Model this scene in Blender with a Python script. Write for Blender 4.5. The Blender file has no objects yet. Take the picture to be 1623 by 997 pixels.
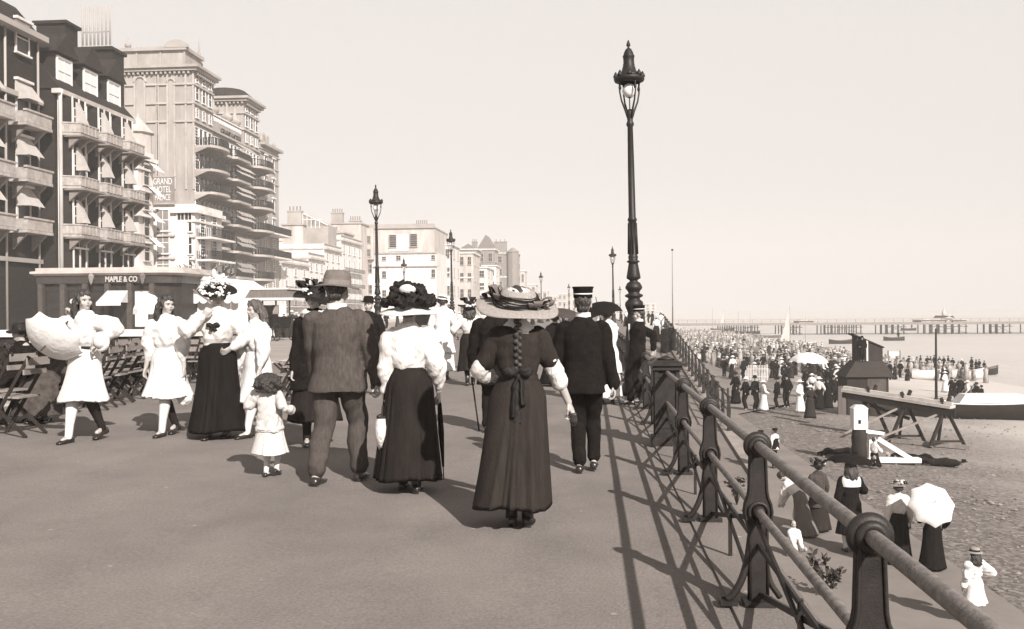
import bpy, math, random
import numpy as np
from mathutils import Vector, Matrix, noise as mnoise
R = math.radians
PI = math.pi
random.seed(7)
scene = bpy.context.scene
COL = scene.collection

# ------------------------------------------------------------------ camera
EYE = Vector((0.0, 0.0, 1.55))
FPX, CX, CY = 1500.0, 811.5, 498.5
YAW = math.atan(124.5 / FPX)
PITCH = -math.atan(4.0 / FPX)
ROLL = R(-0.4)
camd = bpy.data.cameras.new('camera'); cam = bpy.data.objects.new('camera', camd); COL.objects.link(cam)
CR = Matrix.Rotation(YAW, 3, 'Z') @ Matrix.Rotation(PI / 2 + PITCH, 3, 'X') @ Matrix.Rotation(ROLL, 3, 'Z')
cam.matrix_world = Matrix.Translation(EYE) @ CR.to_4x4()
camd.sensor_width = 36; camd.lens = FPX / 1623 * 36; camd.clip_start = 0.1; camd.clip_end = 12000
scene.camera = cam

# ------------------------------------------------------------------ light
SUN_TRAVEL = Vector((-0.765, 1.3, -1.0)).normalized()
world = bpy.data.worlds.new('World'); scene.world = world; world.use_nodes = True
nt = world.node_tree; nt.nodes.clear()
sky = nt.nodes.new('ShaderNodeTexSky'); sky.sky_type = 'NISHITA'; sky.sun_disc = False
sky.sun_elevation = math.asin(-SUN_TRAVEL.z)
sky.sun_rotation = math.atan2(-SUN_TRAVEL.x, -SUN_TRAVEL.y)
sky.dust_density = 1.0; sky.ozone_density = 1.0
bw = nt.nodes.new('ShaderNodeRGBToBW'); pw = nt.nodes.new('ShaderNodeMath'); pw.operation = 'POWER'; pw.inputs[1].default_value = 1.0
mu = nt.nodes.new('ShaderNodeMath'); mu.operation = 'MULTIPLY'; mu.inputs[1].default_value = 1.18
cl = nt.nodes.new('ShaderNodeMath'); cl.operation = 'MINIMUM'; cl.inputs[1].default_value = 3.25
tn = nt.nodes.new('ShaderNodeVectorMath'); tn.operation = 'SCALE'; tn.inputs[0].default_value = (1.05, 0.99, 0.955)
bg = nt.nodes.new('ShaderNodeBackground'); bg.inputs[1].default_value = 0.15
wo = nt.nodes.new('ShaderNodeOutputWorld')
nt.links.new(sky.outputs[0], bw.inputs[0]); nt.links.new(bw.outputs[0], pw.inputs[0]); nt.links.new(pw.outputs[0], mu.inputs[0])
nt.links.new(mu.outputs[0], cl.inputs[0]); nt.links.new(cl.outputs[0], tn.inputs['Scale']); nt.links.new(tn.outputs[0], bg.inputs[0]); nt.links.new(bg.outputs[0], wo.inputs[0])
sund = bpy.data.lights.new('sun', 'SUN'); sun = bpy.data.objects.new('sun', sund); COL.objects.link(sun)
sund.energy = 4.8; sund.angle = R(0.6); sund.color = (1.0, 0.965, 0.92)
sun.rotation_euler = SUN_TRAVEL.to_track_quat('-Z', 'Y').to_euler()
scene.view_settings.view_transform = 'Standard'; scene.view_settings.look = 'None'
scene.view_settings.exposure = 0.70; scene.view_settings.gamma = 1.0
scene.render.engine = 'CYCLES'
scene.cycles.use_denoising = True
scene.cycles.max_bounces = 5; scene.cycles.diffuse_bounces = 2; scene.cycles.glossy_bounces = 2
scene.cycles.transmission_bounces = 3; scene.cycles.transparent_max_bounces = 6; scene.cycles.volume_bounces = 0
scene.cycles.caustics_reflective = False; scene.cycles.caustics_refractive = False

# ------------------------------------------------------------------ pixel to place
def ray(px, py):
    return CR @ Vector(((px - CX) / FPX, -(py - CY) / FPX, -1.0))
def at(px, py, X=None, Y=None, z=None):
    d = ray(px, py)
    if Y is not None: t = (Y - EYE.y) / d.y
    elif X is not None: t = (X - EYE.x) / d.x
    else: t = (z - EYE.z) / d.z
    return EYE + d * t
SL = 0.022
HAZE = 0.0008
def zprom(x): return SL * (0.86 - x)
def on_prom(px, py):
    d = ray(px, py); n = Vector((SL, 0, 1.0)); t = (SL * 0.86 - n.dot(EYE)) / n.dot(d)
    return EYE + d * t

# ------------------------------------------------------------------ materials
def tint(g):
    if g < 0.04: k = (1.22, 0.97, 0.85)
    elif g < 0.12: k = (1.17, 0.98, 0.88)
    elif g < 0.3: k = (1.13, 0.985, 0.90)
    elif g < 0.55: k = (1.09, 0.99, 0.92)
    else: k = (1.035, 0.995, 0.965)
    return (min(g * k[0], 1), min(g * k[1], 1), min(g * k[2], 1), 1)
MATS = {}
def mat(name, g, rough=0.8, var=0.15, scale=6.0, bump=0.0, bscale=None, metal=0.0, spec=0.15, stretch=None, g2=None, detail=6, trans=0.0, alpha=1.0, sheen=0.0):
    if name in MATS: return MATS[name]
    m = bpy.data.materials.new(name); m.use_nodes = True; n = m.node_tree; b = n.nodes['Principled BSDF']
    b.inputs['Roughness'].default_value = rough; b.inputs['Metallic'].default_value = metal
    b.inputs['Specular IOR Level'].default_value = spec
    tc = n.nodes.new('ShaderNodeTexCoord'); mp = n.nodes.new('ShaderNodeMapping')
    if stretch: mp.inputs['Scale'].default_value = stretch
    n.links.new(tc.outputs['Object'], mp.inputs[0])
    nz = n.nodes.new('ShaderNodeTexNoise'); nz.inputs['Scale'].default_value = scale; nz.inputs['Detail'].default_value = detail; nz.inputs['Roughness'].default_value = 0.65
    n.links.new(mp.outputs[0], nz.inputs['Vector'])
    rp = n.nodes.new('ShaderNodeValToRGB')
    lo, hi = (g * (1 - var), g * (1 + var)) if g2 is None else (g, g2)
    rp.color_ramp.elements[0].position = 0.3; rp.color_ramp.elements[1].position = 0.7
    rp.color_ramp.elements[0].color = tint(lo); rp.color_ramp.elements[1].color = tint(min(hi, 0.95))
    n.links.new(nz.outputs['Fac'], rp.inputs[0]); n.links.new(rp.outputs[0], b.inputs['Base Color'])
    if bump:
        nb = n.nodes.new('ShaderNodeTexNoise'); nb.inputs['Scale'].default_value = bscale or scale * 4; nb.inputs['Detail'].default_value = 5
        n.links.new(mp.outputs[0], nb.inputs['Vector'])
        bp = n.nodes.new('ShaderNodeBump'); bp.inputs['Strength'].default_value = min(bump, 1.0); bp.inputs['Distance'].default_value = 0.02
        n.links.new(nb.outputs['Fac'], bp.inputs['Height']); n.links.new(bp.outputs[0], b.inputs['Normal'])
    if trans:
        b.inputs['Transmission Weight'].default_value = trans
    if alpha < 1: b.inputs['Alpha'].default_value = alpha
    MATS[name] = m
    return m

# ------------------------------------------------------------------ mesh builder
class MB:
    def __init__(self): self.v = []; self.f = []; self.s = []
    def add(self, vs, fs, smooth=False):
        o = len(self.v); self.v.extend([tuple(p) for p in vs]); self.f.extend([tuple(i + o for i in f) for f in fs]); self.s.extend([smooth] * len(fs))
        return self
    def box(self, c, s, rz=0.0, M=None, taper=1.0):
        hx, hy, hz = s[0] / 2, s[1] / 2, s[2] / 2
        vs = [Vector((x * (taper if z > 0 else 1), y * (taper if z > 0 else 1), z)) for x, y, z in [(-hx, -hy, -hz), (hx, -hy, -hz), (hx, hy, -hz), (-hx, hy, -hz), (-hx, -hy, hz), (hx, -hy, hz), (hx, hy, hz), (-hx, hy, hz)]]
        if M is None: M = Matrix.Rotation(rz, 3, 'Z')
        c = Vector(c); vs = [M @ p + c for p in vs]
        return self.add(vs, [(0, 3, 2, 1), (4, 5, 6, 7), (0, 1, 5, 4), (1, 2, 6, 5), (2, 3, 7, 6), (3, 0, 4, 7)])
    def bb(self, x0, x1, y0, y1, z0, z1):
        return self.box(((x0 + x1) / 2, (y0 + y1) / 2, (z0 + z1) / 2), (abs(x1 - x0), abs(y1 - y0), abs(z1 - z0)))
    def bar(self, a, b, w, h=None, up=(0, 0, 1)):
        a = Vector(a); b = Vector(b); d = b - a; L = d.length
        if L < 1e-6: return self
        d.normalize(); u = Vector(up)
        if abs(d.dot(u)) > 0.98: u = Vector((1, 0, 0))
        x = d.cross(u).normalized(); z = x.cross(d).normalized()
        M = Matrix((x, d, z)).transposed()
        return self.box((a + b) / 2, (w, L, h or w), M=M)
    def rings(self, rings, closed=True, cap=(True, True), smooth=True):
        n = len(rings[0]); vs = [p for r in rings for p in r]; fs = []
        for i in range(len(rings) - 1):
            for j in range(n if closed else n - 1):
                k = (j + 1) % n
                fs.append((i * n + j, i * n + k, (i + 1) * n + k, (i + 1) * n + j))
        if cap[0]: fs.append(tuple(range(n - 1, -1, -1)))
        if cap[1]: fs.append(tuple((len(rings) - 1) * n + j for j in range(n)))
        return self.add(vs, fs, smooth)
    def lathe(self, prof, c=(0, 0, 0), seg=20, smooth=True, M=None, cap=True):
        c = Vector(c); rs = []
        for r, z in prof:
            rs.append([c + ((M @ Vector((r * math.cos(t), r * math.sin(t), z))) if M else Vector((r * math.cos(t), r * math.sin(t), z))) for t in [2 * PI * j / seg for j in range(seg)]])
        return self.rings(rs, cap=(cap, cap), smooth=smooth)
    def tube(self, pts, rad, seg=10, smooth=True, flat=1.0, up=(0, 0, 1), roundcap=False):
        pts = [Vector(p) for p in pts]; n = len(pts)
        if not isinstance(rad, (list, tuple)): rad = [rad] * n
        rad = list(rad)
        if roundcap:
            d0 = (pts[0] - pts[1]).normalized(); d1 = (pts[-1] - pts[-2]).normalized()
            r0, r1 = rad[0], rad[-1]
            pts = [pts[0] + d0 * r0 * .98, pts[0] + d0 * r0 * .7] + pts + [pts[-1] + d1 * r1 * .7, pts[-1] + d1 * r1 * .98]
            rad = [r0 * .15, r0 * .68] + rad + [r1 * .68, r1 * .15]; n = len(pts)
        rs = []; px = None
        for i in range(n):
            d = (pts[min(i + 1, n - 1)] - pts[max(i - 1, 0)]).normalized()
            if px is None:
                u = Vector(up)
                if abs(d.dot(u)) > 0.95: u = Vector((0, 1, 0)) if abs(d.y) < .9 else Vector((1, 0, 0))
                x = d.cross(u).normalized()
            else:
                x = (px - d * px.dot(d)).normalized()
            px = x; y = x.cross(d).normalized()
            rs.append([pts[i] + x * rad[i] * math.cos(t) - y * rad[i] * flat * math.sin(t) for t in [2 * PI * j / seg for j in range(seg)]])
        return self.rings(rs, smooth=smooth)
    def ell(self, c, r, M=None, seg=14, rg=9):
        c = Vector(c); rs = []
        for i in range(rg + 1):
            a = -PI / 2 + PI * (0.02 + 0.96 * i / rg)
            rs.append([])
            for j in range(seg):
                t = 2 * PI * j / seg
                p = Vector((r[0] * math.cos(a) * math.cos(t), r[1] * math.cos(a) * math.sin(t), r[2] * math.sin(a)))
                rs[-1].append(c + (M @ p if M else p))
        return self.rings(rs)
    def torus(self, c, Rr, r, axis='Y', seg=24, sg=8):
        rs = []; c = Vector(c)
        vs = []; fs = []
        for i in range(seg):
            a = 2 * PI * i / seg
            for j in range(sg):
                b = 2 * PI * j / sg; q = Rr + r * math.cos(b); w = r * math.sin(b)
                p = {'Y': (q * math.cos(a), w, q * math.sin(a)), 'Z': (q * math.cos(a), q * math.sin(a), w), 'X': (w, q * math.cos(a), q * math.sin(a))}[axis]
                vs.append(c + Vector(p))
        for i in range(seg):
            for j in range(sg):
                fs.append((i * sg + j, ((i + 1) % seg) * sg + j, ((i + 1) % seg) * sg + (j + 1) % sg, i * sg + (j + 1) % sg))
        return self.add(vs, fs, True)
    def prism(self, poly, y0, y1, M=None, off=(0, 0, 0), smooth=False):   # poly in XZ, extruded along Y
        n = len(poly); off = Vector(off)
        g = lambda x, y, z: (M @ Vector((x, y, z)) if M else Vector((x, y, z))) + off
        vs = [g(x, y0, z) for x, z in poly] + [g(x, y1, z) for x, z in poly]
        fs = [tuple(range(n)), tuple(range(2 * n - 1, n - 1, -1))] + [(i + n, (i + 1) % n + n, (i + 1) % n, i) for i in range(n)]
        return self.add(vs, fs, smooth)
    def join(self, o): return self._j(o)
    def _j(self, o):
        k = len(self.v); self.v.extend(o.v); self.f.extend([tuple(i + k for i in f) for f in o.f]); self.s.extend(o.s); return self
    def xf(self, M, start=0):
        for i in range(start, len(self.v)): self.v[i] = tuple(M @ Vector(self.v[i]))
        return self
    def scale(self, s):
        self.v = [(a * s, b * s, c * s) for a, b, c in self.v]; return self
    def mesh(self, name):
        me = bpy.data.meshes.new(name); me.from_pydata(self.v, [], self.f)
        me.polygons.foreach_set('use_smooth', self.s); me.update(); return me

def link(name, me, m, parent=None, **tags):
    o = bpy.data.objects.new(name, me); COL.objects.link(o)
    if m is not None:
        me.materials.clear(); me.materials.append(m)
    if parent is not None: o.parent = parent
    for k, v in tags.items(): o[k] = v
    return o
def part(name, mb, m, parent, label=None):
    o = link(name, mb.mesh(name) if isinstance(mb, MB) else mb, m, parent)
    if label: o['label'] = label
    return o
def thing(name, label, cat, loc=(0, 0, 0), rz=0.0, group=None):
    o = bpy.data.objects.new(name, None); COL.objects.link(o); o.location = loc; o.rotation_euler = (0, 0, rz)
    o.empty_display_size = 0.2
    o['label'] = label; o['category'] = cat
    if group: o['group'] = group
    return o
def struct(name, mb, m):
    o = link(name, mb.mesh(name), m); o['kind'] = 'structure'; return o
def tag(o, label, cat, group=None, kind=None):
    o['label'] = label; o['category'] = cat
    if group: o['group'] = group
    if kind: o['kind'] = kind
    return o
def dup(root, loc=None, rz=None, label=None, group=None, scale=None):
    r = root.copy(); COL.objects.link(r)
    if loc is not None: r.location = loc
    if rz is not None: r.rotation_euler = (0, 0, rz)
    if scale is not None: r.scale = (scale,) * 3 if not isinstance(scale, tuple) else scale
    if label: r['label'] = label
    if group: r['group'] = group
    for ch in list(root.children):
        c = ch.copy(); COL.objects.link(c); c.parent = r
        for g in list(ch.children):
            d = g.copy(); COL.objects.link(d); d.parent = c
    return r
def fuse(mb, voxel, smooth=3, wr=0.0, wf=14.0, seed=0.0, wz=1.0):
    """closed overlapping shapes become one continuous skin"""
    me = mb.mesh('tmp'); o = bpy.data.objects.new('tmp', me); COL.objects.link(o)
    r = o.modifiers.new('r', 'REMESH'); r.mode = 'VOXEL'; r.voxel_size = voxel; r.use_smooth_shade = True
    s = o.modifiers.new('s', 'SMOOTH'); s.factor = 0.5; s.iterations = smooth
    dg = bpy.context.evaluated_depsgraph_get(); dg.update()
    out = bpy.data.meshes.new_from_object(o.evaluated_get(dg))
    bpy.data.objects.remove(o); bpy.data.meshes.remove(me)
    n = len(out.vertices)
    if wr and n:
        co = np.empty(n * 3, 'f'); out.vertices.foreach_get('co', co); co = co.reshape(-1, 3)
        nr = np.empty(n * 3, 'f'); out.vertices.foreach_get('normal', nr); nr = nr.reshape(-1, 3)
        x, y, z = co.T * wf; z = z * wz
        d = np.sin(x * 1.3 + 2.1 * np.sin(z * .7 + seed) + y) + .6 * np.sin(z * 2.1 + 1.7 * np.sin(x * 1.1 + seed * 2) - y * .8) + .45 * np.sin(x * 3.1 - z * 2.7 + y * 3.3 + seed) + .25 * np.sin(z * 6.3 + 2.2 * np.sin(x * 1.9 + y * 1.3) + seed)
        co += nr * (d * wr)[:, None]; out.vertices.foreach_set('co', co.reshape(-1))
    out.polygons.foreach_set('use_smooth', [True] * len(out.polygons)); out.update()
    return out
# ================================================================== SETTING
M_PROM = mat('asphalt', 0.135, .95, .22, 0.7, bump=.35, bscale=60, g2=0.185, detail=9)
M_ROAD = mat('road_dust', 0.26, .95, .15, 0.5, bump=.2, bscale=20)
M_KERB = mat('kerb_stone', 0.42, .9, .2, 3, bump=.3)
M_ESPL = mat('esplanade_tar', 0.15, .95, .25, 0.7, bump=.4, bscale=40, g2=0.21, detail=9)
M_SHING = mat('shingle', 0.075, .9, .5, 9, bump=1.0, bscale=22, g2=0.21, detail=9)
M_SAND = mat('foreshore', 0.5, .7, .2, .25, bump=.3, bscale=2)
M_STUCCO = mat('white_stucco', 0.58, .9, .24, .9, bump=.15, bscale=6, stretch=(1, 1, .3))
M_CREAM = mat('grey_stucco', 0.40, .9, .26, .7, bump=.2, bscale=3, stretch=(1, 1, .3))
M_WALLG = mat('weathered_stucco', 0.30, .9, .22, .25, bump=.2, bscale=4)
M_SLATE = mat('roof_slate', 0.14, .7, .3, 2.0, bump=.3, stretch=(1, 1, 5))
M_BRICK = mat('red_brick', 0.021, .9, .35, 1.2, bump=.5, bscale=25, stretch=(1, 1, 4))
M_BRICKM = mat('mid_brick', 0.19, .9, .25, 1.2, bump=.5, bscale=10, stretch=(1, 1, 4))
M_DARKROOF = mat('dark_roof', 0.022, .7, .3, 2.0, bump=.3)
M_GLASSD = mat('window_glass_dark', 0.02, .2, .5, .8, spec=.4)
M_GLASSM = mat('window_blind', 0.20, .5, .5, .6)
M_WHITE = mat('white_paint', 0.66, .6, .06, 2)
M_IRON = mat('dark_iron', 0.013, .5, .35, 6, bump=.15, spec=.3)
M_IRONR = mat('green_painted_iron', 0.017, .5, .5, 9, bump=.12, bscale=120, spec=.3)
M_RAIL = mat('worn_rail_iron', 0.13, .5, .55, 22, bump=.25, bscale=90, spec=.35)
M_IRONL = mat('balcony_iron', 0.07, .6, .3, 4)
M_WOODD = mat('tarred_wood', 0.024, .8, .3, 5, bump=.3, stretch=(1, 1, .2))
M_WOODM = mat('weathered_wood', 0.20, .85, .3, 4, bump=.3)
M_CANVAS = mat('white_canvas', 0.62, .9, .06, 1.5, bump=.2, bscale=5)
M_POT = mat('chimney_pot_clay', 0.22, .9, .3, 3)
M_GLASSL = mat('lamp_glass', 0.75, .2, .05, 3, spec=.5)

# tarmac: fine grit, worn tracks and faint tar seams
n_ = M_PROM.node_tree; bs = n_.nodes['Principled BSDF']; rp = [x for x in n_.nodes if x.type == 'VALTORGB'][0]
geo = n_.nodes.new('ShaderNodeNewGeometry')
g1 = n_.nodes.new('ShaderNodeTexNoise'); g1.inputs['Scale'].default_value = 55; g1.inputs['Detail'].default_value = 3; n_.links.new(geo.outputs['Position'], g1.inputs['Vector'])
m1 = n_.nodes.new('ShaderNodeMapRange'); m1.inputs['From Min'].default_value = .3; m1.inputs['From Max'].default_value = .7; m1.inputs['To Min'].default_value = .84; m1.inputs['To Max'].default_value = 1.15; n_.links.new(g1.outputs['Fac'], m1.inputs['Value'])
mp2 = n_.nodes.new('ShaderNodeMapping'); mp2.inputs['Scale'].default_value = (.9, .35, 1); n_.links.new(geo.outputs['Position'], mp2.inputs[0])
g2_ = n_.nodes.new('ShaderNodeTexNoise'); g2_.inputs['Scale'].default_value = 1.4; g2_.inputs['Detail'].default_value = 7; g2_.inputs['Distortion'].default_value = .6; n_.links.new(mp2.outputs[0], g2_.inputs['Vector'])
m2 = n_.nodes.new('ShaderNodeMapRange'); m2.inputs['From Min'].default_value = .3; m2.inputs['From Max'].default_value = .7; m2.inputs['To Min'].default_value = .91; m2.inputs['To Max'].default_value = 1.08; n_.links.new(g2_.outputs['Fac'], m2.inputs['Value'])
vo_ = n_.nodes.new('ShaderNodeTexVoronoi'); vo_.inputs['Scale'].default_value = 3.1; vo_.feature = 'F1'; n_.links.new(geo.outputs['Position'], vo_.inputs['Vector'])
m3 = n_.nodes.new('ShaderNodeMapRange'); m3.inputs['From Min'].default_value = .035; m3.inputs['From Max'].default_value = .06; m3.inputs['To Min'].default_value = 1.7; m3.inputs['To Max'].default_value = 1.0; n_.links.new(vo_.outputs['Distance'], m3.inputs['Value'])
k1 = n_.nodes.new('ShaderNodeMath'); k1.operation = 'MULTIPLY'; k2 = n_.nodes.new('ShaderNodeMath'); k2.operation = 'MULTIPLY'
n_.links.new(m1.outputs[0], k1.inputs[0]); n_.links.new(m2.outputs[0], k1.inputs[1]); n_.links.new(k1.outputs[0], k2.inputs[0]); n_.links.new(m3.outputs[0], k2.inputs[1])
vs_ = n_.nodes.new('ShaderNodeVectorMath'); vs_.operation = 'SCALE'; n_.links.new(rp.outputs[0], vs_.inputs[0]); n_.links.new(k2.outputs[0], vs_.inputs['Scale']); n_.links.new(vs_.outputs[0], bs.inputs['Base Color'])
# ---- ground: promenade slab with cross fall, road, land beyond
b = MB(); xs = [-8.6, -4, 0.4, 1.12]; ys = [-12, 0, 12, 30, 46.5, 90, 200, 420, 900]
b.add([(x, y, zprom(x)) for y in ys for x in xs], [(i * 4 + j, i * 4 + j + 1, i * 4 + j + 5, i * 4 + j + 4) for i in range(len(ys) - 1) for j in range(3)])
struct('promenade', b, M_PROM)
b = MB(); b.bb(-8.85, -8.6, -12, 900, -.1, zprom(-8.6) + .005); struct('kerb', b, M_KERB)
b = MB(); b.add([(-3000, -60, .03), (-8.84, -60, .03), (-8.84, 4000, .03), (-3000, 4000, .03)], [(0, 1, 2, 3)]); struct('road', b, M_ROAD)
b = MB(); b.bb(-60, -31.5, 20, 230, .03, .17); struct('pavement', b, M_KERB)
b = MB(); b.bb(0.72, 1.12, -12, 120, zprom(.9) + .003, zprom(.9) + .02); struct('railing_kerb', b, M_PROM)
# sea wall below the promenade and the ramp
M_SEAW = mat('sea_wall_stone', 0.22, .95, .3, 1.0, bump=.5, bscale=8)
b = MB(); b.bb(.60, 1.06, -12, 900, -6, -.012); struct('sea_wall', b, M_SEAW)
RX0, RX1 = 1.125, 4.95
def zramp(y): return -0.02 if y > 64 else max(-3.4, -0.02 - (64 - y) * .093)
ys = [27.7, 34, 42, 52, 64, 75, 900]
b = MB()
b.add([(x, y, zramp(y)) for y in ys for x in (RX0, RX1)], [(2 * i, 2 * i + 1, 2 * i + 3, 2 * i + 2) for i in range(len(ys) - 1)]); struct('ramp', b, M_PROM)
b = MB()
for i in range(len(ys) - 1):
    y0, y1 = ys[i], ys[i + 1]
    vs = [(RX1 - .30, y0, zramp(y0) + .10), (RX1 + .12, y0, zramp(y0) + .10), (RX1 - .30, y1, zramp(y1) + .10), (RX1 + .12, y1, zramp(y1) + .10)]
    vs += [(x, y, z - (.16 if k < 4 and x < RX1 else 0)) for k, (x, y, z) in enumerate(vs)]
    lo = [(v[0], v[1], -6) for v in vs[:4]]
    b.add(vs[:4] + lo, [(0, 1, 3, 2), (0, 2, 6, 4), (1, 5, 7, 3), (0, 4, 5, 1), (2, 3, 7, 6)])
struct('ramp_wall', b, M_SEAW)
# lower esplanade and beach
b = MB(); b.add([(1.0, -40, -3.405), (7.0, -40, -3.405), (7.0, 46, -3.405), (11, 52, -3.405), (11, 900, -3.405), (1.0, 900, -3.405)], [(0, 1, 2, 3, 4, 5)]); struct('lower_esplanade', b, M_ESPL)
def zbeach(x, y):
    t = min(max((x - 7) / 30.0, 0), 1.6)
    return -3.45 - 1.75 * t - (0 if t < 1 else (t - 1) * 4)
xs = [5.5, 7, 7.4] + [8 + i * 1.2 for i in range(30)] + [46, 52, 58]; ys = [-40 + 3 * i for i in range(60)] + [150, 180, 220, 280, 400, 600, 1000]
b = MB(); n = len(xs)
b.add([(x, y, zbeach(x, y) - (.25 if x < 7 else 0) + (.10 * mnoise.noise(Vector((x * .25, y * .12, 0))) if 7.4 < x < 36 else 0)) for y in ys for x in xs],
      [(i * n + j, i * n + j + 1, i * n + n + j + 1, i * n + n + j) for i in range(len(ys) - 1) for j in range(n - 1)], True)
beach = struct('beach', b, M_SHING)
# shingle: stones dark near the wall, paler foreshore towards the water
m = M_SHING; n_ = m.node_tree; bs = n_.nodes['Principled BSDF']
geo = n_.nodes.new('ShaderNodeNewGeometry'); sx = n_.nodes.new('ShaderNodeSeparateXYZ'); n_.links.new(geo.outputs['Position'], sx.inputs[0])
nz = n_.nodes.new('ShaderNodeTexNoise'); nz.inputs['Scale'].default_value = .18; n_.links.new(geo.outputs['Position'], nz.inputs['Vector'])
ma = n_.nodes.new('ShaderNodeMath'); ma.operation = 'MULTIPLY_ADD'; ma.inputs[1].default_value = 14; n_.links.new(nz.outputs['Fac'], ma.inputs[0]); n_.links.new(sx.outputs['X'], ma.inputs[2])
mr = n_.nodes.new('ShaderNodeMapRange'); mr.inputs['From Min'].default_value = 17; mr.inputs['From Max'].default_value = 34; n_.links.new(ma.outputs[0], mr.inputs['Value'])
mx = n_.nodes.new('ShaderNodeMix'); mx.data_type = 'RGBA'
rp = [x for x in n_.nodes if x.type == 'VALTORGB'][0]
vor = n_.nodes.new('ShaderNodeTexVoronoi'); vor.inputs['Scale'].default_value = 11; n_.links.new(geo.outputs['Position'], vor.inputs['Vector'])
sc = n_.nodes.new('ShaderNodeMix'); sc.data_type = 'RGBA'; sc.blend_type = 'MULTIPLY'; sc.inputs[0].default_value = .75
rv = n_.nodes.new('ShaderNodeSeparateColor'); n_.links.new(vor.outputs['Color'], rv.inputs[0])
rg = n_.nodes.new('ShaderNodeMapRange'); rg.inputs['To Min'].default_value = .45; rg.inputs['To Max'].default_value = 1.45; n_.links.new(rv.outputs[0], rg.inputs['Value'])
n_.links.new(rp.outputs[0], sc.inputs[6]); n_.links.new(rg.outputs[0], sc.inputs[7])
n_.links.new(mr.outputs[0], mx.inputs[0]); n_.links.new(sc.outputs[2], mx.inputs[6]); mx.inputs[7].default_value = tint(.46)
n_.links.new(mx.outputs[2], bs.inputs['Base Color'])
b = MB(); rn = random.Random(12)
for k in range(2600):
    y = 13 + 45 * rn.random() ** 1.5; x = rn.uniform(7.1, 9 + y * .5)
    if x > 30: continue
    r_ = rn.choice([.03, .04, .05, .07]) * rn.uniform(.7, 1.4); z = zbeach(x, y) + .02
    o_ = len(b.v); ps = [(x + r_ * math.cos(t) * rn.uniform(.7, 1.2), y + r_ * math.sin(t) * rn.uniform(.7, 1.2), z) for t in [i * PI / 3 for i in range(6)]] + [(x, y, z + r_ * .7)]
    b.add(ps, [(i, (i + 1) % 6, 6) for i in range(6)], True)
o = link('beach_stones', b.mesh('beach_stones'), mat('stones', .07, .9, .9, 3.5, g2=.27), None); tag(o, 'loose stones scattered over the near shingle', 'stones', kind='stuff')
# sea
ms = mat('sea_water', 0.42, .45, .10, .02, spec=.5)
nn = ms.node_tree; bsn = nn.nodes['Principled BSDF']
tc = nn.nodes.new('ShaderNodeNewGeometry'); mp = nn.nodes.new('ShaderNodeMapping'); mp.inputs['Scale'].default_value = (.5, .18, 1)
nn.links.new(tc.outputs['Position'], mp.inputs[0]); wz = nn.nodes.new('ShaderNodeTexNoise'); wz.inputs['Scale'].default_value = 1.2; wz.inputs['Detail'].default_value = 8
nn.links.new(mp.outputs[0], wz.inputs['Vector']); bp = nn.nodes.new('ShaderNodeBump'); bp.inputs['Strength'].default_value = .5; bp.inputs['Distance'].default_value = .3
nn.links.new(wz.outputs['Fac'], bp.inputs['Height']); nn.links.new(bp.outputs[0], bsn.inputs['Normal'])
b = MB(); b.add([(20, -300, -5.2), (7000, -300, -5.2), (7000, 8000, -5.2), (20, 8000, -5.2)], [(0, 1, 2, 3)]); struct('sea', b, ms)

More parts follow.
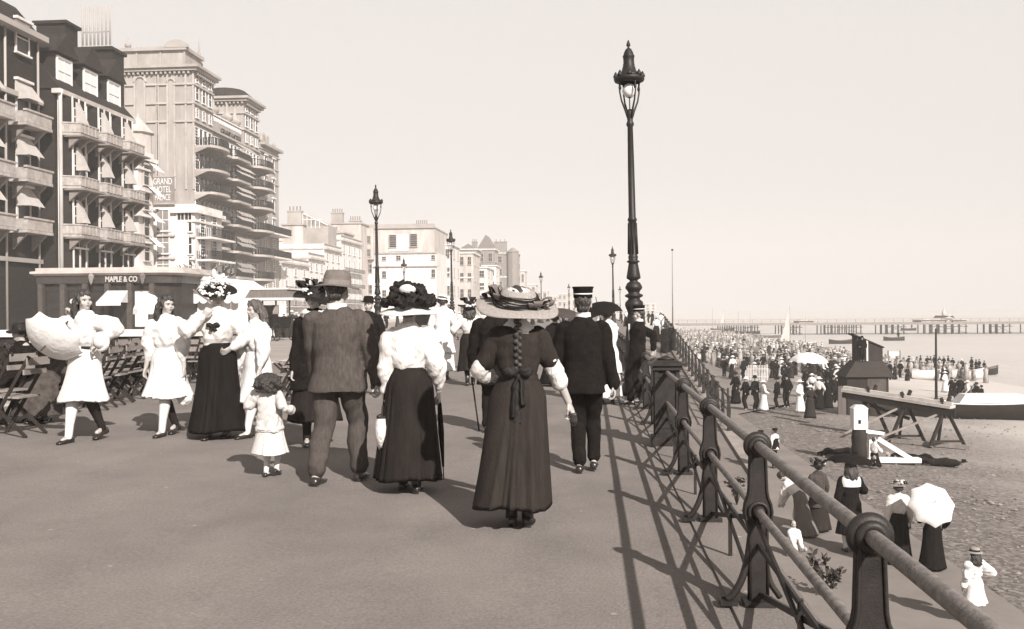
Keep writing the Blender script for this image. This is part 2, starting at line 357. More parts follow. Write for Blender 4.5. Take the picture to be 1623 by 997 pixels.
# ================================================================== PROMENADE RAILING
RAILX, RZ1, RZ2 = 0.86, 0.827, 0.485
S0, SP = 3.02, 1.985
posts_y = [S0 + SP * i for i in range(-2, 22) if i != 4]
PIL_Y = S0 + SP * 4
def smooth_path_(pts, rads, n=5):
    pts = [Vector(p) for p in pts]; out = []; rr = []
    P = [pts[0] * 2 - pts[1]] + pts + [pts[-1] * 2 - pts[-2]]; Q = [rads[0]] + list(rads) + [rads[-1]]
    for i in range(1, len(P) - 2):
        for k in range(n):
            t = k / n; a, b, c, d = P[i - 1], P[i], P[i + 1], P[i + 2]
            out.append(.5 * ((2 * b) + (c - a) * t + (2 * a - 5 * b + 4 * c - d) * t * t + (3 * b - a - 3 * c + d) * t ** 3)); rr.append(Q[i] * (1 - t) + Q[i + 1] * t)
    out.append(P[-2]); rr.append(Q[-2]); return out, rr
def rail_post_mesh():
    b = MB()
    half = [(.048, 0), (.046, RZ2 - .10), (.050, RZ2 - .075), (.066, RZ2 - .04), (.072, RZ2), (.066, RZ2 + .04), (.052, RZ2 + .075), (.046, RZ2 + .11), (.040, RZ1 - .06), (.034, RZ1 - .02)]
    prof = [(-x, z) for x, z in half] + half[::-1]
    b.prism(prof, -.020, .020)
    for sgn in (-1, 1):   # raised borders
        pts = [(sgn * (x - .003), 0, z) for x, z in half]
        b.tube(pts, .0085, 8); b.tube([(q[0], .022, q[2]) for q in pts], .008, 6); b.tube([(q[0], -.022, q[2]) for q in pts], .008, 6)
    b.torus((0, 0, RZ1), .048, .026, 'Y', 30, 12); b.torus((0, -.026, RZ1), .036, .017, 'Y', 26, 8); b.torus((0, .026, RZ1), .036, .017, 'Y', 26, 8)
    b.torus((0, -.028, RZ2), .048, .010, 'Y', 28, 8); b.torus((0, .028, RZ2), .048, .010, 'Y', 28, 8)
    for sg in (-1, 1): b.lathe([(.036, 0), (.036, .034), (.030, .05), (.026, .06)], (0, 0, RZ2), 16, M=Matrix.Rotation(sg * PI / 2, 3, 'X'))
    # curved stay down to the walk
    p_, r_ = smooth_path_([(-.04, 0, .36), (-.055, 0, .24), (-.085, 0, .13), (-.13, 0, .05), (-.165, 0, .025)], [.016, .018, .02, .02, .018]); b.tube(p_, r_, 8, flat=1.3)
    p_, r_ = smooth_path_([(.04, 0, .22), (.06, 0, .12), (.11, 0, .04)], [.014, .016, .016]); b.tube(p_, r_, 8, flat=1.3)
    b.box((-.155, 0, .012), (.09, .08, .022)); b.box((.0, 0, .014), (.16, .12, .026))
    for sx_ in (-.175, -.135): b.lathe([(.013, .022), (.010, .036)], (sx_, 0.03, 0), 6, smooth=False)
    return b.mesh('post')
rail = thing('promenade_railing', 'cast iron railing with two round rails and ringed posts along the promenade edge', 'railing', (RAILX, 0, zprom(RAILX) + .02))
pm = rail_post_mesh(); pm.materials.append(M_IRONR)
for y in posts_y:
    o = bpy.data.objects.new('post', pm); COL.objects.link(o); o.parent = rail; o.location = (0, y, 0)
ally = sorted(posts_y + [PIL_Y])
b1 = MB().tube([(0, y, RZ1 + .002 * math.sin(y * 3)) for y in np.linspace(ally[0] - .8, ally[-1], 90)], .0265, 14)
b2 = MB().tube([(0, y, RZ2) for y in np.linspace(ally[0] - .8, ally[-1], 60)], .022, 14)
part('top_rail', b1, M_RAIL, rail); part('middle_rail', b2, M_RAIL, rail)
for a, c in zip(ally[:-1], ally[1:]):
    bb_ = MB(); mid = (a + c) / 2
    bb_.bar((.012, a, .45), (.012, c, .05), .014, .030); bb_.bar((-.012, a, .05), (-.012, c, .45), .014, .030)
    bb_.bar((0, a, .31), (0, c, .31), .014, .026); bb_.bar((0, mid, 0), (0, mid, .33), .022, .022)
    part('brace', bb_, M_IRONR, rail)
# the square pillar of the railing
pil = thing('railing_pillar', 'square cast iron pillar with a wide flat cap, standing in line with the railing', 'pillar', (RAILX, PIL_Y, zprom(RAILX) + .02))
b = MB(); b.bb(-.12, .12, -.12, .12, .10, .86); b.bb(-.17, .17, -.17, .17, 0, .10)
for s in (-1, 1):
    for t in (-1, 1):
        b.bb(s * .12 - .02, s * .12 + .02, t * .12 - .02, t * .12 + .02, .10, .86)
for s in (-1, 1): b.bb(-.11, .11, s * .124 - .004, s * .124 + .004, .20, .22); b.bb(-.11, .11, s * .124 - .004, s * .124 + .004, .78, .80)
part('shaft', b, M_IRONR, pil)
b = MB(); b.box((0, 0, .885), (.34, .34, .05)); b.box((0, 0, .925), (.40, .40, .03)); b.box((0, 0, .955), (.34, .34, .03), taper=.7); b.lathe([(.10, .97), (.11, .985), (.06, 1.0), (.02, 1.02)], (0, 0, 0), 14)
b.scale(1.0)
part('cap', b, M_IRONR, pil)

# outer railing of the ramp
rr = thing('ramp_railing', 'long low iron railing of small uprights going down the outer edge of the ramp', 'railing', (RX1 - .1, 0, 0))
ysr = np.arange(34.0, 68.5, 1.5); tb = MB(); tb.tube([(0, y, zramp(y) + 1.28) for y in ysr], .035, 8); part('top_rail', tb, M_IRONR, rr)
tb = MB(); tb.tube([(0, y, zramp(y) + .78) for y in ysr], .025, 6); part('middle_rail', tb, M_IRONR, rr)
pmb = MB().prism([(-.07, 0), (-.05, .3), (-.07, .7), (-.03, 1.2), (.03, 1.2), (.07, .7), (.05, .3), (.07, 0)], -.03, .03); pmb.torus((0, 0, 1.2), .055, .022, 'Y', 12, 6)
pme = pmb.mesh('post'); pme.materials.append(M_IRONR)
for y in ysr:
    o = bpy.data.objects.new('post', pme); COL.objects.link(o); o.parent = rr; o.location = (0, y, zramp(y) + .09)
xb = MB()
for a in ysr[:-1]:
    c = a + 1.5
    xb.bar((0, a, zramp(a) + .6), (0, c, zramp(c) + .12), .02, .03); xb.bar((0, a, zramp(a) + .12), (0, c, zramp(c) + .6), .02, .03)
part('lattice', xb, M_IRONR, rr)

# ================================================================== LAMPS
def lamp(loc, label, lean=0.0, group='promenade lamp posts', H=6.46, proto=None):
    s = H / 6.46
    if proto is not None:
        r = dup(proto, loc, 0, label, group, scale=s); r.rotation_euler = (0, lean, 0); return r
    t = thing('street_lamp', label, 'street lamp', loc, 0, group); t.rotation_euler = (0, lean, 0); t.scale = (s, s, s)
    b = MB()
    b.lathe([(.30, 0), (.30, .12), (.26, .16), (.24, .22), (.22, .24), (.205, .55), (.19, .60), (.215, .66), (.215, .72), (.18, .78), (.165, 1.15), (.15, 1.25), (.175, 1.32), (.17, 1.38), (.13, 1.44), (.12, 1.52),
             (.15, 1.60), (.17, 1.66), (.16, 1.72), (.115, 1.76), (.105, 1.79), (.165, 1.82), (.165, 1.85), (.10, 1.88), (.115, 1.92), (.155, 1.97), (.155, 2.0), (.12, 2.07), (.072, 2.10), (.075, 2.12), (.13, 2.155), (.128, 2.19),
             (.105, 2.32), (.092, 2.40), (.085, 2.44), (.118, 2.455), (.118, 2.475), (.082, 2.49), (.09, 2.54), (.09, 2.56), (.078, 2.58), (.070, 3.2), (.085, 3.22), (.085, 3.25), (.066, 3.28), (.060, 4.2), (.050, 4.95), (.07, 4.98), (.07, 5.02), (.052, 5.05), (.055, 5.12), (.075, 5.20), (.055, 5.26), (.02, 5.28)], seg=18)
    for k in range(8):
        a = k * PI / 4; b.tube([(.088 * math.cos(a), .088 * math.sin(a), 2.6), (.073 * math.cos(a), .073 * math.sin(a), 3.18)], .012, 6)
    part('post', b, M_IRON, t)
    b = MB()
    for k in range(4):
        a = k * PI / 2 + .5; c, s_ = math.cos(a), math.sin(a)
        b.tube([(q * c, q * s_, z) for q, z in [(.045, 5.12), (.09, 5.24), (.17, 5.42), (.205, 5.58), (.205, 5.72), (.215, 5.80)]], [.022, .02, .016, .015, .017, .02], 7)
        b.ell((.20 * c, .20 * s_, 5.66), (.028, .028, .05), seg=8, rg=5)
    b.lathe([(.20, 5.76), (.27, 5.79), (.285, 5.83), (.27, 5.87), (.21, 5.88), (.20, 5.86), (.20, 5.76)], seg=20)
    for k in range(8):
        a = k * PI / 4; b.lathe([(.045, 0), (.05, .03), (.03, .07), (.008, .11)], (.245 * math.cos(a), .245 * math.sin(a), 5.86), 7)
    part('lantern_frame', b, M_IRON, t)
    b = MB().lathe([(.24, 5.87), (.18, 5.93), (.135, 5.98), (.115, 6.06), (.105, 6.08), (.11, 6.10), (.10, 6.12), (.10, 6.22), (.11, 6.24), (.11, 6.26), (.095, 6.28), (.085, 6.32), (.055, 6.38), (.02, 6.41), (.018, 6.43), (.04, 6.45), (.035, 6.48), (.01, 6.55)], seg=18)
    part('cowl', b, M_IRON, t)
    b = MB().ell((0, 0, 5.62), (.125, .125, .135), seg=18, rg=12); part('globe', b, M_GLASSL, t)
    b = MB().tube([(0, 0, 5.25), (0, 0, 5.52)], .010, 6).lathe([(.02, 5.48), (.07, 5.51), (.07, 5.53)], seg=10); part('burner', b, M_IRON, t)
    return t
lamp0 = lamp((0.83, 17.6, zprom(.83)), 'largest dark iron lamp post, on the sea side behind the capped man at the rail', R(-.9))
def lampat(px, ptop, X, label, lean=-.8, group='promenade lamp posts', H=6.46):
    d = ray(px, ptop); t = (X - 0) / d.x; Y = t * d.y
    zt = EYE.z + d.z * t; z0 = zprom(max(X, -8.6)) if X > -9 else .03
    return lamp((X, Y, z0), label, R(lean), group, H=zt - z0, proto=lamp0)
def lamp_y(px, Y, ptop, label, lean=-.6, z0=None):
    p = at(px, ptop, Y=Y); z0 = (zprom(p.x) if p.x > -8.6 else .03) if z0 is None else z0
    return lamp((p.x, Y, z0), label, R(lean), 'promenade lamp posts', H=(p.z - z0) * .985, proto=lamp0)
lamp_y(598, 36, 292, 'dark lamp post just right of the man in the bowler hat, second largest in view')
lamp_y(716, 57, 363, 'dark lamp post rising between the white corner house and the terrace, at the kerb')
lamp_y(858, 118, 430, 'small distant lamp post seen just over the wide straw hat')
lamp_y(972, 70, 390, 'slender lamp post on the sea side, the first one beyond the big leaning lamp')
lamp_y(641, 84, 408, 'lamp post across the road in front of the painted white end wall')
lamp_y(902, 150, 449, 'tiny far lamp post to the left of the black peaked cap')
lamp_y(983, 150, 453, 'tiny far lamp post close to the left of the big lamp pedestal')
# bare pole on the sea side
pp = thing('flag_pole', 'thin bare pole on the promenade edge far beyond the big lamp', 'pole', (at(1066, 480, Y=80).x, 80, 0)); part('pole', MB().tube([(0, 0, 0), (0, 0, 6.6)], [.06, .025], 8), M_WOODM, pp); part('cap', MB().ell((0, 0, 6.65), (.1, .1, .08)), M_IRON, pp)

# ================================================================== PIER
pr = thing('pleasure_pier', 'long pale pleasure pier on clusters of thin iron legs across the horizon', 'pier', (0, 268, -5.2))
dk = MB(); dk.bb(24, 175, -5, 5, 2.85, 3.15); dk.bb(24, 175, -5.2, -5.0, 2.6, 3.25); part('deck', dk, M_WOODM, pr)
rl = MB(); rl.bb(24, 175, -5.05, -4.98, 4.15, 4.22); rl.bb(24, 175, -5.05, -4.98, 3.7, 3.74)
for x in np.arange(24, 175, 2.5): rl.bb(x - .05, x + .05, -5.05, -4.97, 3.15, 4.2)
part('deck_railing', rl, M_WOODM, pr)
x = 36; k = 0
while x < 172:
    w = 5.5 if k % 2 else 10; lg = MB()
    for q in np.arange(0, w + .1, 1.9 if w > 6 else 1.6):
        for yy in (-4.5, 0, 4.5): lg.tube([(x + q, yy, -1), (x + q, yy, 2.9)], .16, 6)
    lg.bb(x, x + w, -4.6, -4.4, 1.9, 2.05)
    lg.bar((x, -4.55, .2), (x + w, -4.55, 2.8), .08); lg.bar((x, -4.55, 2.8), (x + w, -4.55, .2), .08); lg.bb(x, x + w, -4.6, -4.5, .25, .38)
    part('pile_cluster', lg, M_IRONR, pr); x += w + 6; k += 1
for (p0, p1, h0, kind) in [(1453, 1490, 1.1, 0), (1492, 1500, 1.8, 1), (1503, 1524, 1.0, 0), (1262, 1285, 1.0, 0)]:
    xa, xc = at(p0, 500, Y=268).x, at(p1, 500, Y=268).x; pv = MB(); h = h0
    pv.bb(xa, xc, -3.5, 3.5, 3.15, 3.15 + h * .6); pv.prism([(xa - .8, 3.15 + h * .6), (xc + .8, 3.15 + h * .6), (xc - 1.5, 3.15 + h), (xa + 1.5, 3.15 + h)], -4, 4)
    if kind: pv.lathe([(.5, 3 + h), (.6, 3.8 + h), (.1, 5 + h), (.05, 5.6 + h)], ((xa + xc) / 2, 0, 0), 8)
    part('pavilion', pv, M_CREAM, pr)
# ================================================================== BUILDINGS
WIN = {}
def win_mesh(w, h, kind):
    key = (round(w, 2), round(h, 2), kind)
    if key in WIN: return WIN[key]
    f = MB(); t = .09 * min(1.6, max(.8, w))       # local: x across, y outwards (negative = out), z up from the sill
    for x in (-w / 2, w / 2): f.bb(x - t / 2, x + t / 2, -.07, .04, 0, h)
    f.bb(-w / 2 - t / 2, w / 2 + t / 2, -.075, .04, h - t / 2, h + t / 2); f.bb(-w / 2 - t / 2, w / 2 + t / 2, -.05, .03, h * .5 - .04, h * .5 + .04)
    f.bb(-w / 2 - .14, w / 2 + .14, -.2, .035, -.12, 0.0)
    if kind == 'sash': f.bb(-.025, .025, -.03, .03, 0, h)
    if kind == 'hood': f.bb(-w / 2 - .2, w / 2 + .2, -.28, .035, h + .12, h + .3)
    if kind == 'slat':
        for q in range(1, 6): f.bb(-w / 2, w / 2, -.03, .03, h * q / 6 - .03, h * q / 6 + .03)
    p = MB(); p.add([(-w / 2, 0, 0), (w / 2, 0, 0), (w / 2, 0, h), (-w / 2, 0, h)], [(0, 1, 2, 3)])
    bl = MB(); bl.add([(-w / 2, -.012, h * .55), (w / 2, -.012, h * .55), (w / 2, -.012, h), (-w / 2, -.012, h)], [(0, 1, 2, 3)])
    fm, pm_, bm_ = f.mesh('window'), p.mesh('pane'), bl.mesh('blind')
    WIN[key] = (fm, pm_, bm_); return WIN[key]
def window(parent, loc, rz, w, h, kind='sash', frame=None, pane=None, blind=False):
    fm, pm_, bm_ = win_mesh(w, h, kind); frame = frame or M_WHITE; pane = pane or M_GLASSD
    if not fm.materials: fm.materials.append(frame); pm_.materials.append(pane); bm_.materials.append(M_GLASSM)
    o = bpy.data.objects.new('window', fm); COL.objects.link(o); o.parent = parent; o.location = loc; o.rotation_euler = (0, 0, rz)
    if frame is not fm.materials[0]: o.material_slots[0].link = 'OBJECT'; o.material_slots[0].material = frame
    for nm, me, on in (('pane', pm_, True), ('blind', bm_, blind)):
        if not on: continue
        c = bpy.data.objects.new(nm, me); COL.objects.link(c); c.parent = o
        if nm == 'pane' and pane is not me.materials[0]: c.material_slots[0].link = 'OBJECT'; c.material_slots[0].material = pane
    return o
RF = PI / 2    # rotation of a window on a front that faces +X (local -y points to +X)
def zpx(px, py, Y): return at(px, py, Y=Y).z
def yof(px, X): return at(px, 495, X=X).y
def chimney(parent, x, y, z, sx, sy, h, pots=4, m=None, pm=None, along='y'):
    c = MB(); c.bb(x - sx / 2, x + sx / 2, y - sy / 2, y + sy / 2, z - 1.0, z + h); c.bb(x - sx / 2 - .12, x + sx / 2 + .12, y - sy / 2 - .12, y + sy / 2 + .12, z + h, z + h + .25)
    o = part('chimney', c, m or M_BRICKM, parent)
    p = MB()
    for i in range(pots):
        t = (i + .5) / pots - .5; cx_, cy_ = (x + t * sx, y) if along == 'x' else (x, y + t * sy)
        p.lathe([(.16, 0), (.15, .2), (.12, .7), (.17, .8), (.17, .86)], (cx_, cy_, z + h + .25), 8)
    part('chimney_pot', p, pm or M_POT, o)
def terrace_house(name, label, X, y0, y1, h, storeys, m, wins=3, cornice=.5, parapet=.9, winw=1.0, balcony=True, bow=False, chim=2, depth=14, X0b=None, group=None, side=True, z0=.17, mroof=None):
    t = thing(name, label, 'building', (X, y0, z0), 0, group); L = y1 - y0; fh = h / storeys
    w = MB(); w.bb(-depth, 0, 0, L, 0, h + parapet)
    part('wall', w, m, t)
    tr = MB(); tr.bb(-.05, cornice, -.02, L + .02, h - .12, h + .2); tr.bb(-.05, .15, -.015, L + .015, fh - .1, fh + .15); tr.bb(-.25, .2, -.01, L + .01, h + parapet, h + parapet + .15)
    tr.bb(-depth, -.06, -.22, -.003, h - .12, h + .2)
    part('cornice', tr, M_STUCCO if m is not M_STUCCO else M_CREAM, t)
    if bow:
        bw_ = MB(); R_ = L * .30
        bw_.rings([[Vector((R_ * .55 * math.sin(a) + .0, L / 2 - R_ * math.cos(a), z)) for a in np.linspace(0, PI, 13)] for z in (0, h - .15)], closed=False, cap=(False, False))
        bw_.add([Vector((R_ * .55 * math.sin(a), L / 2 - R_ * math.cos(a), h - .15)) for a in np.linspace(0, PI, 13)], [tuple(range(13))])
        part('bow_front', bw_, m, t)
    for s in range(storeys):
        hh = fh * (.62 if s < storeys - 1 else .5)
        for k in range(wins):
            yy = L * (k + .5) / wins; off = .05
            rz = RF
            if bow:
                a = math.acos(max(-1, min(1, (L / 2 - yy) / (L * .30)))) if abs(L / 2 - yy) < L * .29 else None
                if a is not None: off += L * .30 * .55 * math.sin(a); rz = RF - (a - PI / 2) * -.5 * (-1)
            window(t, (off, yy, s * fh + fh * .22), rz, winw, hh, 'sash', blind=(random.random() < .4))
        if balcony and 0 < s < storeys - 1:
            bc = MB(); e = (L * .30 * .55 + .8) if bow else .85
            bc.bb(0, e, .25, L - .25, s * fh + .02, s * fh + .14)
            rlx = MB(); rlx.bb(e - .05, e, .25, L - .25, s * fh + .95, s * fh + 1.0); 
            for q in np.arange(.3, L - .25, .22): rlx.bb(e - .04, e - .01, q - .02, q + .02, s * fh + .14, s * fh + .95)
            o = part('balcony', bc, M_STUCCO, t); part('balcony_railing', rlx, M_IRONL, o)
    for c in range(chim): chimney(t, -depth * .5, L * (c + .5) / chim, h + parapet, 1.2, 2.2, 2.0, 5, M_BRICKM if m is not M_STUCCO else M_WALLG)
    return t

M_BLIND = mat('sun_blind', .38, .9, .12, 2); M_BALC = mat('balcony_terracotta', .31, .9, .3, 2.5, bump=.5, bscale=10)
# ---------------- red brick hotel at the left (two blocks)
HX = -38.0
YA, YB = yof(89, HX), yof(206, HX)
def hz(py, Y=YA, px=89): return zpx(px, py, Y)
mt = thing('brick_hotel', 'tall dark red brick hotel with white mullions, pale balconies and three dormers, at far left', 'building', (0, 0, 0))
eave = hz(140)
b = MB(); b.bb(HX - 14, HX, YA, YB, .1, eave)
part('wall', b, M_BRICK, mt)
rf = MB().prism([(HX + .5, eave), (HX - 3.6, eave + 4.6), (HX - 14, eave + 4.6), (HX - 14, eave)], YA - .15, YB + .1); part('roof', rf, M_DARKROOF, mt)
rfo = mt.children[-1]
g = MB(); g.bb(HX - .1, HX + .55, YA - .2, YB + .2, eave - .35, eave - .02); part('gutter', g, M_CREAM, mt)
nb = 3; BW = (YB - YA) / nb
floors = [hz(213), hz(298), hz(375)]; floors = [floors[0], floors[1], floors[2], (floors[2] + 4.6) / 2 - .3]
for i in range(nb):
    yc = YA + BW * (i + .5)
    # projecting bay
    for (z0, z1) in [(4.6, eave - .4)]:
        bay = MB(); bay.prism([(0, 0), (0, 0)], 0, 0) if False else None
        p = [(HX, yc - BW * .40), (HX + .75, yc - BW * .24), (HX + .75, yc + BW * .24), (HX, yc + BW * .40)]
        bay.rings([[Vector((x, y, z)) for x, y in p] for z in (z0, z1)], smooth=False); part('bay', bay, M_BRICK, mt)
    mul = MB()
    for fy, fx in [(-.40, .06), (-.24, .80), (0, .80), (.24, .80), (.40, .06)]:
        mul.bb(HX + fx - .03, HX + fx + .05, yc + BW * fy - .06, yc + BW * fy + .06, 4.65, eave - .4)
    mul.bb(HX + .01, HX + .13, yc + BW * .47, yc + BW * .52, 4.6, eave - .35)
    part('mullion', mul, M_STUCCO, mt)
    for k, fz in enumerate(floors):
        ztop = (floors[k - 1] if k else eave) - .9
        for dy in (-.12, .12): window(mt, (HX + .79, yc + BW * dy, fz + .9), RF, BW * .19, max(1.2, ztop - fz - 1.2), 'plain', pane=M_GLASSD)
        if k < 3:
            bal = MB(); e = 1.6
            poly = [(HX + .3, yc - BW * .47), (HX + e, yc - BW * .34), (HX + e, yc + BW * .34), (HX + .3, yc + BW * .47)]
            bal.rings([[Vector((x, y, z)) for x, y in poly] for z in (fz, fz + .22)], smooth=False)
            for (xa, ya), (xb, yb) in zip(poly[:-1], poly[1:]):
                bal.bar((xa, ya, fz + .52), (xb, yb, fz + .52), .10, .60); bal.bar((xa, ya, fz + .88), (xb, yb, fz + .88), .2, .10)
                for q_ in (.2, .4, .6, .8): bal.bar((xa + (xb - xa) * q_ + .06, ya + (yb - ya) * q_, fz + .2), (xa + (xb - xa) * q_ + .06, ya + (yb - ya) * q_, fz + .85), .08)
            o = part('balcony', bal, M_BALC, mt)
            br = MB()
            for dy in (-.33, 0, .33): br.prism([(HX + .75, fz), (HX + 1.8, fz), (HX + .75, fz - .9)], -.12, .12, off=(0, yc + BW * dy, 0))
            br.bb(HX + .5, HX + 2.02, yc - BW * .42, yc + BW * .42, fz - .12, fz + .005)
            part('bracket', br, M_BRICKM, o)
            aw = MB(); za = ztop + .2
            aw.add([(HX + .85, yc - BW * .15, za), (HX + .85, yc + BW * .02, za), (HX + 1.6, yc + BW * .02, za - 1.7), (HX + 1.6, yc - BW * .15, za - 1.7), (HX + .85, yc - BW * .15, za - 1.7), (HX + .85, yc + BW * .02, za - 1.7)], [(0, 1, 2, 3), (0, 3, 4), (1, 5, 2)])
            part('window_awning', aw, M_BLIND, mt)
    # dormer
    d = MB(); zz = eave + .3
    d.bb(HX - 4.2, HX - .35, yc - 1.15, yc + 1.15, zz, zz + 2.5)
    do = part('dormer', d, M_DARKROOF, mt)
    part('dormer_roof', MB().prism([(-1.55, 0), (1.55, 0), (0, 1.7)], -HX - .0, -HX + 4.2, M=Matrix.Rotation(PI / 2, 3, 'Z'), off=(0, yc, zz + 2.5)), M_DARKROOF, do)
    window(mt, (HX - .30, yc, zz + .35), RF, 1.9, 1.9, 'sash', pane=M_CANVAS)
dp = MB(); dp.tube([(HX + .35, YA + .15, .2), (HX + .35, YA + .15, eave - .5), (HX + .55, YA - .1, eave - .1)], .14, 8)
part('drain_pipe', dp, M_STUCCO, mt)
for i in (1, 2): 
    part('drain_pipe', MB().tube([(HX + .3, YA + BW * i, 4.6), (HX + .3, YA + BW * i, eave - .5)], .12, 8), M_STUCCO, mt)
# chimney stacks over the roof
cb = MB(); yy = YB + .3; x0, x1 = at(58, 100, Y=yy).x, at(103, 100, Y=yy).x
cb.bb(x0, x1, yy, yy + 2.0, eave, zpx(80, 38, yy)); cb.bb(x0 - .25, x1 + .25, yy - .2, yy + 2.2, zpx(80, 38, yy), zpx(80, 33, yy)); part('chimney', cb, M_BRICK, mt)
YC_ = YB + 1
cb = MB(); x0, x1 = at(110, 100, Y=YC_).x, at(176, 100, Y=YC_).x
cb.bb(x0, x1, YC_, YC_ + 2.2, eave, zpx(140, 80, YC_)); cb.bb(x0 - .2, x1 + .2, YC_ - .2, YC_ + 2.4, zpx(140, 80, YC_), zpx(140, 75, YC_)); co = part('chimney', cb, M_BRICK, mt)
rd = MB(); zt0 = zpx(140, 76, YC_)
for q in np.linspace(at(121, 60, Y=YC_).x, at(165, 60, Y=YC_).x, 8): rd.tube([(q, YC_ + 1, zt0), (q, YC_ + 1, zt0 + 3.8)], .09, 6); rd.ell((q, YC_ + 1, zt0 + .25), (.14, .14, .3), seg=8, rg=5)
rd.bb(at(121, 60, Y=YC_).x, at(165, 60, Y=YC_).x, YC_ + .95, YC_ + 1.05, zt0 + 1.6, zt0 + 1.68)
part('flue_pipe', rd, M_WALLG, co)

# nearer wing of the same hotel, set a little back
XW = at(64, 300, Y=YA).x; YW0 = yof(-60, XW)
wg = thing('brick_wing', 'near wing of the dark brick hotel with banded gable, cut by the left edge', 'building', (0, 0, 0))
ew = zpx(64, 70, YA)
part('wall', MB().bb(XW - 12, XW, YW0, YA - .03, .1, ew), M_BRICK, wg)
part('cornice', MB().bb(XW - .1, XW + .8, YW0, YA - .1, ew, ew + .4).bb(XW - .1, XW + .35, YW0, YA - .1, hz(168), hz(160)).bb(XW - .1, XW + .25, YW0, YA - .1, 5.2, 5.5), M_WALLG, wg)
part('roof', MB().prism([(XW + .3, ew + .4), (XW - 1.6, ew + 2.6), (XW - 12, ew + 2.6), (XW - 12, ew + .4)], YW0, YA - .2), M_DARKROOF, wg)
LW = YA - YW0; nbw = max(2, int(LW / 4.0))
for i in range(nbw):
    yc = YW0 + LW * (i + .5) / nbw
    for k, fz in enumerate([hz(213), hz(298), hz(375), hz(120)]):
        window(wg, (XW + .06, yc, fz + 1.0), RF, 1.5, 2.1, 'hood', frame=M_STUCCO)
        if k < 3:
            bal = MB().bb(XW, XW + 1.3, yc - 1.55, yc + 1.55, fz, fz + .2); bal.bb(XW + 1.15, XW + 1.28, yc - 1.5, yc + 1.5, fz + .22, fz + .95); bal.bb(XW + 1.08, XW + 1.36, yc - 1.6, yc + 1.6, fz + .95, fz + 1.08)
            bal.bb(XW, XW + 1.15, yc - 1.5, yc - 1.38, fz + .22, fz + .95)
            o = part('balcony', bal, M_BALC, wg); part('bracket', MB().prism([(XW, fz), (XW + 1.1, fz), (XW, fz - 1.1)], -1.2, -1.0, off=(0, yc, 0)).prism([(XW, fz), (XW + 1.1, fz), (XW, fz - 1.1)], 1.0, 1.2, off=(0, yc, 0)), M_BRICKM, o)
            aw = MB(); za = fz + 3.2
            aw.add([(XW + .1, yc - .9, za), (XW + .1, yc + .9, za), (XW + 1.1, yc + .9, za - 1.3), (XW + 1.1, yc - .9, za - 1.3), (XW + .1, yc - .9, za - 1.3)], [(0, 1, 2, 3), (0, 3, 4)])
            part('window_awning', aw, M_BLIND, wg)
for i in range(nbw + 1):
    y = min(YA - .5, YW0 + LW * i / nbw); part('drain_pipe', MB().tube([(XW + .2, y, .3), (XW + .2, y, ew)], .09, 6), M_WALLG, wg)

# ---------------- the shop pavilion in front
YS = 60.0
sx0, sx1 = at(58, 460, Y=YS).x, at(248, 460, Y=YS).x
def sz(py): return zpx(160, py, YS)
sh = thing('corner_shop', 'low dark shopfront with rounded corner, lettered fascia and stone coping before the hotels', 'shop', (0, 0, 0))
zt, zf0, zf1 = sz(424), sz(437), sz(449)
b = MB(); depth = 7
fr = [(sx0, YS + depth)] + [(sx0, YS)] + [(sx1 - .2, YS)] + [(sx1 - .2 + 1.5 * math.sin(a), YS + 1.5 - 1.5 * math.cos(a)) for a in np.linspace(.2, PI / 2, 6)] + [(sx1 + 1.3, YS + depth)]
def ring(off, z): return [Vector((x + (off if x > sx1 - .3 else (-off if x == sx0 else 0)), y - (off if y < YS + 1.4 else 0), z)) for x, y in fr]
b.rings([ring(-.25, .17), ring(-.25, zf1)], smooth=False); part('wall', b, mat('shop_dark_wood', .025, .5, .4, 3), sh)
b = MB(); b.rings([ring(0, zf1), ring(0.02, zf0 + .02)], smooth=False); fas = part('fascia', b, mat('fascia_dark', .035, .4, .3, 3, spec=.5), sh)
b = MB(); b.rings([ring(.05, zf0 + .02), ring(.3, zf0 + .16), ring(.3, zf0 + .3), ring(.05, zf0 + .34), ring(.05, zt)], smooth=False); part('coping', b, M_CREAM, sh)
for q in np.linspace(sx0 + .3, sx1 - .3, 6):
    part('pilaster', MB().bb(q - .16, q + .16, YS - .12, YS + .28, .17, zf1 - .02), mat('pilaster_brown', .06, .5, .3, 3), sh)
qs = np.linspace(sx0 + .3, sx1 - .3, 6)
for i, (a, c) in enumerate(zip(qs[:-1], qs[1:])):
    w = c - a - .34
    window(sh, ((a + c) / 2, YS + .2, .75), 0, w * .94, zf1 - 1.2, 'plain', frame=M_WOODD, pane=M_GLASSD if i != 4 else M_CANVAS)
# awning and small counter under it
ax0, ax1 = at(172, 480, Y=YS).x, at(208, 480, Y=YS).x
aw = MB(); z1, z0_ = sz(461), sz(480)
aw.add([(ax0, YS - .15, z1), (ax1 - .15, YS - .15, z1), (ax1 + .1, YS - 1.6, z0_), (ax0, YS - 1.6, z0_), (ax0, YS - 1.6, z0_ - .2), (ax1 + .1, YS - 1.6, z0_ - .2), (ax0, YS - .15, z0_), (ax1 - .15, YS - .15, z0_)], [(0, 1, 2, 3), (3, 2, 5, 4), (0, 3, 6), (1, 7, 2)])
part('awning', aw, M_CANVAS, sh)
for px in (150, 231):
    x = at(px, 443, Y=YS).x
    lo = part('wall_lantern', MB().lathe([(.02, -.45), (.08, -.35), (.2, .12), (.14, .2), (.03, .32)], (x, YS - .45, (zf0 + zf1) / 2 + .1), 6, smooth=False), M_GLASSM, sh)
    part('arm', MB().tube([(x, YS, zf1 + .2), (x, YS - .45, zf1 + .1)], .03, 6), M_IRON, lo)
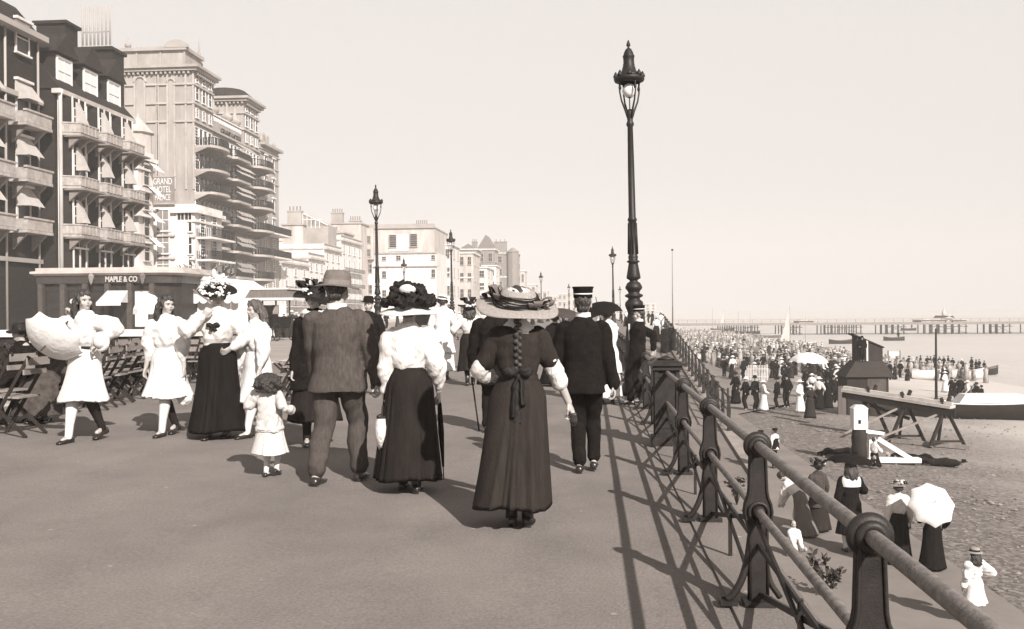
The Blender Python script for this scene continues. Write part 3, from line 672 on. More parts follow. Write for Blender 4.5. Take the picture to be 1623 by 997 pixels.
def text(body, size, loc, rot, m, parent, name='lettering', ext=.02, spacing=1.0, align='CENTER', sx=1.0, bold=0.0):
    cu = bpy.data.curves.new('lettering', 'FONT'); cu.body = body; cu.size = size; cu.extrude = ext; cu.align_x = align; cu.space_character = spacing; cu.offset = bold
    o = bpy.data.objects.new('tmp', cu); COL.objects.link(o); dg = bpy.context.evaluated_depsgraph_get(); dg.update()
    me = bpy.data.meshes.new_from_object(o.evaluated_get(dg)); bpy.data.objects.remove(o)
    me.transform(Matrix.Diagonal((sx, 1, 1, 1)))
    q = link(name, me, m, parent); q.location = loc; q.rotation_euler = rot; return q
M_LET = mat('gilt_letters', .42, .5, .2, 3)
text('MAPLE & CO', .50, (at(193, 443, Y=YS).x, YS - .07, (zf0 + zf1) / 2 - .16), (PI / 2, 0, 0), M_LET, fas, ext=.02, sx=.78, bold=.012)

# ---------------- white house between shop and grand hotel
XH = -40.0
def simple_block(name, label, X0, X1, Y0, Y1, h, m, z0=.17, coping=True, cat='building'):
    t = thing(name, label, cat, (0, 0, 0)); part('wall', MB().bb(X0, X1, Y0, Y1, z0, h), m, t)
    if coping: part('cornice', MB().bb(X0 - .1, X1 + .45, Y0 - .4, Y1 + .1, h, h + .35).bb(X0 - .1, X1 + .2, Y0 - .2, Y1, h - .9, h - .7).bb(X0, X1 + .1, Y0 - .1, Y1, h + .35, h + .9), M_STUCCO, t)
    return t
YH = 84.0
xa, xb = at(186, 300, Y=YH).x, at(219, 300, Y=YH).x
h1 = zpx(220, 252, YH)
t = simple_block('white_house', 'narrow white house with stacked awnings wedged behind the brick hotel', xa - 3, xb, YH, YH + 3, h1, M_STUCCO)
for k, py in enumerate((290, 330, 372, 412)):
    z = zpx(215, py, YH); window(t, ((xa + xb) / 2 - .5, YH - .05, z), 0, 1.3, 1.7, 'hood', frame=M_CREAM)
    window(t, (xb + .05, YH + 1.5, z), RF, 1.1, 1.7, 'hood', frame=M_CREAM)
    o = part('balcony', MB().bb(xa, xb + .5, YH - .7, YH + 2.9, z - .75, z - .55), M_STUCCO, t)
    part('window_awning', MB().add([((xa + xb) / 2 - 1.3, YH - .1, z + 2.3), ((xa + xb) / 2 + .3, YH - .1, z + 2.3), ((xa + xb) / 2 + .3, YH - 1.2, z + 1.3), ((xa + xb) / 2 - 1.3, YH - 1.2, z + 1.3)], [(0, 1, 2, 3)]).add([(xb + .1, YH + 1.5, z + 2.3), (xb + .1, YH + 3, z + 2.3), (xb + 1.2, YH + 3, z + 1.3), (xb + 1.2, YH + 1.5, z + 1.3)], [(0, 1, 2, 3)]), M_CANVAS, t)
# turret on it
part('turret', MB().lathe([(1.3, h1), (1.3, zpx(220, 200, YH)), (1.6, zpx(220, 198, YH)), (1.2, zpx(220, 190, YH)), (.2, zpx(220, 172, YH)), (.05, zpx(220, 165, YH))], (at(219, 300, Y=YH + 4).x, YH + 4, 0), 8, smooth=False), M_CREAM, t)
# house with the painted sign and octagonal bay
YG = 92.0
xa, xb = at(240, 300, Y=YG).x, at(308, 300, Y=YG).x; hs = zpx(270, 338, YG)
t = simple_block('bay_house', 'white house with a tall canted bay of sash windows under the painted hotel sign', xa - 4, xb, YG, YG + 7, hs, M_STUCCO)
bx0, bx1 = at(243, 350, Y=YG - 1).x, at(278, 350, Y=YG - 1).x
bay = MB(); poly = [(bx0 - .8, YG + .1), (bx0, YG - 1.3), (bx1, YG - 1.3), (bx1 + 1.0, YG + .1)]
bay.rings([[Vector((x, y, z)) for x, y in poly] for z in (.17, hs - .95)], smooth=False); part('bay', bay, M_STUCCO, t)
for py in (366, 402, 436):
    z = zpx(258, py, YG - 1)
    for pq in (287, 299): window(t, (at(pq, 350, Y=YG).x, YG - .05, z), 0, .75, 1.9, 'sash')
    part('cornice', MB().bb(bx1 + 1.1, xb + .1, YG - .3, YG - .003, z - .62, z - .42), M_CREAM, t)
    window(t, ((bx0 + bx1) / 2, YG - 1.35, z), 0, 1.35, 2.1, 'sash', pane=M_GLASSM); part('cornice', MB().bb(bx0 - .1, bx1 + .1, YG - 1.55, YG - 1.25, z - .6, z - .4), M_CREAM, t)
    for q in (1.8, 4.8): window(t, (xb + .05, YG + q, z), RF, 1.2, 2.0, 'slat')
    o = part('balcony', MB().bb(xb, xb + 1.6, YG + .5, YG + 6.8, z - .7, z - .5), M_STUCCO, t)
    rl = MB().bb(xb + 1.5, xb + 1.58, YG + .5, YG + 6.8, z + .35, z + .42)
    for q in np.arange(.5, 6.8, .22): rl.bb(xb + 1.52, xb + 1.57, YG + q - .03, YG + q + .03, z - .5, z + .35)
    for q in np.arange(0, 1.5, .22): rl.bb(xb + q, xb + q + .06, YG + .5, YG + .55, z - .5, z + .35)
    part('balcony_railing', rl, M_IRON, o)
# roof sign
sg = thing('roof_sign', 'painted roof board lettered for the grand hotel, standing on the white bay house', 'sign', (0, 0, 0))
sa, sb = at(240.5, 300, Y=YG - .6).x, at(276, 300, Y=YG - .6).x; z0s, z1s = zpx(258, 319, YG - .6), zpx(258, 281, YG - .6)
z0s = max(z0s, hs + .9)
bo = part('board', MB().bb(sa, sb, YG - .65, YG - .5, z0s, z1s), mat('sign_grey', .20, .8, .15, 1), sg)
part('frame', MB().bb(sa - .1, sb + .1, YG - .68, YG - .47, z1s, z1s + .12).bb(sa - .1, sb + .1, YG - .68, YG - .47, z0s - .1, z0s), M_WALLG, sg)
hgt = (z1s - z0s) / 3
for i, (tx, sc_) in enumerate([('GRAND', 1), ('HOTEL', 1), ('PALACE', .82)]):
    text(tx, hgt * 1.12, ((sa + sb) / 2, YG - .66, z1s - hgt * (i + .90)), (PI / 2, 0, 0), M_WHITE, bo, ext=.02, sx=.62 * sc_, bold=.0)

M_GRAND = mat('grand_stucco', .29, .9, .28, .6, bump=.2, bscale=3, stretch=(1, 1, .3)); M_GTRIM = mat('grand_trim', .34, .9, .2, .5)
# ---------------- the grand hotel
GX = -50.0
Y0 = yof(309, GX); Y1 = yof(412, GX); Y2 = yof(443, GX)
gh = thing('grand_hotel', 'huge pale grand hotel with twin cornice towers and tiers of dark bowed balconies', 'building', (0, 0, 0))
ZC = zpx(309, 108, Y0); TW = 6.2
XL = at(120, 200, Y=Y0).x
part('wall', MB().bb(XL, GX, Y0, Y0 + TW, .17, ZC), M_GRAND, gh)
zmid = zpx(340, 190, Y0 + TW)
part('wall', MB().bb(GX - 14, GX - .25, Y0 + TW, Y1 - TW, .17, zmid), M_GRAND, gh)
part('wall', MB().bb(GX - 8, GX, Y1 - TW, Y1, .17, ZC), M_GRAND, gh)
z2 = zpx(443, 243, Y2)
part('wall', MB().bb(GX - 10, GX, Y1, Y2, .17, z2), M_GRAND, gh)
# attic storey and its ornamental coping
za0, za1 = ZC, zpx(290, 78, Y0); xa0, xa1 = at(176, 90, Y=Y0).x, at(290, 90, Y=Y0).x
part('attic', MB().bb(xa0 - 4, xa1, Y0 + .5, Y0 + 5.5, za0, za1), M_GRAND, gh)
cp = MB().bb(xa0 - 4.3, xa1 + .35, Y0 + .1, Y0 + 5.9, za1, za1 + .45)
for q in np.linspace(xa0, xa1, 4): cp.bb(q - .12, q + .12, Y0 + .38, Y0 + .5, za0, za1)
for q in np.arange(at(215, 90, Y=Y0).x, xa1 - .5, .5): cp.lathe([(.1, 0), (.12, .15), (.05, .3)], (q, Y0 + .5, za1 + .45), 6)
cp.lathe([(.1, 0), (.4, .3), (.4, .6), (.1, .9), (.03, 1.6)], (at(200, 90, Y=Y0).x, Y0 + .5, za1 + .4), 8)
cp.prism([(1.6 * math.cos(a), 1.0 * math.sin(a)) for a in np.linspace(0, PI, 9)], Y0 + .05, Y0 + .6, off=(xa1 - 1.0, 0, za1 + .3))
part('coping', cp, M_WALLG, gh)
def tower_trim(yt, xl, name='cornice'):
    c = MB(); c.bb(xl, GX + 1.0, yt - .9, yt + TW + .6, ZC, ZC + .35); c.bb(xl, GX + .7, yt - .6, yt + TW + .4, ZC - .35, ZC)
    for q in np.arange(.2, TW, .6): c.bb(GX, GX + .55, yt + q, yt + q + .25, ZC - .8, ZC - .35)
    for q in np.arange(xl, GX, .6): c.bb(q, q + .25, yt - .45, yt, ZC - .7, ZC - .35)
    part('cornice', c, M_WALLG, gh)
tower_trim(Y0, XL); tower_trim(Y1 - TW, GX - 8)
st = MB(); levels = [zpx(300, p, Y0) for p in (133, 163, 192)]
for z in levels:
    for p0, p1 in ((150, 213), (232, 265), (276, 296), (297, 311)):
        a, c = at(p0, 150, Y=Y0).x, at(p1, 150, Y=Y0).x; st.bb(a, min(c, GX + .18), Y0 - .22, Y0 - .002, z - .12, z + .12)
    st.bb(GX + .002, GX + .25, Y0 - .2, Y0 + TW, z - .13, z + .13)
    st.bb(GX - .2, GX + .2, Y0 + TW, Y1 - TW, z - .13, z + .13) if z < zmid + .2 else None
    st.bb(GX - 8, GX + .25, Y1 - TW - .2, Y1 + .1, z - .13, z + .13)
    st.bb(GX + .002, GX + .15, Y1, Y2, z - 4, z - 3.8)
part('string_course', st, M_GTRIM, gh)
pl = MB()
for px in (197, 214, 230, 249, 251, 266, 277, 295, 307):
    x = at(px, 200, Y=Y0).x; pl.bb(x - .13, x + .13, Y0 - .14, Y0, zpx(300, 300, Y0), ZC - .4)
part('pilaster', pl, M_GTRIM, gh)
for px0, px1, top in ((213, 231, 122), (265, 277, 125)):
    ar = MB(); xc = (at(px0, 150, Y=Y0).x + at(px1, 150, Y=Y0).x) / 2; rr_ = abs(at(px1, 150, Y=Y0).x - at(px0, 150, Y=Y0).x) / 2; zc = zpx(px0, top, Y0) - rr_
    ar.tube([(xc + rr_ * math.cos(a), Y0 - .05, zc + rr_ * math.sin(a)) for a in np.linspace(0, PI, 11)], .16, 6); part('arch_moulding', ar, M_GTRIM, gh)
part('roof', MB().lathe([(3.9, ZC + .35), (3.8, ZC + .9), (2.6, ZC + 1.9), (.4, ZC + 2.3)], (GX - 3.6, Y1 - TW / 2, 0), 14), M_DARKROOF, gh)
# centre cupola and flagpole
cu_x, cu_y = GX - 2, (Y0 + Y1) / 2 - 5.2
cu = part('cupola', MB().lathe([(1.6, zmid), (1.5, zmid + 4.2), (1.9, zmid + 4.5), (1.9, zmid + 4.9), (1.0, zmid + 6.2), (.5, zmid + 6.6), (.5, zmid + 7.6), (.15, zmid + 9.2), (.08, zmid + 11)], (cu_x, cu_y, 0), 10), M_GRAND, gh)
for dy in (1.5, 6.5, 9.5): part('urn', MB().lathe([(.5, 0), (.5, 1.2), (.9, 1.5), (.9, 1.9), (.3, 2.4), (.12, 3.8)], (GX - .8, cu_y + dy, zmid), 8), M_GRAND, gh)
# windows on the tower fronts near the top and crest of the parapet
for yt in (Y0, Y1 - TW):
    for q in range(3):
        window(gh, (GX + .06, yt + TW * (q + .5) / 3, levels[1] + .5), RF, 1.0, 2.0, 'plain'); window(gh, (GX + .06, yt + TW * (q + .5) / 3, levels[0] + .4), RF, .8, .9, 'plain')
        window(gh, (GX + .06, yt + TW * (q + .5) / 3, levels[2] + .6), RF, .8, 1.2, 'slat')
pp_ = MB()
for q in np.arange(Y0 + TW + .3, Y1 - TW, .55): pp_.lathe([(.12, 0), (.18, .35), (.08, .8)], (GX - .3, q, zmid), 6)
pp_.bb(GX - .5, GX - .1, Y0 + TW, Y1 - TW, zmid + .8, zmid + 1.0); part('balustrade', pp_, M_STUCCO, gh)
# hotel name letters on the frieze
text('GRAND HOTEL', 1.15, (GX + .04, (Y0 + Y1) / 2 + .8, zmid - 1.35), (PI / 2, 0, PI / 2), M_DARKROOF, gh, ext=.03, sx=.95, bold=.02)
# balcony tiers
fz = [zpx(421, p, yof(421, GX)) for p in (280, 311, 341, 375, 412, 448)]
fz = [fz[0] + (fz[0] - fz[5]) / 5 * .0] + fz[1:]
bowc = [(Y0 + TW / 2, TW / 2 - .2), (Y1 - TW / 2, TW / 2 - .2)]
midY = (Y0 + Y1) / 2
def front(y):
    o = 1.35
    for yc, hw in ((Y0 + TW / 2, 3.3), (Y1 - TW / 2, 3.3)):
        if abs(y - yc) < hw: o = max(o, 1.35 + 1.5 * math.sqrt(1 - ((y - yc) / hw) ** 2))
    if abs(y - midY) < 2.6: o = 2.0
    return o
yy = np.arange(Y0 + .1, Y1 + .05, .25)
for k, z in enumerate(fz):
    sl = MB(); n = len(yy)
    vs = []
    for y in yy: o = front(y) + GX; vs += [(GX - .3, y, z), (o + .2, y, z), (o + .2, y, z + .32), (GX - .3, y, z + .32)]
    sl.add(vs, [(4 * i + a, 4 * i + (a + 1) % 4, 4 * i + 4 + (a + 1) % 4, 4 * i + 4 + a) for i in range(n - 1) for a in range(4)] + [(3, 2, 1, 0), tuple(4 * (n - 1) + a for a in range(4))])
    so = part('balcony', sl, M_GTRIM, gh)
    rl = MB()
    rl.tube([(GX + front(y) + .05, y, z + 1.30) for y in yy[::2]], .05, 5); rl.tube([(GX + front(y) + .05, y, z + .45) for y in yy[::2]], .03, 5)
    for y in yy:
        x = GX + front(y) + .05; rl.bb(x - .03, x + .03, y - .095, y + .095, z + .32, z + 1.28)
    for q in np.arange(.3, 1.9, .22): rl.bb(GX + q, GX + q + .12, Y0 + .08, Y0 + .13, z + .32, z + 1.28)
    part('balcony_railing', rl, M_IRON, so)
    brk = MB()
    for y in yy[::5]: brk.prism([(GX, z), (GX + front(y) - .15, z), (GX, z - .75)], -.08, .08, off=(0, y, 0))
    part('bracket', brk, M_WALLG, so)
    nwin = 17
    for q in range(nwin):
        y = Y0 + (Y1 - Y0) * (q + .5) / nwin
        window(gh, (GX + (.06 if (y < Y0 + TW or y > Y1 - TW) else -.2), y, z + .4), RF, 1.0, 2.3, 'slat' if q % 4 == 0 else 'plain', blind=False)
    # striped sun blinds half way along, brackets standing out
    fl = MB()
    for q in np.arange(-2.4, 2.5, .8):
        fl.bar((GX + 2.0, midY + q, z + 2.2), (GX + 2.9, midY + q, z + 1.5), .10, .08); fl.bar((GX + 2.0, midY + q, z + 1.5), (GX + 2.9, midY + q, z + .9), .10, .08)
    part('awning_arm', fl, M_GTRIM, gh)
for k in range(7):
    z = z2 - 3.4 - 3.15 * k
    if z < 1: break
    for q in (.3, .7): window(gh, (GX + .06, Y1 + (Y2 - Y1) * q, z), RF, 1.0, 1.9, 'slat' if k > 3 else 'hood')
part('cornice', MB().bb(GX - 10, GX + .7, Y1 + .7, Y2 + .5, z2, z2 + .4).bb(GX - 10, GX + .3, Y1 + .1, Y2 + .1, z2 - 1.1, z2 - .9), M_WALLG, gh)
for k in (3, 4):
    z = fz[k] + .2; so = part('balcony', MB().bb(GX, GX + 2.2, Y1 + .1, Y2 - .2, z, z + .25), M_STUCCO, gh); rl = MB().bb(GX + 2.1, GX + 2.18, Y1 + .1, Y2 - .2, z + 1.2, z + 1.28)
    for q in np.arange(Y1 + .1, Y2 - .2, .22): rl.bb(GX + 2.12, GX + 2.17, q, q + .12, z + .25, z + 1.2)
    part('balcony_railing', rl, M_IRON, so)
for q in range(5): part('dormer', MB().prism([(-.5, 0), (.5, 0), (.5, 1.2), (0, 1.7), (-.5, 1.2)], 0, 2, M=Matrix.Rotation(PI / 2, 3, 'Z'), off=(GX + .2, Y1 + 1 + q * .9, z2 + .3)) if q in (1, 3) else MB().lathe([(.2, 0), (.3, .5), (.1, 1.0)], (GX, Y1 + 1 + q * 1.5, z2 + .4), 6), M_GRAND, gh)

# ---------------- white terraces between the grand hotel and the corner house
def tz(px, py, X): return zpx(px, py, yof(px, X))
TX = -50.0
segs = [(446, 489, 418, 'pale stucco terrace house with blinds, next past the grand hotel', M_STUCCO, 2, False, 4),
        (489, 514, 410, 'white bow fronted terrace house, second past the grand hotel', M_STUCCO, 2, True, 4),
        (514, 541, 396, 'white terrace house with small attic windows in the middle of the row', M_STUCCO, 2, False, 5),
        (541, 574, 384, 'white terrace house nearest the grey topped corner house', M_STUCCO, 3, True, 5)]
for (p0, p1, pt, lab, m, wn, bow, stn) in segs:
    y0_, y1_ = yof(p0, TX), yof(p1, TX); h = tz((p0 + p1) / 2, pt, TX)
    terrace_house('terrace_house', lab, TX, y0_, y1_ - .1, h - .3, stn, m, wn + 1, winw=1.3, bow=False, chim=1, depth=16, group='white terrace houses')
# higher grey attics and roofs behind them
def block_px(name, label, p0, p1, ptop, Y, m, depth=8, chim=None, pots=6, cat='building', hip=False, win=None):
    xa, xb = at(p0, ptop, Y=Y).x, at(p1, ptop, Y=Y).x; z1 = zpx((p0 + p1) / 2, ptop, Y)
    t = thing(name, label, cat, (0, 0, 0)); part('wall', MB().bb(xa, xb, Y, Y + depth, .05, z1), m, t)
    part('coping', MB().bb(xa - .2, xb + .25, Y - .25, Y + depth + .2, z1, z1 + .3), M_WALLG, t)
    if chim:
        for c in chim:
            ca, cb_ = at(c[0], 350, Y=Y + 2).x, at(c[1], 350, Y=Y + 2).x; zc = zpx(c[0], c[2], Y + 2)
            chimney(t, (ca + cb_) / 2, Y + 2, z1, abs(cb_ - ca), 1.2, max(.3, zc - z1 - .3), pots, M_WALLG, along='x')
    if win:
        for (px, py, w, h) in win:
            p = at(px, py, Y=Y); window(t, (p.x, Y - .05, p.z), 0, w, h, 'sash')
    return t
YT = yof(446, TX)
block_px('rear_house', 'grey rendered gable house with a brick stack and glazed lean-to behind the terrace', 447, 480, 357, 176, M_CREAM, chim=[(457, 479, 334)], pots=4)
t = thing('roof_studio', 'glazed sloping studio roof right of the brick stack above the terrace', 'roof', (0, 0, 0)); xa = at(480, 340, Y=178).x; xb = at(520, 357, Y=178).x; zl, zh, zr = zpx(480, 358, 178), zpx(480, 338, 178), zpx(520, 357, 178)
sgm = MB().prism([(xa, zl - 14), (xb, zl - 14), (xb, zr), (xa, zh)], 178, 184); part('wall', sgm, M_WALLG, t)
gl = MB()
for i in range(5): x = xa + (xb - xa) * i / 6; gl.bb(x - .07, x + .07, 177.9, 178.0, zl - .5, zh - (zh - zr) * i / 6)
gl.bar((xa, 177.9, zh), (xb, 177.9, zr), .12, .2); gl.bb(xa, xb - 1.2, 177.88, 177.98, (zl + zh) / 2 - .1, (zl + zh) / 2 + .05); part('glazing_bar', gl, M_STUCCO, t)
part('pane', MB().add([(xa, 177.95, zl), (xb - .1, 177.95, zl), (xa, 177.95, zh - .1)], [(0, 1, 2)]), M_GLASSM, t)
block_px('rear_house', 'house with paired arched attic windows below the glazed studio', 478, 514, 372, 186, M_CREAM, win=[(492, 378, 1.0, 2.0), (500, 379, 1.0, 2.0), (508, 380, 1.0, 2.0)])
block_px('rear_house', 'slate topped rear house with a row of clay pots at its ridge', 514, 545, 370, 194, M_WALLG, chim=[(514, 535, 366)], pots=7)
block_px('rear_house', 'tall grey rear house under the broad chimney stack right of the studio', 525, 572, 355, 205, M_CREAM, chim=[(526, 544, 337), (554, 572, 349)], pots=5)
# corner house facing the camera
YK = 212.0
def kx(px): return at(px, 450, Y=YK).x
def kz(py): return zpx(640, py, YK)
ck = thing('corner_house', 'big corner house, grey upper storeys over white lower walls with faint painted lettering', 'building', (0, 0, 0))
part('wall', MB().bb(kx(573), kx(692), YK, YK + 20, .05, kz(401)), M_STUCCO, ck)
part('upper_wall', MB().bb(kx(574), kx(689), YK + .15, YK + 20, kz(401), kz(362)), M_CREAM, ck)
part('upper_wall', MB().bb(kx(574), kx(594), YK - 1.2, YK + .1, kz(411), kz(362)), M_CREAM, ck, 'narrow projecting grey bay on the left')
part('upper_wall', MB().bb(kx(617), kx(648), YK + .02, YK + .14, kz(398), kz(371)), M_STUCCO, ck, 'white painted panel between the two upper windows')
part('parapet', MB().bb(kx(575), kx(690), YK - .25, YK + 20, kz(362), kz(360)).bb(kx(576), kx(689), YK, YK + .5, kz(360), kz(355)).bb(kx(572), kx(693), YK - .3, YK, kz(402), kz(400)).bb(kx(592), kx(697), YK - .4, YK, kz(423), kz(421.5)).bb(kx(572), kx(594), YK - .3, YK, kz(412), kz(410)), M_WALLG, ck)
for (px, py, w, h) in [(623, 392, 1.7, 2.9), (656, 391, 1.7, 2.9), (586, 385, 1.2, 1.6), (586, 406, 1.2, 1.6)]:
    window(ck, (kx(px), (YK - .02) if px > 600 else YK - 1.26, kz(py)), 0, w, h, 'slat', frame=M_CREAM)
for (px, py, w, h) in [(609, 412, .9, .8), (632, 412, 1.0, 1.0), (687, 412, .8, 1.0), (586, 432, 1.1, 2.0), (609, 440, .9, 1.5), (687, 440, .8, 1.8), (586, 465, 1.1, 2.0), (609, 470, .9, 1.5), (632, 470, .9, 1.5), (660, 470, 1.1, 1.5)]:
    window(ck, (kx(px), YK - .06, kz(py)), 0, w, h, 'sash', frame=M_CREAM)
chimney(ck, kx(663), YK + 5, kz(356), 2.8, 1.2, .3, 6, M_WALLG, along='x')
# ---------------- terraces further on, right of the corner house
def far_house(label, p0, p1, ptop, Y, m, depth=8, st=4, wn=2, chim=None, name='far_house', group='distant sea front houses', roof=None):
    xa, xb = at(p0, ptop, Y=Y).x, at(p1, ptop, Y=Y).x; z1 = zpx((p0 + p1) / 2, ptop, Y)
    t = thing(name, label, 'building', (0, 0, 0), 0, group); part('wall', MB().bb(xa, xb, Y, Y + depth, .05, z1), m, t)
    part('cornice', MB().bb(xa - .2, xb + .4, Y - .3, Y + depth, z1, z1 + .35).bb(xa, xb + .1, Y - .12, Y, z1 * .62, z1 * .64), M_STUCCO, t)
    for s in range(st):
        for q in range(wn): window(t, (xa + (xb - xa) * (q + .5) / wn, Y - .06, z1 * (s + .3) / st), 0, min(1.4, (xb - xa) / wn * .45), z1 / st * .5, 'sash', frame=M_CREAM)
        for q in range(2): window(t, (xb + .06, Y + depth * (q + .5) / 2, z1 * (s + .3) / st), RF, 1.3, z1 / st * .5, 'sash', frame=M_CREAM)
    if roof: part('roof', MB().prism([(xa, z1 + .35), (xb, z1 + .35), ((xa + xb) / 2, z1 + roof)], Y, Y + depth), M_SLATE, t)
    if chim:
        for c in chim:
            ca, cb_ = at(c[0], 350, Y=Y + 2).x, at(c[1], 350, Y=Y + 2).x; zc = zpx(c[0], c[2], Y + 2)
            chimney(t, (ca + cb_) / 2, Y + 2, z1, abs(cb_ - ca), 1.5, max(.3, zc - z1 - .3), 3, M_BRICKM, along='x')
    return t
far_house('slim white house tucked against the right side of the corner house', 690, 716, 389, 228, M_STUCCO, 14)
far_house('grey topped terrace house just right of the kerb lamp post', 714, 750, 402, 244, M_CREAM, 14, wn=3)
far_house('white terrace house with bay below the slate roofs', 738, 772, 425, 262, M_STUCCO, 16, wn=2)
far_house('brick house with one tall chimney and gabled roof behind the terrace', 728, 756, 396, 300, M_BRICKM, 10, chim=[(748, 756, 383)], roof=2)
far_house('brick gabled house left of the dark corner tower', 756, 784, 396, 310, M_BRICKM, 12, roof=5)
far_house('pale bow fronted house at the foot of the dark corner tower', 764, 786, 422, 290, M_STUCCO, 12)
t = far_house('dark brick corner tower house with a square stack, last tall block of the row', 783, 820, 402, 330, M_BRICKM, 12, st=5, wn=2, chim=[(783, 803, 383)], name='tower_house', group=None)
tx = at(812, 400, Y=328).x
part('turret', MB().lathe([(2.0, 2), (2.0, zpx(812, 400, 328)), (2.3, zpx(812, 399, 328)), (.3, zpx(812, 392, 328))], (tx, 330, 0), 8, smooth=False), M_BRICKM, t)
for i, (p0, p1, pt) in enumerate([(818, 832, 430), (832, 850, 452), (850, 868, 462), (868, 884, 470), (884, 898, 466), (898, 914, 462), (914, 930, 470), (1006, 1022, 484), (1022, 1040, 482), (960, 985, 480)]):
    far_house(['small far house with a pointed top beside the tower house', 'far pale terrace block seen over the straw hat', 'far low terrace block behind the straw hat crown', 'far low house at the end of the straw hat brim', 'far house left of the tiny lamp post', 'far tall house behind the tiny lamp post', 'far house touching the black peaked cap', 'faint far block left of the promenade strollers', 'faint far block above the promenade strollers', 'faint far block behind the slender lamp post'][i], p0, p1, pt, 420 + 30 * i, M_CREAM, 12, st=3, wn=2)

# ---------------- pale marquee, sun shelter and road wall
YM = 64.0
mq = thing('tea_marquee', 'white canvas marquee with scalloped painted valance right of the dark shop', 'marquee', (0, 0, 0))
xa, xb = at(264, 450, Y=YM).x, at(392, 450, Y=YM).x; z0_, z1_ = zpx(300, 500, YM), zpx(300, 432, YM)
b = MB().prism([(xa, .17), (xb, .17), (xb, zpx(380, 470, YM)), (at(345, 440, Y=YM).x, zpx(345, 440, YM)), (xa, z1_)], YM, YM + 7); part('canopy', b, M_CANVAS, mq)
sc_ = MB(); n = 9; zv = zpx(300, 470, YM)
for i in range(n):
    x0, x1 = xa + .3 + (xb - xa - .6) * i / n, xa + .3 + (xb - xa - .6) * (i + 1) / n; c = (x0 + x1) / 2; r_ = (x1 - x0) / 2
    sc_.prism([(c + r_ * math.cos(a), zv - .25 + r_ * .9 * math.sin(a)) for a in np.linspace(PI, 2 * PI, 9)] + [(x1, zv + .2), (x0, zv + .2)], YM - .62, YM - .6)
part('valance', sc_, M_CANVAS, mq)
part('pole', MB().tube([(xa + .2, YM - .5, 0.1), (xa + .2, YM - .5, zv)], .05, 6).tube([(xb - 1, YM - .5, .1), (xb - 1, YM - .5, zv)], .05, 6).bb(xa, xb - .8, YM - .66, YM - .56, zv + .2, zv + .3).bar((at(300, 452, Y=YM).x, YM - .6, zpx(300, 452, YM)), (at(345, 480, Y=YM).x, YM - .7, zpx(345, 480, YM)), .08), M_WOODM, mq)
part('trim', MB().bb(xa, xb - 2, YM - .1, YM - .02, z1_ - .55, z1_ - .42).bb(xa, xb - 2, YM - .12, YM - .02, z1_ - 1.25, z1_ - 1.17), M_CREAM, mq)
for i, (px0, px1, pz) in enumerate([(270, 330, 415), (330, 372, 418)]):
    YY = 78; tt = thing('garden_shrub', ['feathery pale shrub on the hotel terrace above the marquee left half', 'feathery pale shrub on the hotel terrace above the marquee right half'][i], 'shrub', (at((px0 + px1) / 2, 440, Y=YY).x, YY, .1), 0, 'terrace shrubs')
    lf = MB(); wd = abs(at(px1, 440, Y=YY).x - at(px0, 440, Y=YY).x) / 2; zt_ = zpx(px0, pz, YY)
    for k in range(420):
        a = random.uniform(-1, 1) * wd; z = random.random() ** .7 * zt_ * (1 - .25 * abs(a / wd)); y = random.uniform(-1.2, 1.2); s = .28
        v = Vector((a, y, z)); d1 = Vector((random.uniform(-1, 1), random.uniform(-1, 1), random.uniform(.2, 1.4))) * s; d2 = d1.cross(Vector((random.random(), random.random(), random.random()))) * .8
        lf.add([v - d2 * .5, v + d1, v + d2 * .5, v - d1 * .3], [(0, 1, 2, 3)])
    part('foliage', lf, mat('pale_leaves', .30, .8, .3, 5), tt); part('stem', MB().tube([(0, 0, 0), (0, 0, zt_ * .8)], [.08, .03], 6), M_WOODD, tt)
YK2 = 58.0
ks = thing('sun_shelter', 'small shelter with a grey pitched roof and hanging posters behind the long haired girl', 'shelter', (0, 0, 0))
xa, xb = at(388, 470, Y=YK2).x, at(462, 470, Y=YK2).x; ze, zr_ = zpx(420, 472, YK2), zpx(420, 459, YK2)
part('roof', MB().prism([(0, 0)] * 0 or [(xa, ze), (xb, ze), (xb - .35, zr_), (xa + .35, zr_)], YK2, YK2 + 2.6), mat('shelter_roof', .13, .7, .3, 2, stretch=(6, 1, 1), bump=.4), ks)
part('ridge', MB().bb(xa + .2, xb - .2, YK2 - .05, YK2 + 2.7, zr_, zr_ + .1).bb(xa - .1, xb + .1, YK2 - .1, YK2 + 2.7, ze - .16, ze - .002), M_STUCCO, ks)
for q in np.linspace(xa + .2, xb - .2, 4): part('post', MB().tube([(q, YK2 + .2, 0.03), (q, YK2 + .2, ze - .16)], .06, 8), M_WOODD, ks)
for i, q in enumerate(np.linspace(xa + .6, xb - .6, 5)): part('poster', MB().bb(q - .22, q + .22, YK2 + .1, YK2 + .14, 1.3 + .2 * (i % 2), 2.1), [M_CANVAS, M_WALLG, M_CANVAS, M_BRICKM, M_CANVAS][i], ks)
part('counter', MB().bb(xa + .3, xb - .3, YK2 + .3, YK2 + .9, .03, 1.05), M_WOODD, ks)
# low white wall at the far side of the promenade
lw = thing('low_wall', 'low whitewashed wall running along the road behind the folding chairs', 'wall', (0, 0, 0))
xa, xb = at(-70, 525, Y=22).x, at(335, 525, Y=22).x
part('coping', MB().bb(xa, xb, 22 - .18, 22 + .18, zpx(200, 533, 22), zpx(200, 522, 22)), M_STUCCO, lw); part('base', MB().bb(xa, xb, 22 - .1, 22 + .1, 0.03, zpx(200, 533, 22)), M_WOODD, lw)

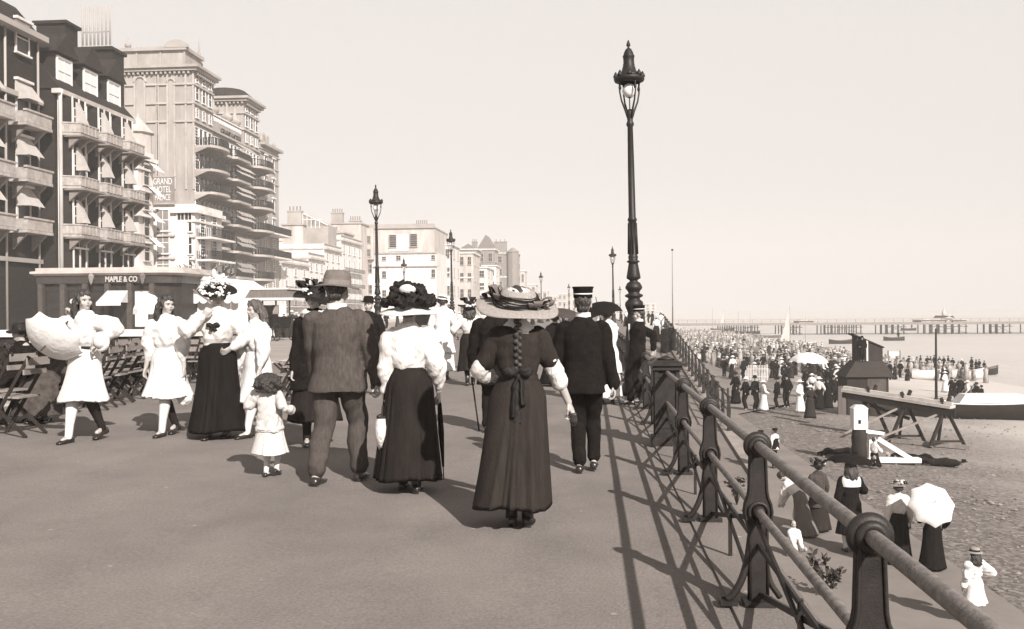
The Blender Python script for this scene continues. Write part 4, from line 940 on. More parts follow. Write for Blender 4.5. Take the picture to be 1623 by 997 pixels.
hg = thing('clipped_hedge', 'dark clipped hedge running behind the folding chairs in front of the low wall', 'hedge', (0, 0, 0))
xa, xb = at(-40, 545, Y=21).x, at(330, 545, Y=21).x; lf = MB(); rn = random.Random(5)
for k in range(5200):
    v = Vector((rn.uniform(xa, xb), 21 + rn.uniform(-.35, .35), .1 + .78 * rn.random() ** .6)); d1 = Vector((rn.uniform(-1, 1), rn.uniform(-1, 1), rn.uniform(-.5, 1))) * .09; d2 = d1.cross(Vector((rn.random(), rn.random(), rn.random()))).normalized() * .045
    lf.add([v - d2, v + d1, v + d2, v - d1 * .6], [(0, 1, 2, 3)])
part('foliage', lf, mat('hedge_leaves', .035, .8, .5, 6, spec=.15), hg); part('core', MB().bb(xa, xb, 20.72, 21.28, .05, .78), mat('hedge_inner', .02, .9, .4, 6, spec=.1), hg)

q = at(236, 520, Y=44.0)
gp = thing('market_umbrella', 'big white canvas umbrella standing between the shop and the second girl', 'umbrella', (q.x, 44.0, .03))
zc = zpx(236, 466, 44.0); rr_ = abs(at(258, 480, Y=44.0).x - at(212, 480, Y=44.0).x) / 2
part('canopy', MB().lathe([(rr_, zc - 1.0), (rr_ * .98, zc - .75), (rr_ * .75, zc - .35), (rr_ * .4, zc - .1), (.03, zc)], seg=10, smooth=False, cap=False), M_CANVAS, gp)
part('pole', MB().tube([(0, 0, 0), (0, 0, zc + .1)], .035, 8), M_WOODM, gp)
# ================================================================== PEOPLE
M_SKIN = mat('skin', 0.34, .55, .10, 20, spec=.35)
M_HAIR = mat('dark_hair', 0.028, .5, .6, 30, bump=.8, bscale=60, stretch=(1, 1, .25), spec=.5)
M_HAIRB = mat('brown_hair', 0.07, .5, .6, 30, bump=.8, bscale=60, stretch=(1, 1, .25), spec=.5)
M_COTTON = mat('white_cotton', 0.60, .9, .05, 12, bump=.35, bscale=25, sheen=.2, spec=.08)
M_BLOUSE = mat('white_blouse', 0.58, .9, .06, 25, bump=.5, bscale=60, stretch=(1, 1, .3), spec=.08)
M_BLACK = mat('black_wool', 0.009, .95, .4, 25, bump=.3, bscale=300, sheen=.15, spec=.08)
M_SKIRTB = mat('black_skirt', 0.009, .9, .4, 18, bump=.4, bscale=90, stretch=(1, 1, .12), sheen=.15, spec=.08)
M_SKIRTG = mat('charcoal_skirt', 0.015, .9, .3, 18, bump=.5, bscale=120, stretch=(1, 1, .1), sheen=.2, spec=.08)
M_DRESS = mat('grey_brown_dress', 0.024, .9, .25, 20, bump=.5, bscale=140, stretch=(1, 1, .12), sheen=.25, spec=.08)
M_TWEED = mat('grey_tweed', 0.062, .95, .22, 60, bump=.25, bscale=240, detail=2, sheen=.15, stretch=(1, 1, .25), spec=.08)
M_TROUS = mat('grey_check_trousers', 0.058, .95, .22, 70, bump=.25, bscale=240, stretch=(1, 1, .10), detail=2, spec=.08)
M_SHOE = mat('black_leather', 0.018, .3, .3, 10, spec=.55)
M_STOCK = mat('pale_stocking', 0.60, .8, .06, 30)
M_STOCKD = mat('dark_or_shaded_stocking', 0.02, .8, .2, 30, spec=.1)  # dark stockings, and the painted shade on one leg of pale pairs
M_STRAW = mat('straw', 0.30, .8, .25, 60, bump=.7, bscale=160, spec=.08)
M_STRAWW = mat('white_straw', 0.66, .8, .12, 60, bump=.7, bscale=160, spec=.08)
M_FELT = mat('grey_felt', 0.12, .9, .15, 20, bump=.2, spec=.08)
M_BEIGE = mat('beige_coat_cloth', 0.50, .9, .12, 14, bump=.4, bscale=60, spec=.08)
M_RIBBON = mat('black_ribbon', 0.010, .65, .4, 12, bump=.5, bscale=30, spec=.2)
M_LIP = mat('lips', .17, .5, .1, 20); M_EYE = mat('eye_dark', .02, .3, .1, 20); M_FLOWER = mat('white_petals', .70, .8, .1, 20)
M_SOFT = mat('soft_grey_cloth', .20, .9, .2, 14, bump=.4, spec=.08)

def V(*a): return Vector(a)
def ik(a, b, l1, l2, pole):
    d = b - a; L = min(d.length, (l1 + l2) * .999); dn = d.normalized(); b2 = a + dn * L
    x = (l1 * l1 - l2 * l2 + L * L) / (2 * L); h = math.sqrt(max(l1 * l1 - x * x, 1e-6))
    p = pole - dn * pole.dot(dn); p.normalize(); return a + dn * x + p * h, b2
def smooth_path(pts, rads, n=5):
    out = []; rr = []
    P = [pts[0] * 2 - pts[1]] + list(pts) + [pts[-1] * 2 - pts[-2]]; Q = [rads[0]] + list(rads) + [rads[-1]]
    for i in range(1, len(P) - 2):
        for k in range(n):
            t = k / n; a, b, c, d = P[i - 1], P[i], P[i + 1], P[i + 2]
            out.append(.5 * ((2 * b) + (c - a) * t + (2 * a - 5 * b + 4 * c - d) * t * t + (3 * b - a - 3 * c + d) * t ** 3) * 1.0)
            rr.append(Q[i] * (1 - t) + Q[i + 1] * t)
    out.append(P[-2]); rr.append(Q[-2]); return out, rr
def limb(mb, pts, rads, n=4, seg=12):
    p, r = smooth_path([Vector(x) for x in pts], rads, n); mb.tube(p, r, seg, roundcap=True)
def torso_rings(spec, off=lambda z: V(0, 0, 0), seg=24, ex=2.3, wob=None):
    rs = []
    for row in spec:
        z, rx, ry = row[:3]; dy = row[3] if len(row) > 3 else 0
        r = []
        for j in range(seg):
            t = 2 * PI * j / seg; c, s = math.cos(t), math.sin(t)
            k = (abs(c) ** ex + abs(s) ** ex) ** (-1 / ex)
            w = wob(t, z) if wob else 1
            r.append(V(rx * c * k * w, ry * s * k * w + dy, z) + off(z))
        rs.append(r)
    return rs
def hand(mb, w, d, palm, curl=.5, s=1.0, side=1):
    """w wrist, d direction to the fingers, palm normal (the way the palm faces), side +1: thumb towards +x of the hand frame"""
    d = d.normalized(); palm = (palm - d * palm.dot(d)).normalized(); x = d.cross(palm).normalized() * side
    q = lambda a, b, c: w + (x * a + d * b + palm * c) * s
    mb.rings([[q(.024 * math.cos(t) * k1 / 1.0, y, .015 * math.sin(t) * k2) for t in [2 * PI * j / 10 for j in range(10)]] for y, k1, k2 in [(-.02, .95, 1.3), (.0, 1.0, 1.2), (.03, 1.5, 1.05), (.065, 1.75, 1.0), (.088, 1.7, .85), (.095, 1.3, .6)]])
    for i, (ox, L) in enumerate([(.033, .072), (.0115, .082), (-.011, .076), (-.032, .060)]):
        pts = [q(ox * .85, .07, 0), q(ox, .092, .001)]; a = .18 * curl; y = .092; c = 0
        for seg_ in (.42, .32, .26):
            a += curl * (.75 + .1 * i); y += L * seg_ * math.cos(a); c += L * seg_ * math.sin(a); pts.append(q(ox * 1.12, y, c))
        mb.tube(pts, [.0095, .0095, .009, .0082, .0068], 8, roundcap=True)
    pts = [q(.022, .012, .004), q(.046, .034, .012), q(.058 - .012 * curl, .062, .020 + .012 * curl), q(.058 - .026 * curl, .088, .026 + .02 * curl)]
    mb.tube(pts, [.013, .012, .0105, .008], 8, roundcap=True)
def head_mb(mb, face=1.0):
    # head frame: origin at the neck pivot (0,0,1.50), facing +y
    mb.ell((0, -.012, .118), (.076, .094, .094), seg=20, rg=14)
    mb.ell((0, .018, .055), (.058, .070, .072), seg=16, rg=12)
    mb.ell((0, .042, .008), (.030, .036, .026), seg=12, rg=8)       # chin
    mb.ell((0, .072, .112), (.050, .016, .018), seg=12, rg=8)       # brow
    mb.rings([[V(.006 * k * math.cos(t), .084 + y + .008 * k * math.sin(t), z) for t in [2 * PI * j / 8 for j in range(8)]] for k, y, z in [(.8, -.012, .104), (1.0, -.002, .090), (1.35, .009, .074), (1.9, .012, .066), (1.5, .0, .058)]])
    mb.ell((0, .078, .040), (.022, .012, .008), seg=10, rg=6); mb.ell((0, .077, .031), (.019, .012, .008), seg=10, rg=6)
    for s in (-1, 1):
        mb.ell((s * .042, .058, .062), (.022, .022, .026), seg=10, rg=8)   # cheek
        mb.ell((s * .076, -.005, .080), (.009, .020, .030), seg=10, rg=8)  # ear
    mb.tube([(0, -.012, -.09), (0, -.006, -.03), (0, 0, .04)], [.062, .054, .052], 14)
FEM = [(.78, .155, .115, -.01), (.86, .172, .125, -.015), (.93, .165, .12, -.01), (1.0, .14, .10), (1.07, .118, .088), (1.16, .132, .10), (1.25, .150, .118, .012), (1.33, .155, .11, .006), (1.39, .15, .085, -.005), (1.43, .115, .07, -.01), (1.46, .06, .055, -.012)]
MAL = [(.78, .15, .115, -.005), (.88, .162, .122, -.008), (.98, .152, .11), (1.07, .146, .108), (1.16, .158, .115), (1.26, .172, .122, .006), (1.32, .170, .112), (1.375, .140, .085, -.006), (1.42, .09, .068, -.01), (1.46, .056, .054, -.012)]
def cat_row(spec, **k): return spec

class Person:
    def __init__(s, label, foot, top_px, top_z, rz, male=False, lean=0.0, handL=(-.24, .05, .80), handR=(.24, .05, .80), footL=(-.09, .0, .085), footR=(.09, .0, .085), poleL=(-.6, -1, 0), poleR=(.6, -1, 0),
                 turn=0.0, nod=0.0, tilt=0.0, curl=.6, voxel=.0075, palmL=(1, 0, 0), palmR=(-1, 0, 0), hdL=None, hdR=None, scale=None, cat=None, hip=.93, bend=0.0, hunch=0.0, kneeL=(0, 1, 0), kneeR=(0, 1, 0), loc=None, group=None, sit=False, swide=1.0, name='person'):
        if loc is None:
            p = on_prom(*foot); s.loc = Vector((p.x, p.y, zprom(p.x)))
        else: s.loc = Vector(loc)
        if scale is None:
            zt = at(foot[0] if foot else 0, top_px, Y=s.loc.y).z - s.loc.z; scale = zt / top_z
        s.s = scale; s.male = male; s.voxel = voxel
        s.root = thing(name, label, cat or ('man' if male else 'woman'), s.loc, R(rz), group); s.root.scale = (scale,) * 3
        s.hip = hip; s.bend = R(bend); s.lean = lean
        shw = (.168 if male else .148) * swide
        s.shw = shw
        s.sh = [s.tp(V(-shw, 0, 1.355)), s.tp(V(shw, 0, 1.355))]
        LA = (.285, .25)
        s.el = []; s.wr = []
        for i, (h, pl) in enumerate(((handL, poleL), (handR, poleR))):
            e, w = ik(s.sh[i], Vector(h), LA[0], LA[1], Vector(pl)); s.el.append(e); s.wr.append(w)
        s.kn = []; s.an = []
        for i, (f, kp) in enumerate(((footL, kneeL), (footR, kneeR))):
            k, a = ik(V((-1, 1)[i] * .085, 0, hip - .03), Vector(f), .425, .415, Vector(kp)); s.kn.append(k); s.an.append(a)
        s.HM = Matrix.Translation(s.tp(V(0, 0, 1.50))) @ Matrix.Rotation(-s.bend, 4, 'X') @ Matrix.Rotation(R(turn), 4, 'Z') @ Matrix.Rotation(R(-nod), 4, 'X') @ Matrix.Rotation(R(tilt), 4, 'Y')
        b = MB(); b.rings([[s.tp(p) for p in r] for r in torso_rings(MAL if male else FEM)])
        for i in (0, 1):
            sg = (-1, 1)[i]
            limb(b, [s.tp(V(sg * .10, 0, 1.34)), s.sh[i], s.sh[i].lerp(s.el[i], .35), s.el[i], s.el[i].lerp(s.wr[i], .3), s.wr[i]], [.045, .05, .043, .036, .037, .026])
            d = ((s.wr[i] - s.el[i]).normalized() if (hdL, hdR)[i] is None else Vector((hdL, hdR)[i]))
            if voxel < .02: hand(b, s.wr[i], d, Vector((palmL, palmR)[i]), curl, 1.0, side=(1 if i == 0 else -1))
            else: b.ell(s.wr[i] + d * .06, (.03, .03, .06), seg=8, rg=6)
            hp = V(sg * .085, 0, hip - .03); k, a = s.kn[i], s.an[i]
            limb(b, [hp, hp.lerp(k, .45), k, k.lerp(a, .3) + V(0, -.008, 0), k.lerp(a, .7), a], [.080, .072, .050, .050, .038, .033])
            ft = a + V(0, .10, -.045); b.tube([a + V(0, -.02, -.01), a + V(0, .03, -.03), ft], [.034, .033, .026], 8, roundcap=True)
        h = MB(); head_mb(h); h.xf(s.HM); b.join(h)
        s.body = part('body', fuse(b, voxel, 2), M_SKIN, s.root)
        if voxel < .012:
            e = MB(); l = MB()
            for sg in (-1, 1):
                e.ell((sg * .031, .0810, .094), (.0085, .006, .0038), seg=10, rg=6)
                e.tube([(sg * .014, .092, .108), (sg * .032, .0915, .113), (sg * .05, .081, .109)], [.0016, .0022, .0014], 6)
            l.ell((0, .0895, .0365), (.021, .006, .0065), seg=10, rg=6)
            part('eyes', e.xf(s.HM), M_EYE, s.body); part('lips', l.xf(s.HM), M_LIP, s.body)
    def tp(s, p):     # bend the trunk forward at the hip
        p = Vector(p)
        if p.z > .9:
            p = p + V(0, s.lean * (p.z - .9), 0)
            if s.bend:
                q = p - V(0, 0, .93); q = Matrix.Rotation(-s.bend, 3, 'X') @ q; p = q + V(0, 0, s.hip)
            else: p.z += s.hip - .93
        else: p.z += s.hip - .93
        return p
    def shoes(s, m=None, heel=True, boot=False):
        for i in (0, 1):
            a = s.an[i]; b = MB()
            dz = -.06; t = min(0.0, -(a.z - .085) * .9)
            b.rings([[a + V(x * math.cos(q), y + 0, z + hh * math.sin(q)) for q in [2 * PI * j / 12 for j in range(12)]] for y, x, z, hh in [(-.075, .02, -.055, .02), (-.06, .034, -.045, .038), (.0, .038, -.04, .044), (.06, .042, -.055, .030), (.12, .043, -.062, .024), (.165, .034, -.066, .018), (.18, .018, -.068, .010)]])
            b.box(a + V(0, -.045, -.072), (.05, .05, .026))
            if boot: b.tube([a + V(0, -.015, -.03), a + V(0, -.01, .05), a + V(0, -.008, .16)], [.044, .043, .050], 12)
            if s.an[i].z > .10:   # heel lifted: tip the shoe about the toe
                M = Matrix.Translation(a) @ Matrix.Rotation(-min(1.0, (a.z - .085) * 6), 4, 'X') @ Matrix.Translation(-a); b.xf(M)
            part('shoe', b, m or M_SHOE, s.root)
    def stockings(s, m):
        for i in (0, 1):
            k, a = s.kn[i], s.an[i]; b = MB()
            limb(b, [k + V(0, 0, .06), k, k.lerp(a, .3) + V(0, -.008, 0), k.lerp(a, .7), a + V(0, 0, -.01), a + V(0, .04, -.04)], [.068, .062, .065, .047, .041, .036], 4)
            part('stocking', b, m if not isinstance(m, tuple) else m[i], s.root)
    def trousers(s, m, w=1.0, wr=.006):
        b = MB(); b.rings([[s.tp(p) for p in r] for r in torso_rings([(.76, .12, .10), (.82, .165, .125), (.90, .175, .132), (1.0, .165, .125), (1.05, .16, .12)])])
        for i in (0, 1):
            hp = V((-1, 1)[i] * .088, 0, s.hip - .04); k, a = s.kn[i], s.an[i]
            limb(b, [hp, hp.lerp(k, .4), k + V(0, .0, 0), k.lerp(a, .3) + V(0, -.012, 0), k.lerp(a, .6) + V(0, -.008, 0), a + V(0, -.005, .09), a + V(0, .0, .035)], [.100 * w, .092 * w, .076 * w, .073 * w, .068 * w, .064 * w, .067 * w], 5, 16)
        part('trousers', fuse(b, max(.010, s.voxel), 2, wr, 13, s.loc.x, .8), m, s.root)
    def skirt(s, m, hem, wx=.40, wy=.36, hipx=.205, waist=.135, folds=11, amp=.09, sway=(0, 0), name='skirt', zt=1.07, seed=0.0, n=26, flare=1.5, seg=132):
        rnd = random.Random(int(seed * 100) + 5); ph = [rnd.uniform(0, 6.3) for _ in range(5)]
        rs = []; z0 = zt
        for i in range(n + 1):
            t = i / n; z = z0 + (hem - z0) * t; hipt = (z0 - .88) / (z0 - hem)
            if t < hipt: k = math.sin(t / hipt * PI / 2); rx = waist + (hipx - waist) * k; ry = (waist * .82) + (hipx * .80 - waist * .82) * k; am = amp * .28 * t / hipt
            else: u = (t - hipt) / (1 - hipt); rx = hipx + (wx - hipx) * u ** flare; ry = hipx * .80 + (wy - hipx * .80) * u ** flare; am = amp * (.28 + .72 * u)
            r = []
            for j in range(seg):
                a = 2 * PI * j / seg
                a0 = a; a = a + .22 * math.sin(3 * a + ph[3]) + .12 * math.sin(5 * a + ph[1] + 1.5 * t)
                f = math.sin(folds * a + ph[0] + .5 * math.sin(2 * a + ph[1])) * .6 + math.sin((folds * 2 + 3) * a + ph[2] + t * 1.5) * .25 + .35 * math.sin(4 * a + ph[3] + t) * t
                f = (f - .25 * abs(f)) * (.75 + .45 * math.sin(2 * a0 + ph[2] + 2 * t)); a = a0
                w = 1 + am * f
                p = V(rx * math.cos(a) * w, ry * math.sin(a) * w, z + (.014 * math.sin(3 * a + ph[4]) * t))
                p = s.tp(p) if z > .93 else p + V(0, 0, s.hip - .93)
                p += V(sway[0], sway[1], 0) * t ** 1.4; r.append(p)
            rs.append(r)
        rs.append([p + (V(0, 0, p.z) - p) * .03 + V(0, 0, .012) for p in rs[-1]])
        b = MB().rings(rs, cap=(True, False)); return part(name, b, m, s.root)
    def top(s, m, kind='blouse', ls=(.062, .058, .050), sleeve=1.0, wr=.005, name=None, hem=None, waist=None, puff=1.0, cuff=True, wf=15):
        """blouse, jacket or bodice with its sleeves as one garment"""
        b = MB()
        if kind == 'blouse':
            sp = [(1.03, .128, .10), (1.07, .130, .104), (1.12, .158, .13, .008), (1.2, .176, .142, .012), (1.3, .186, .138, .008), (1.38, .176, .110, -.004), (1.43, .125, .085, -.008), (1.475, .068, .062, -.012)]
        elif kind == 'bodice':
            sp = [(1.03, .133, .105), (1.08, .130, .102), (1.15, .145, .118, .004), (1.24, .166, .132, .01), (1.33, .176, .126, .004), (1.395, .166, .10, -.004), (1.432, .120, .078, -.008)]
        elif kind == 'jacket':
            z0 = hem or .76
            sp = [(z0, .212, .165, -.01), (z0 + .04, .208, .163, -.01), (.95, .190, .150, -.004), (1.05, .176, .136), (1.15, .182, .14), (1.26, .196, .146, .002), (1.33, .195, .136), (1.385, .165, .108, -.008), (1.43, .112, .085, -.012), (1.475, .073, .068, -.014)]
        elif kind == 'sack':
            sp = [(.78, .235, .205, -.01), (.9, .228, .195), (1.03, .215, .180), (1.15, .21, .168), (1.28, .20, .155), (1.36, .175, .13), (1.42, .12, .09, -.01), (1.47, .08, .07, -.012)]
        elif kind == 'coat':
            z0 = hem or .5
            sp = [(z0, .27, .22, -.01), (z0 + .1, .25, .2, -.01), (.86, .205, .165), (1.03, .155, .125), (1.15, .168, .13), (1.26, .188, .145, .004), (1.34, .188, .13), (1.40, .17, .10, -.006), (1.45, .12, .08, -.01), (1.485, .07, .065, -.012)]
        if s.male is False and kind == 'jacket': sp = [(r[0], r[1] * .9, r[2] * .95) + tuple(r[3:]) for r in sp]
        b.rings([[s.tp(p) for p in r] for r in torso_rings(sp)])
        for i in (0, 1):
            sg = (-1, 1)[i]; e, w, sh = s.el[i], s.wr[i], s.sh[i]
            q0 = s.tp(V(sg * .09, 0, 1.34))
            if sleeve >= 1: pts = [q0, sh, sh.lerp(e, .5), e, e.lerp(w, .5), e.lerp(w, .97)]; rd = [ls[0] * .8, ls[0] * 1.0 * puff, ls[0] * puff, ls[1] * puff, ls[1] * .9, ls[2]]
            elif sleeve > .5: pts = [q0, sh, sh.lerp(e, .5), e, e.lerp(w, (sleeve - .5) * 2)]; rd = [ls[0] * .9, ls[0] * 1.1 * puff, ls[0] * 1.15 * puff, ls[1] * 1.15 * puff, ls[2]]
            else: pts = [q0, sh, sh.lerp(e, sleeve), sh.lerp(e, sleeve * 2)]; rd = [ls[0] * .9, ls[0] * 1.12, ls[0] * 1.15, ls[0] * 1.05]
            limb(b, pts, rd, 5, 16)
        return part(name or kind, fuse(b, max(.009, s.voxel), 2, wr * 1.5, wf, s.loc.y, .7), m, s.root)
    def lower_sleeve(s, m, r=(.06, .07, .05), a=.35, bfrac=.45, name='sleeve'):
        for i in (0, 1):
            e, w, sh = s.el[i], s.wr[i], s.sh[i]; b = MB()
            limb(b, [sh.lerp(e, a), sh.lerp(e, .7), e, e.lerp(w, bfrac * .7), e.lerp(w, bfrac)], [r[0] * .85, r[0] * 1.1, r[1], r[1] * .95, r[2] * .8], 5, 16)
            part(name, fuse(b, max(.009, s.voxel), 1, .004, 22, i), m, s.root)
    def hair(s, m, style='up', label=None):
        b = MB()
        b.ell((0, -.030, .130), (.086, .094, .088), seg=16, rg=12); b.ell((0, -.010, .158), (.080, .092, .070), seg=16, rg=12); [b.ell((sg * .070, .012, .115), (.020, .045, .055), seg=10, rg=8) for sg in (-1, 1)]
        if style == 'short': b = MB(); b.ell((0, -.030, .125), (.083, .090, .086), seg=16, rg=12); b.ell((0, -.058, .06), (.062, .045, .05), seg=12, rg=8)
        if style == 'up': b.ell((0, -.07, .085), (.078, .06, .07)); b.ell((0, -.085, .14), (.06, .05, .06)); [b.ell((sg * .072, -.015, .10), (.028, .055, .05)) for sg in (-1, 1)]
        if style == 'long':
            for k in range(15):
                a = PI * (.02 + .96 * k / 14); x, y = .088 * math.cos(a), -.028 - .075 * math.sin(a); o = .02 * math.sin(k * 2.7)
                b.tube([(x * .8, y * .7, .16), (x, y, .08), (x * 1.12 + o, y * 1.1 - .01, -.01), (x * 1.18 - o, y * 1.12 - .02, -.09 - .03 * math.sin(k * 1.9)), (x * .95, y * 1.1 - .015, -.155 - .04 * math.sin(k * 2.3))], [.028, .034, .033, .026, .008], 8, roundcap=True)
        if style == 'curly':
            rn = random.Random(3)
            for k in range(120):
                z = rn.uniform(-.55, 1); a = rn.uniform(0, 2 * PI); q = math.sqrt(max(0, 1 - z * z)); x, y = q * math.cos(a), q * math.sin(a)
                if y > .45 and z < .5: continue
                b.ell((x * .092, -.018 + y * .10, .115 + z * .095), (.022, .022, .022), seg=7, rg=5)
        if style == 'braid':
            b.ell((0, -.07, .08), (.078, .055, .07)); b.ell((0, -.08, .02), (.04, .035, .05))
        b.xf(s.HM)
        o = part('hair', fuse(b, max(.0065, s.voxel), 1, .0042, 60, 1.0, .4), m, s.root)
        return o
    def hat(s, m, R0=.24, R1=None, crown=(.095, .10, .09), z=.165, droop=.02, wave=.012, tilt=(0, 0), off=(0, -.015), name='hat', wv=3, under=None, flatc=False, up=0.0):
        R1 = R1 or R0 * .92; b = MB(); rs = []
        prof = [(0.0, crown[2], 0), (.5, crown[2] * .98, 0), (.85, crown[2] * (.92 if not flatc else 1.0), 0), (1.0, crown[2] * (.55 if not flatc else .97), 0), (1.03, 0.004, 0)]
        seg = 40
        for k, h, _ in prof:
            k = max(k, .02); rs.append([V(crown[0] * k * math.cos(2 * PI * j / seg), crown[1] * k * math.sin(2 * PI * j / seg), h) for j in range(seg)])
        for t in (.25, .5, .75, .95, 1.0):
            r = []
            for j in range(seg):
                a = 2 * PI * j / seg; rx = crown[0] + (R0 - crown[0]) * t; ry = crown[1] + (R1 - crown[1]) * t
                r.append(V(rx * math.cos(a), ry * math.sin(a), -droop * t * t + wave * t * math.sin(wv * a + s.loc.x) + up * t * t * abs(math.cos(a))))
            rs.append(r)
        for t in (1.0, .95, .5, 0.0):
            k = {1.0: -1, .95: -2, .5: -4}.get(t)
            if k is None: rs.append([V(crown[0] * .95 * math.cos(2 * PI * j / seg), crown[1] * .95 * math.sin(2 * PI * j / seg), -.006) for j in range(seg)])
            else:
                base = rs[len(prof) + {1.0: 4, .95: 3, .5: 1}[t]]; rs.append([p + V(0, 0, -.008) for p in base])
        rs.append([V(.01 * math.cos(2 * PI * j / seg), .01 * math.sin(2 * PI * j / seg), .02) for j in range(seg)])
        b.rings(rs)
        M = s.HM @ Matrix.Translation((off[0], off[1], z)) @ Matrix.Rotation(R(tilt[0]), 4, 'X') @ Matrix.Rotation(R(tilt[1]), 4, 'Y')
        s.hatM = M; o = part(name, b.xf(M), m, s.root); s.hato = o; s.hcr = crown; return o
    def band(s, m, h=.035, z0=.0, k=1.05, name='hat_band'):
        c = s.hcr; b = MB(); b.rings([[V(c[0] * k * math.cos(2 * PI * j / 32), c[1] * k * math.sin(2 * PI * j / 32), z) for j in range(32)] for z in (z0, z0 + h)], cap=(False, False)); return part(name, b.xf(s.hatM), m, s.hato)
    def flowers(s, m, n, rr, rad, zr, seed=1, name='flowers', arc=(0, 2 * PI), hg=.02):
        rn = random.Random(seed); b = MB()
        for k in range(n):
            a = rn.uniform(*arc); q = rn.uniform(*rr); c = V(q * math.cos(a), q * math.sin(a), rn.uniform(*zr)); r_ = rad * rn.uniform(.6, 1.2)
            for _ in range(4):
                d = V(rn.uniform(-1, 1), rn.uniform(-1, 1), rn.uniform(-.5, 1)) * r_ * .7
                b.ell(c + d, (r_ * rn.uniform(.4, .8), r_ * rn.uniform(.4, .8), r_ * rn.uniform(.3, .6)), seg=7, rg=5)
        return part(name, b.xf(s.hatM), m, s.hato)
    def loops(s, m, n, rr, size, zr, seed=2, name='ribbon_bow', arc=(0, 2 * PI)):
        rn = random.Random(seed); b = MB()
        for k in range(n):
            a = arc[0] + (arc[1] - arc[0]) * (k + rn.random() * .6) / n; q = rn.uniform(*rr); c = V(q * math.cos(a), q * math.sin(a), rn.uniform(*zr)); d = V(math.cos(a + rn.uniform(-.9, .9)), math.sin(a + rn.uniform(-.9, .9)), rn.uniform(.1, .9)).normalized(); t = d.cross(V(0, 0, 1)).normalized()
            sz = size * rn.uniform(.7, 1.2); pts = [c, c + d * sz * .5 + V(0, 0, sz * .35), c + d * sz + V(0, 0, sz * .2), c + d * sz * .8 - V(0, 0, sz * .15), c + d * sz * .3 - V(0, 0, .01)]
            pp2, _ = smooth_path(pts, [1] * 5, 4); w = sz * .28
            vs = [];  fs = []
            for i, p in enumerate(pp2): ww = w * (.45 + .75 * math.sin(PI * min(1, i / (len(pp2) - 1) + .1))); vs += [p - t * ww, p + t * ww]
            fs = [(2 * i, 2 * i + 1, 2 * i + 3, 2 * i + 2) for i in range(len(pp2) - 1)]; b.add(vs, fs, True)
        return part(name, b.xf(s.hatM), m, s.hato)
    def w(s, p):     # local point to world
        return Matrix.Translation(s.loc) @ Matrix.Rotation(s.root.rotation_euler.z, 4, 'Z') @ (Vector(p) * s.s)
    def palm_w(s, i, d=.07):
        dr = (s.wr[i] - s.el[i]).normalized(); return s.w(s.wr[i] + dr * d)

def parasol(label, hub, tip_dir, Rc, m, L=.95, depth=.28, ribs=8, handle_len=None, name='parasol', seg_per=6):
    """hub: canopy apex; tip_dir: from handle to apex; canopy opens back along the shaft"""
    d = Vector(tip_dir).normalized(); q = d.to_track_quat('Z', 'Y').to_matrix()
    t = thing(name, label, 'parasol', hub)
    b = MB(); rs = []; n = ribs * seg_per
    for k in (0.02, .25, .5, .75, .92, 1.0):
        r = []
        for j in range(n):
            a = 2 * PI * j / n; u = (j % seg_per) / seg_per; sc = 1 - .085 * (math.sin(PI * u)) * k ** 2 * 1.35
            rr_ = Rc * math.sin(k * 1.15) / math.sin(1.15) * sc; z = -depth * (1 - math.cos(k * 1.25)) / (1 - math.cos(1.25)) + .03 * k * k * math.sin(PI * u)
            r.append(q @ V(rr_ * math.cos(a), rr_ * math.sin(a), z))
        rs.append(r)
    b.rings(rs, cap=(True, False)); b.rings([[p - q @ V(0, 0, .006) for p in r] for r in rs[::-1]], cap=(False, True)); part('canopy', b, m, t)
    rb = MB()
    for k in range(ribs):
        a = 2 * PI * k / ribs
        rb.tube([q @ V(Rc * math.sin(u * 1.15) / math.sin(1.15) * math.cos(a), Rc * math.sin(u * 1.15) / math.sin(1.15) * math.sin(a), -depth * (1 - math.cos(u * 1.25)) / (1 - math.cos(1.25)) - .012) for u in (.02, .3, .6, .85, 1.0)], .004, 5)
        rb.tube([q @ V(0, 0, -.32), q @ V(Rc * .55 * math.cos(a), Rc * .55 * math.sin(a), -depth * .33)], .003, 4)
    part('ribs', rb, M_IRON, t)
    sh_ = MB().tube([q @ V(0, 0, .09), q @ V(0, 0, -L)], [.006, .008], 8); sh_.tube([q @ V(0, 0, -L + .02), q @ V(0, 0, -L - .06), q @ V(.03, 0, -L - .10), q @ V(.06, 0, -L - .06)], .010, 8, roundcap=True)
    part('shaft', sh_, M_WOODD, t); return t
# ================================================================== THE PROMENADE CAST
HIP = .93
# ---- girl in white with belt and parasol, far left
p = Person('girl in a white belted dress with a parasol over her shoulder, leftmost walker', (136, 699), 458, 1.725, 172, cat='girl', handL=(-.26, .10, 1.10), handR=(.20, -.02, 1.40), poleL=(-1, .1, -.3), poleR=(1, -.3, -.7),
           footL=(-.07, -.20, .13), footR=(.07, .20, .085), turn=62, nod=-2, tilt=4, curl=.9, hdL=(.6, .6, -.4), hdR=(-.3, .2, .9), palmR=(0, 1, 0), palmL=(0, -.3, -1))
p.skirt(M_COTTON, .46, wx=.27, wy=.25, hipx=.19, waist=.128, folds=8, amp=.11, name='skirt', seed=1, sway=(0.02, .02)); p.top(M_COTTON, 'blouse', ls=(.075, .072, .045), puff=1.15, sleeve=.8, wr=.006)
b = MB().rings(torso_rings([(1.035, .139, .112), (1.078, .137, .111)], off=lambda z: V(0, 0, 0))); part('belt', b, M_RIBBON, p.root); part('belt_buckle', MB().box((.0, .113, 1.057), (.06, .012, .045)), M_FLOWER, p.root)
p.stockings((M_STOCKD, M_STOCK)); p.shoes(); p.hair(M_HAIR, 'long');  # rear stocking is white too, coloured dark to stand for shade
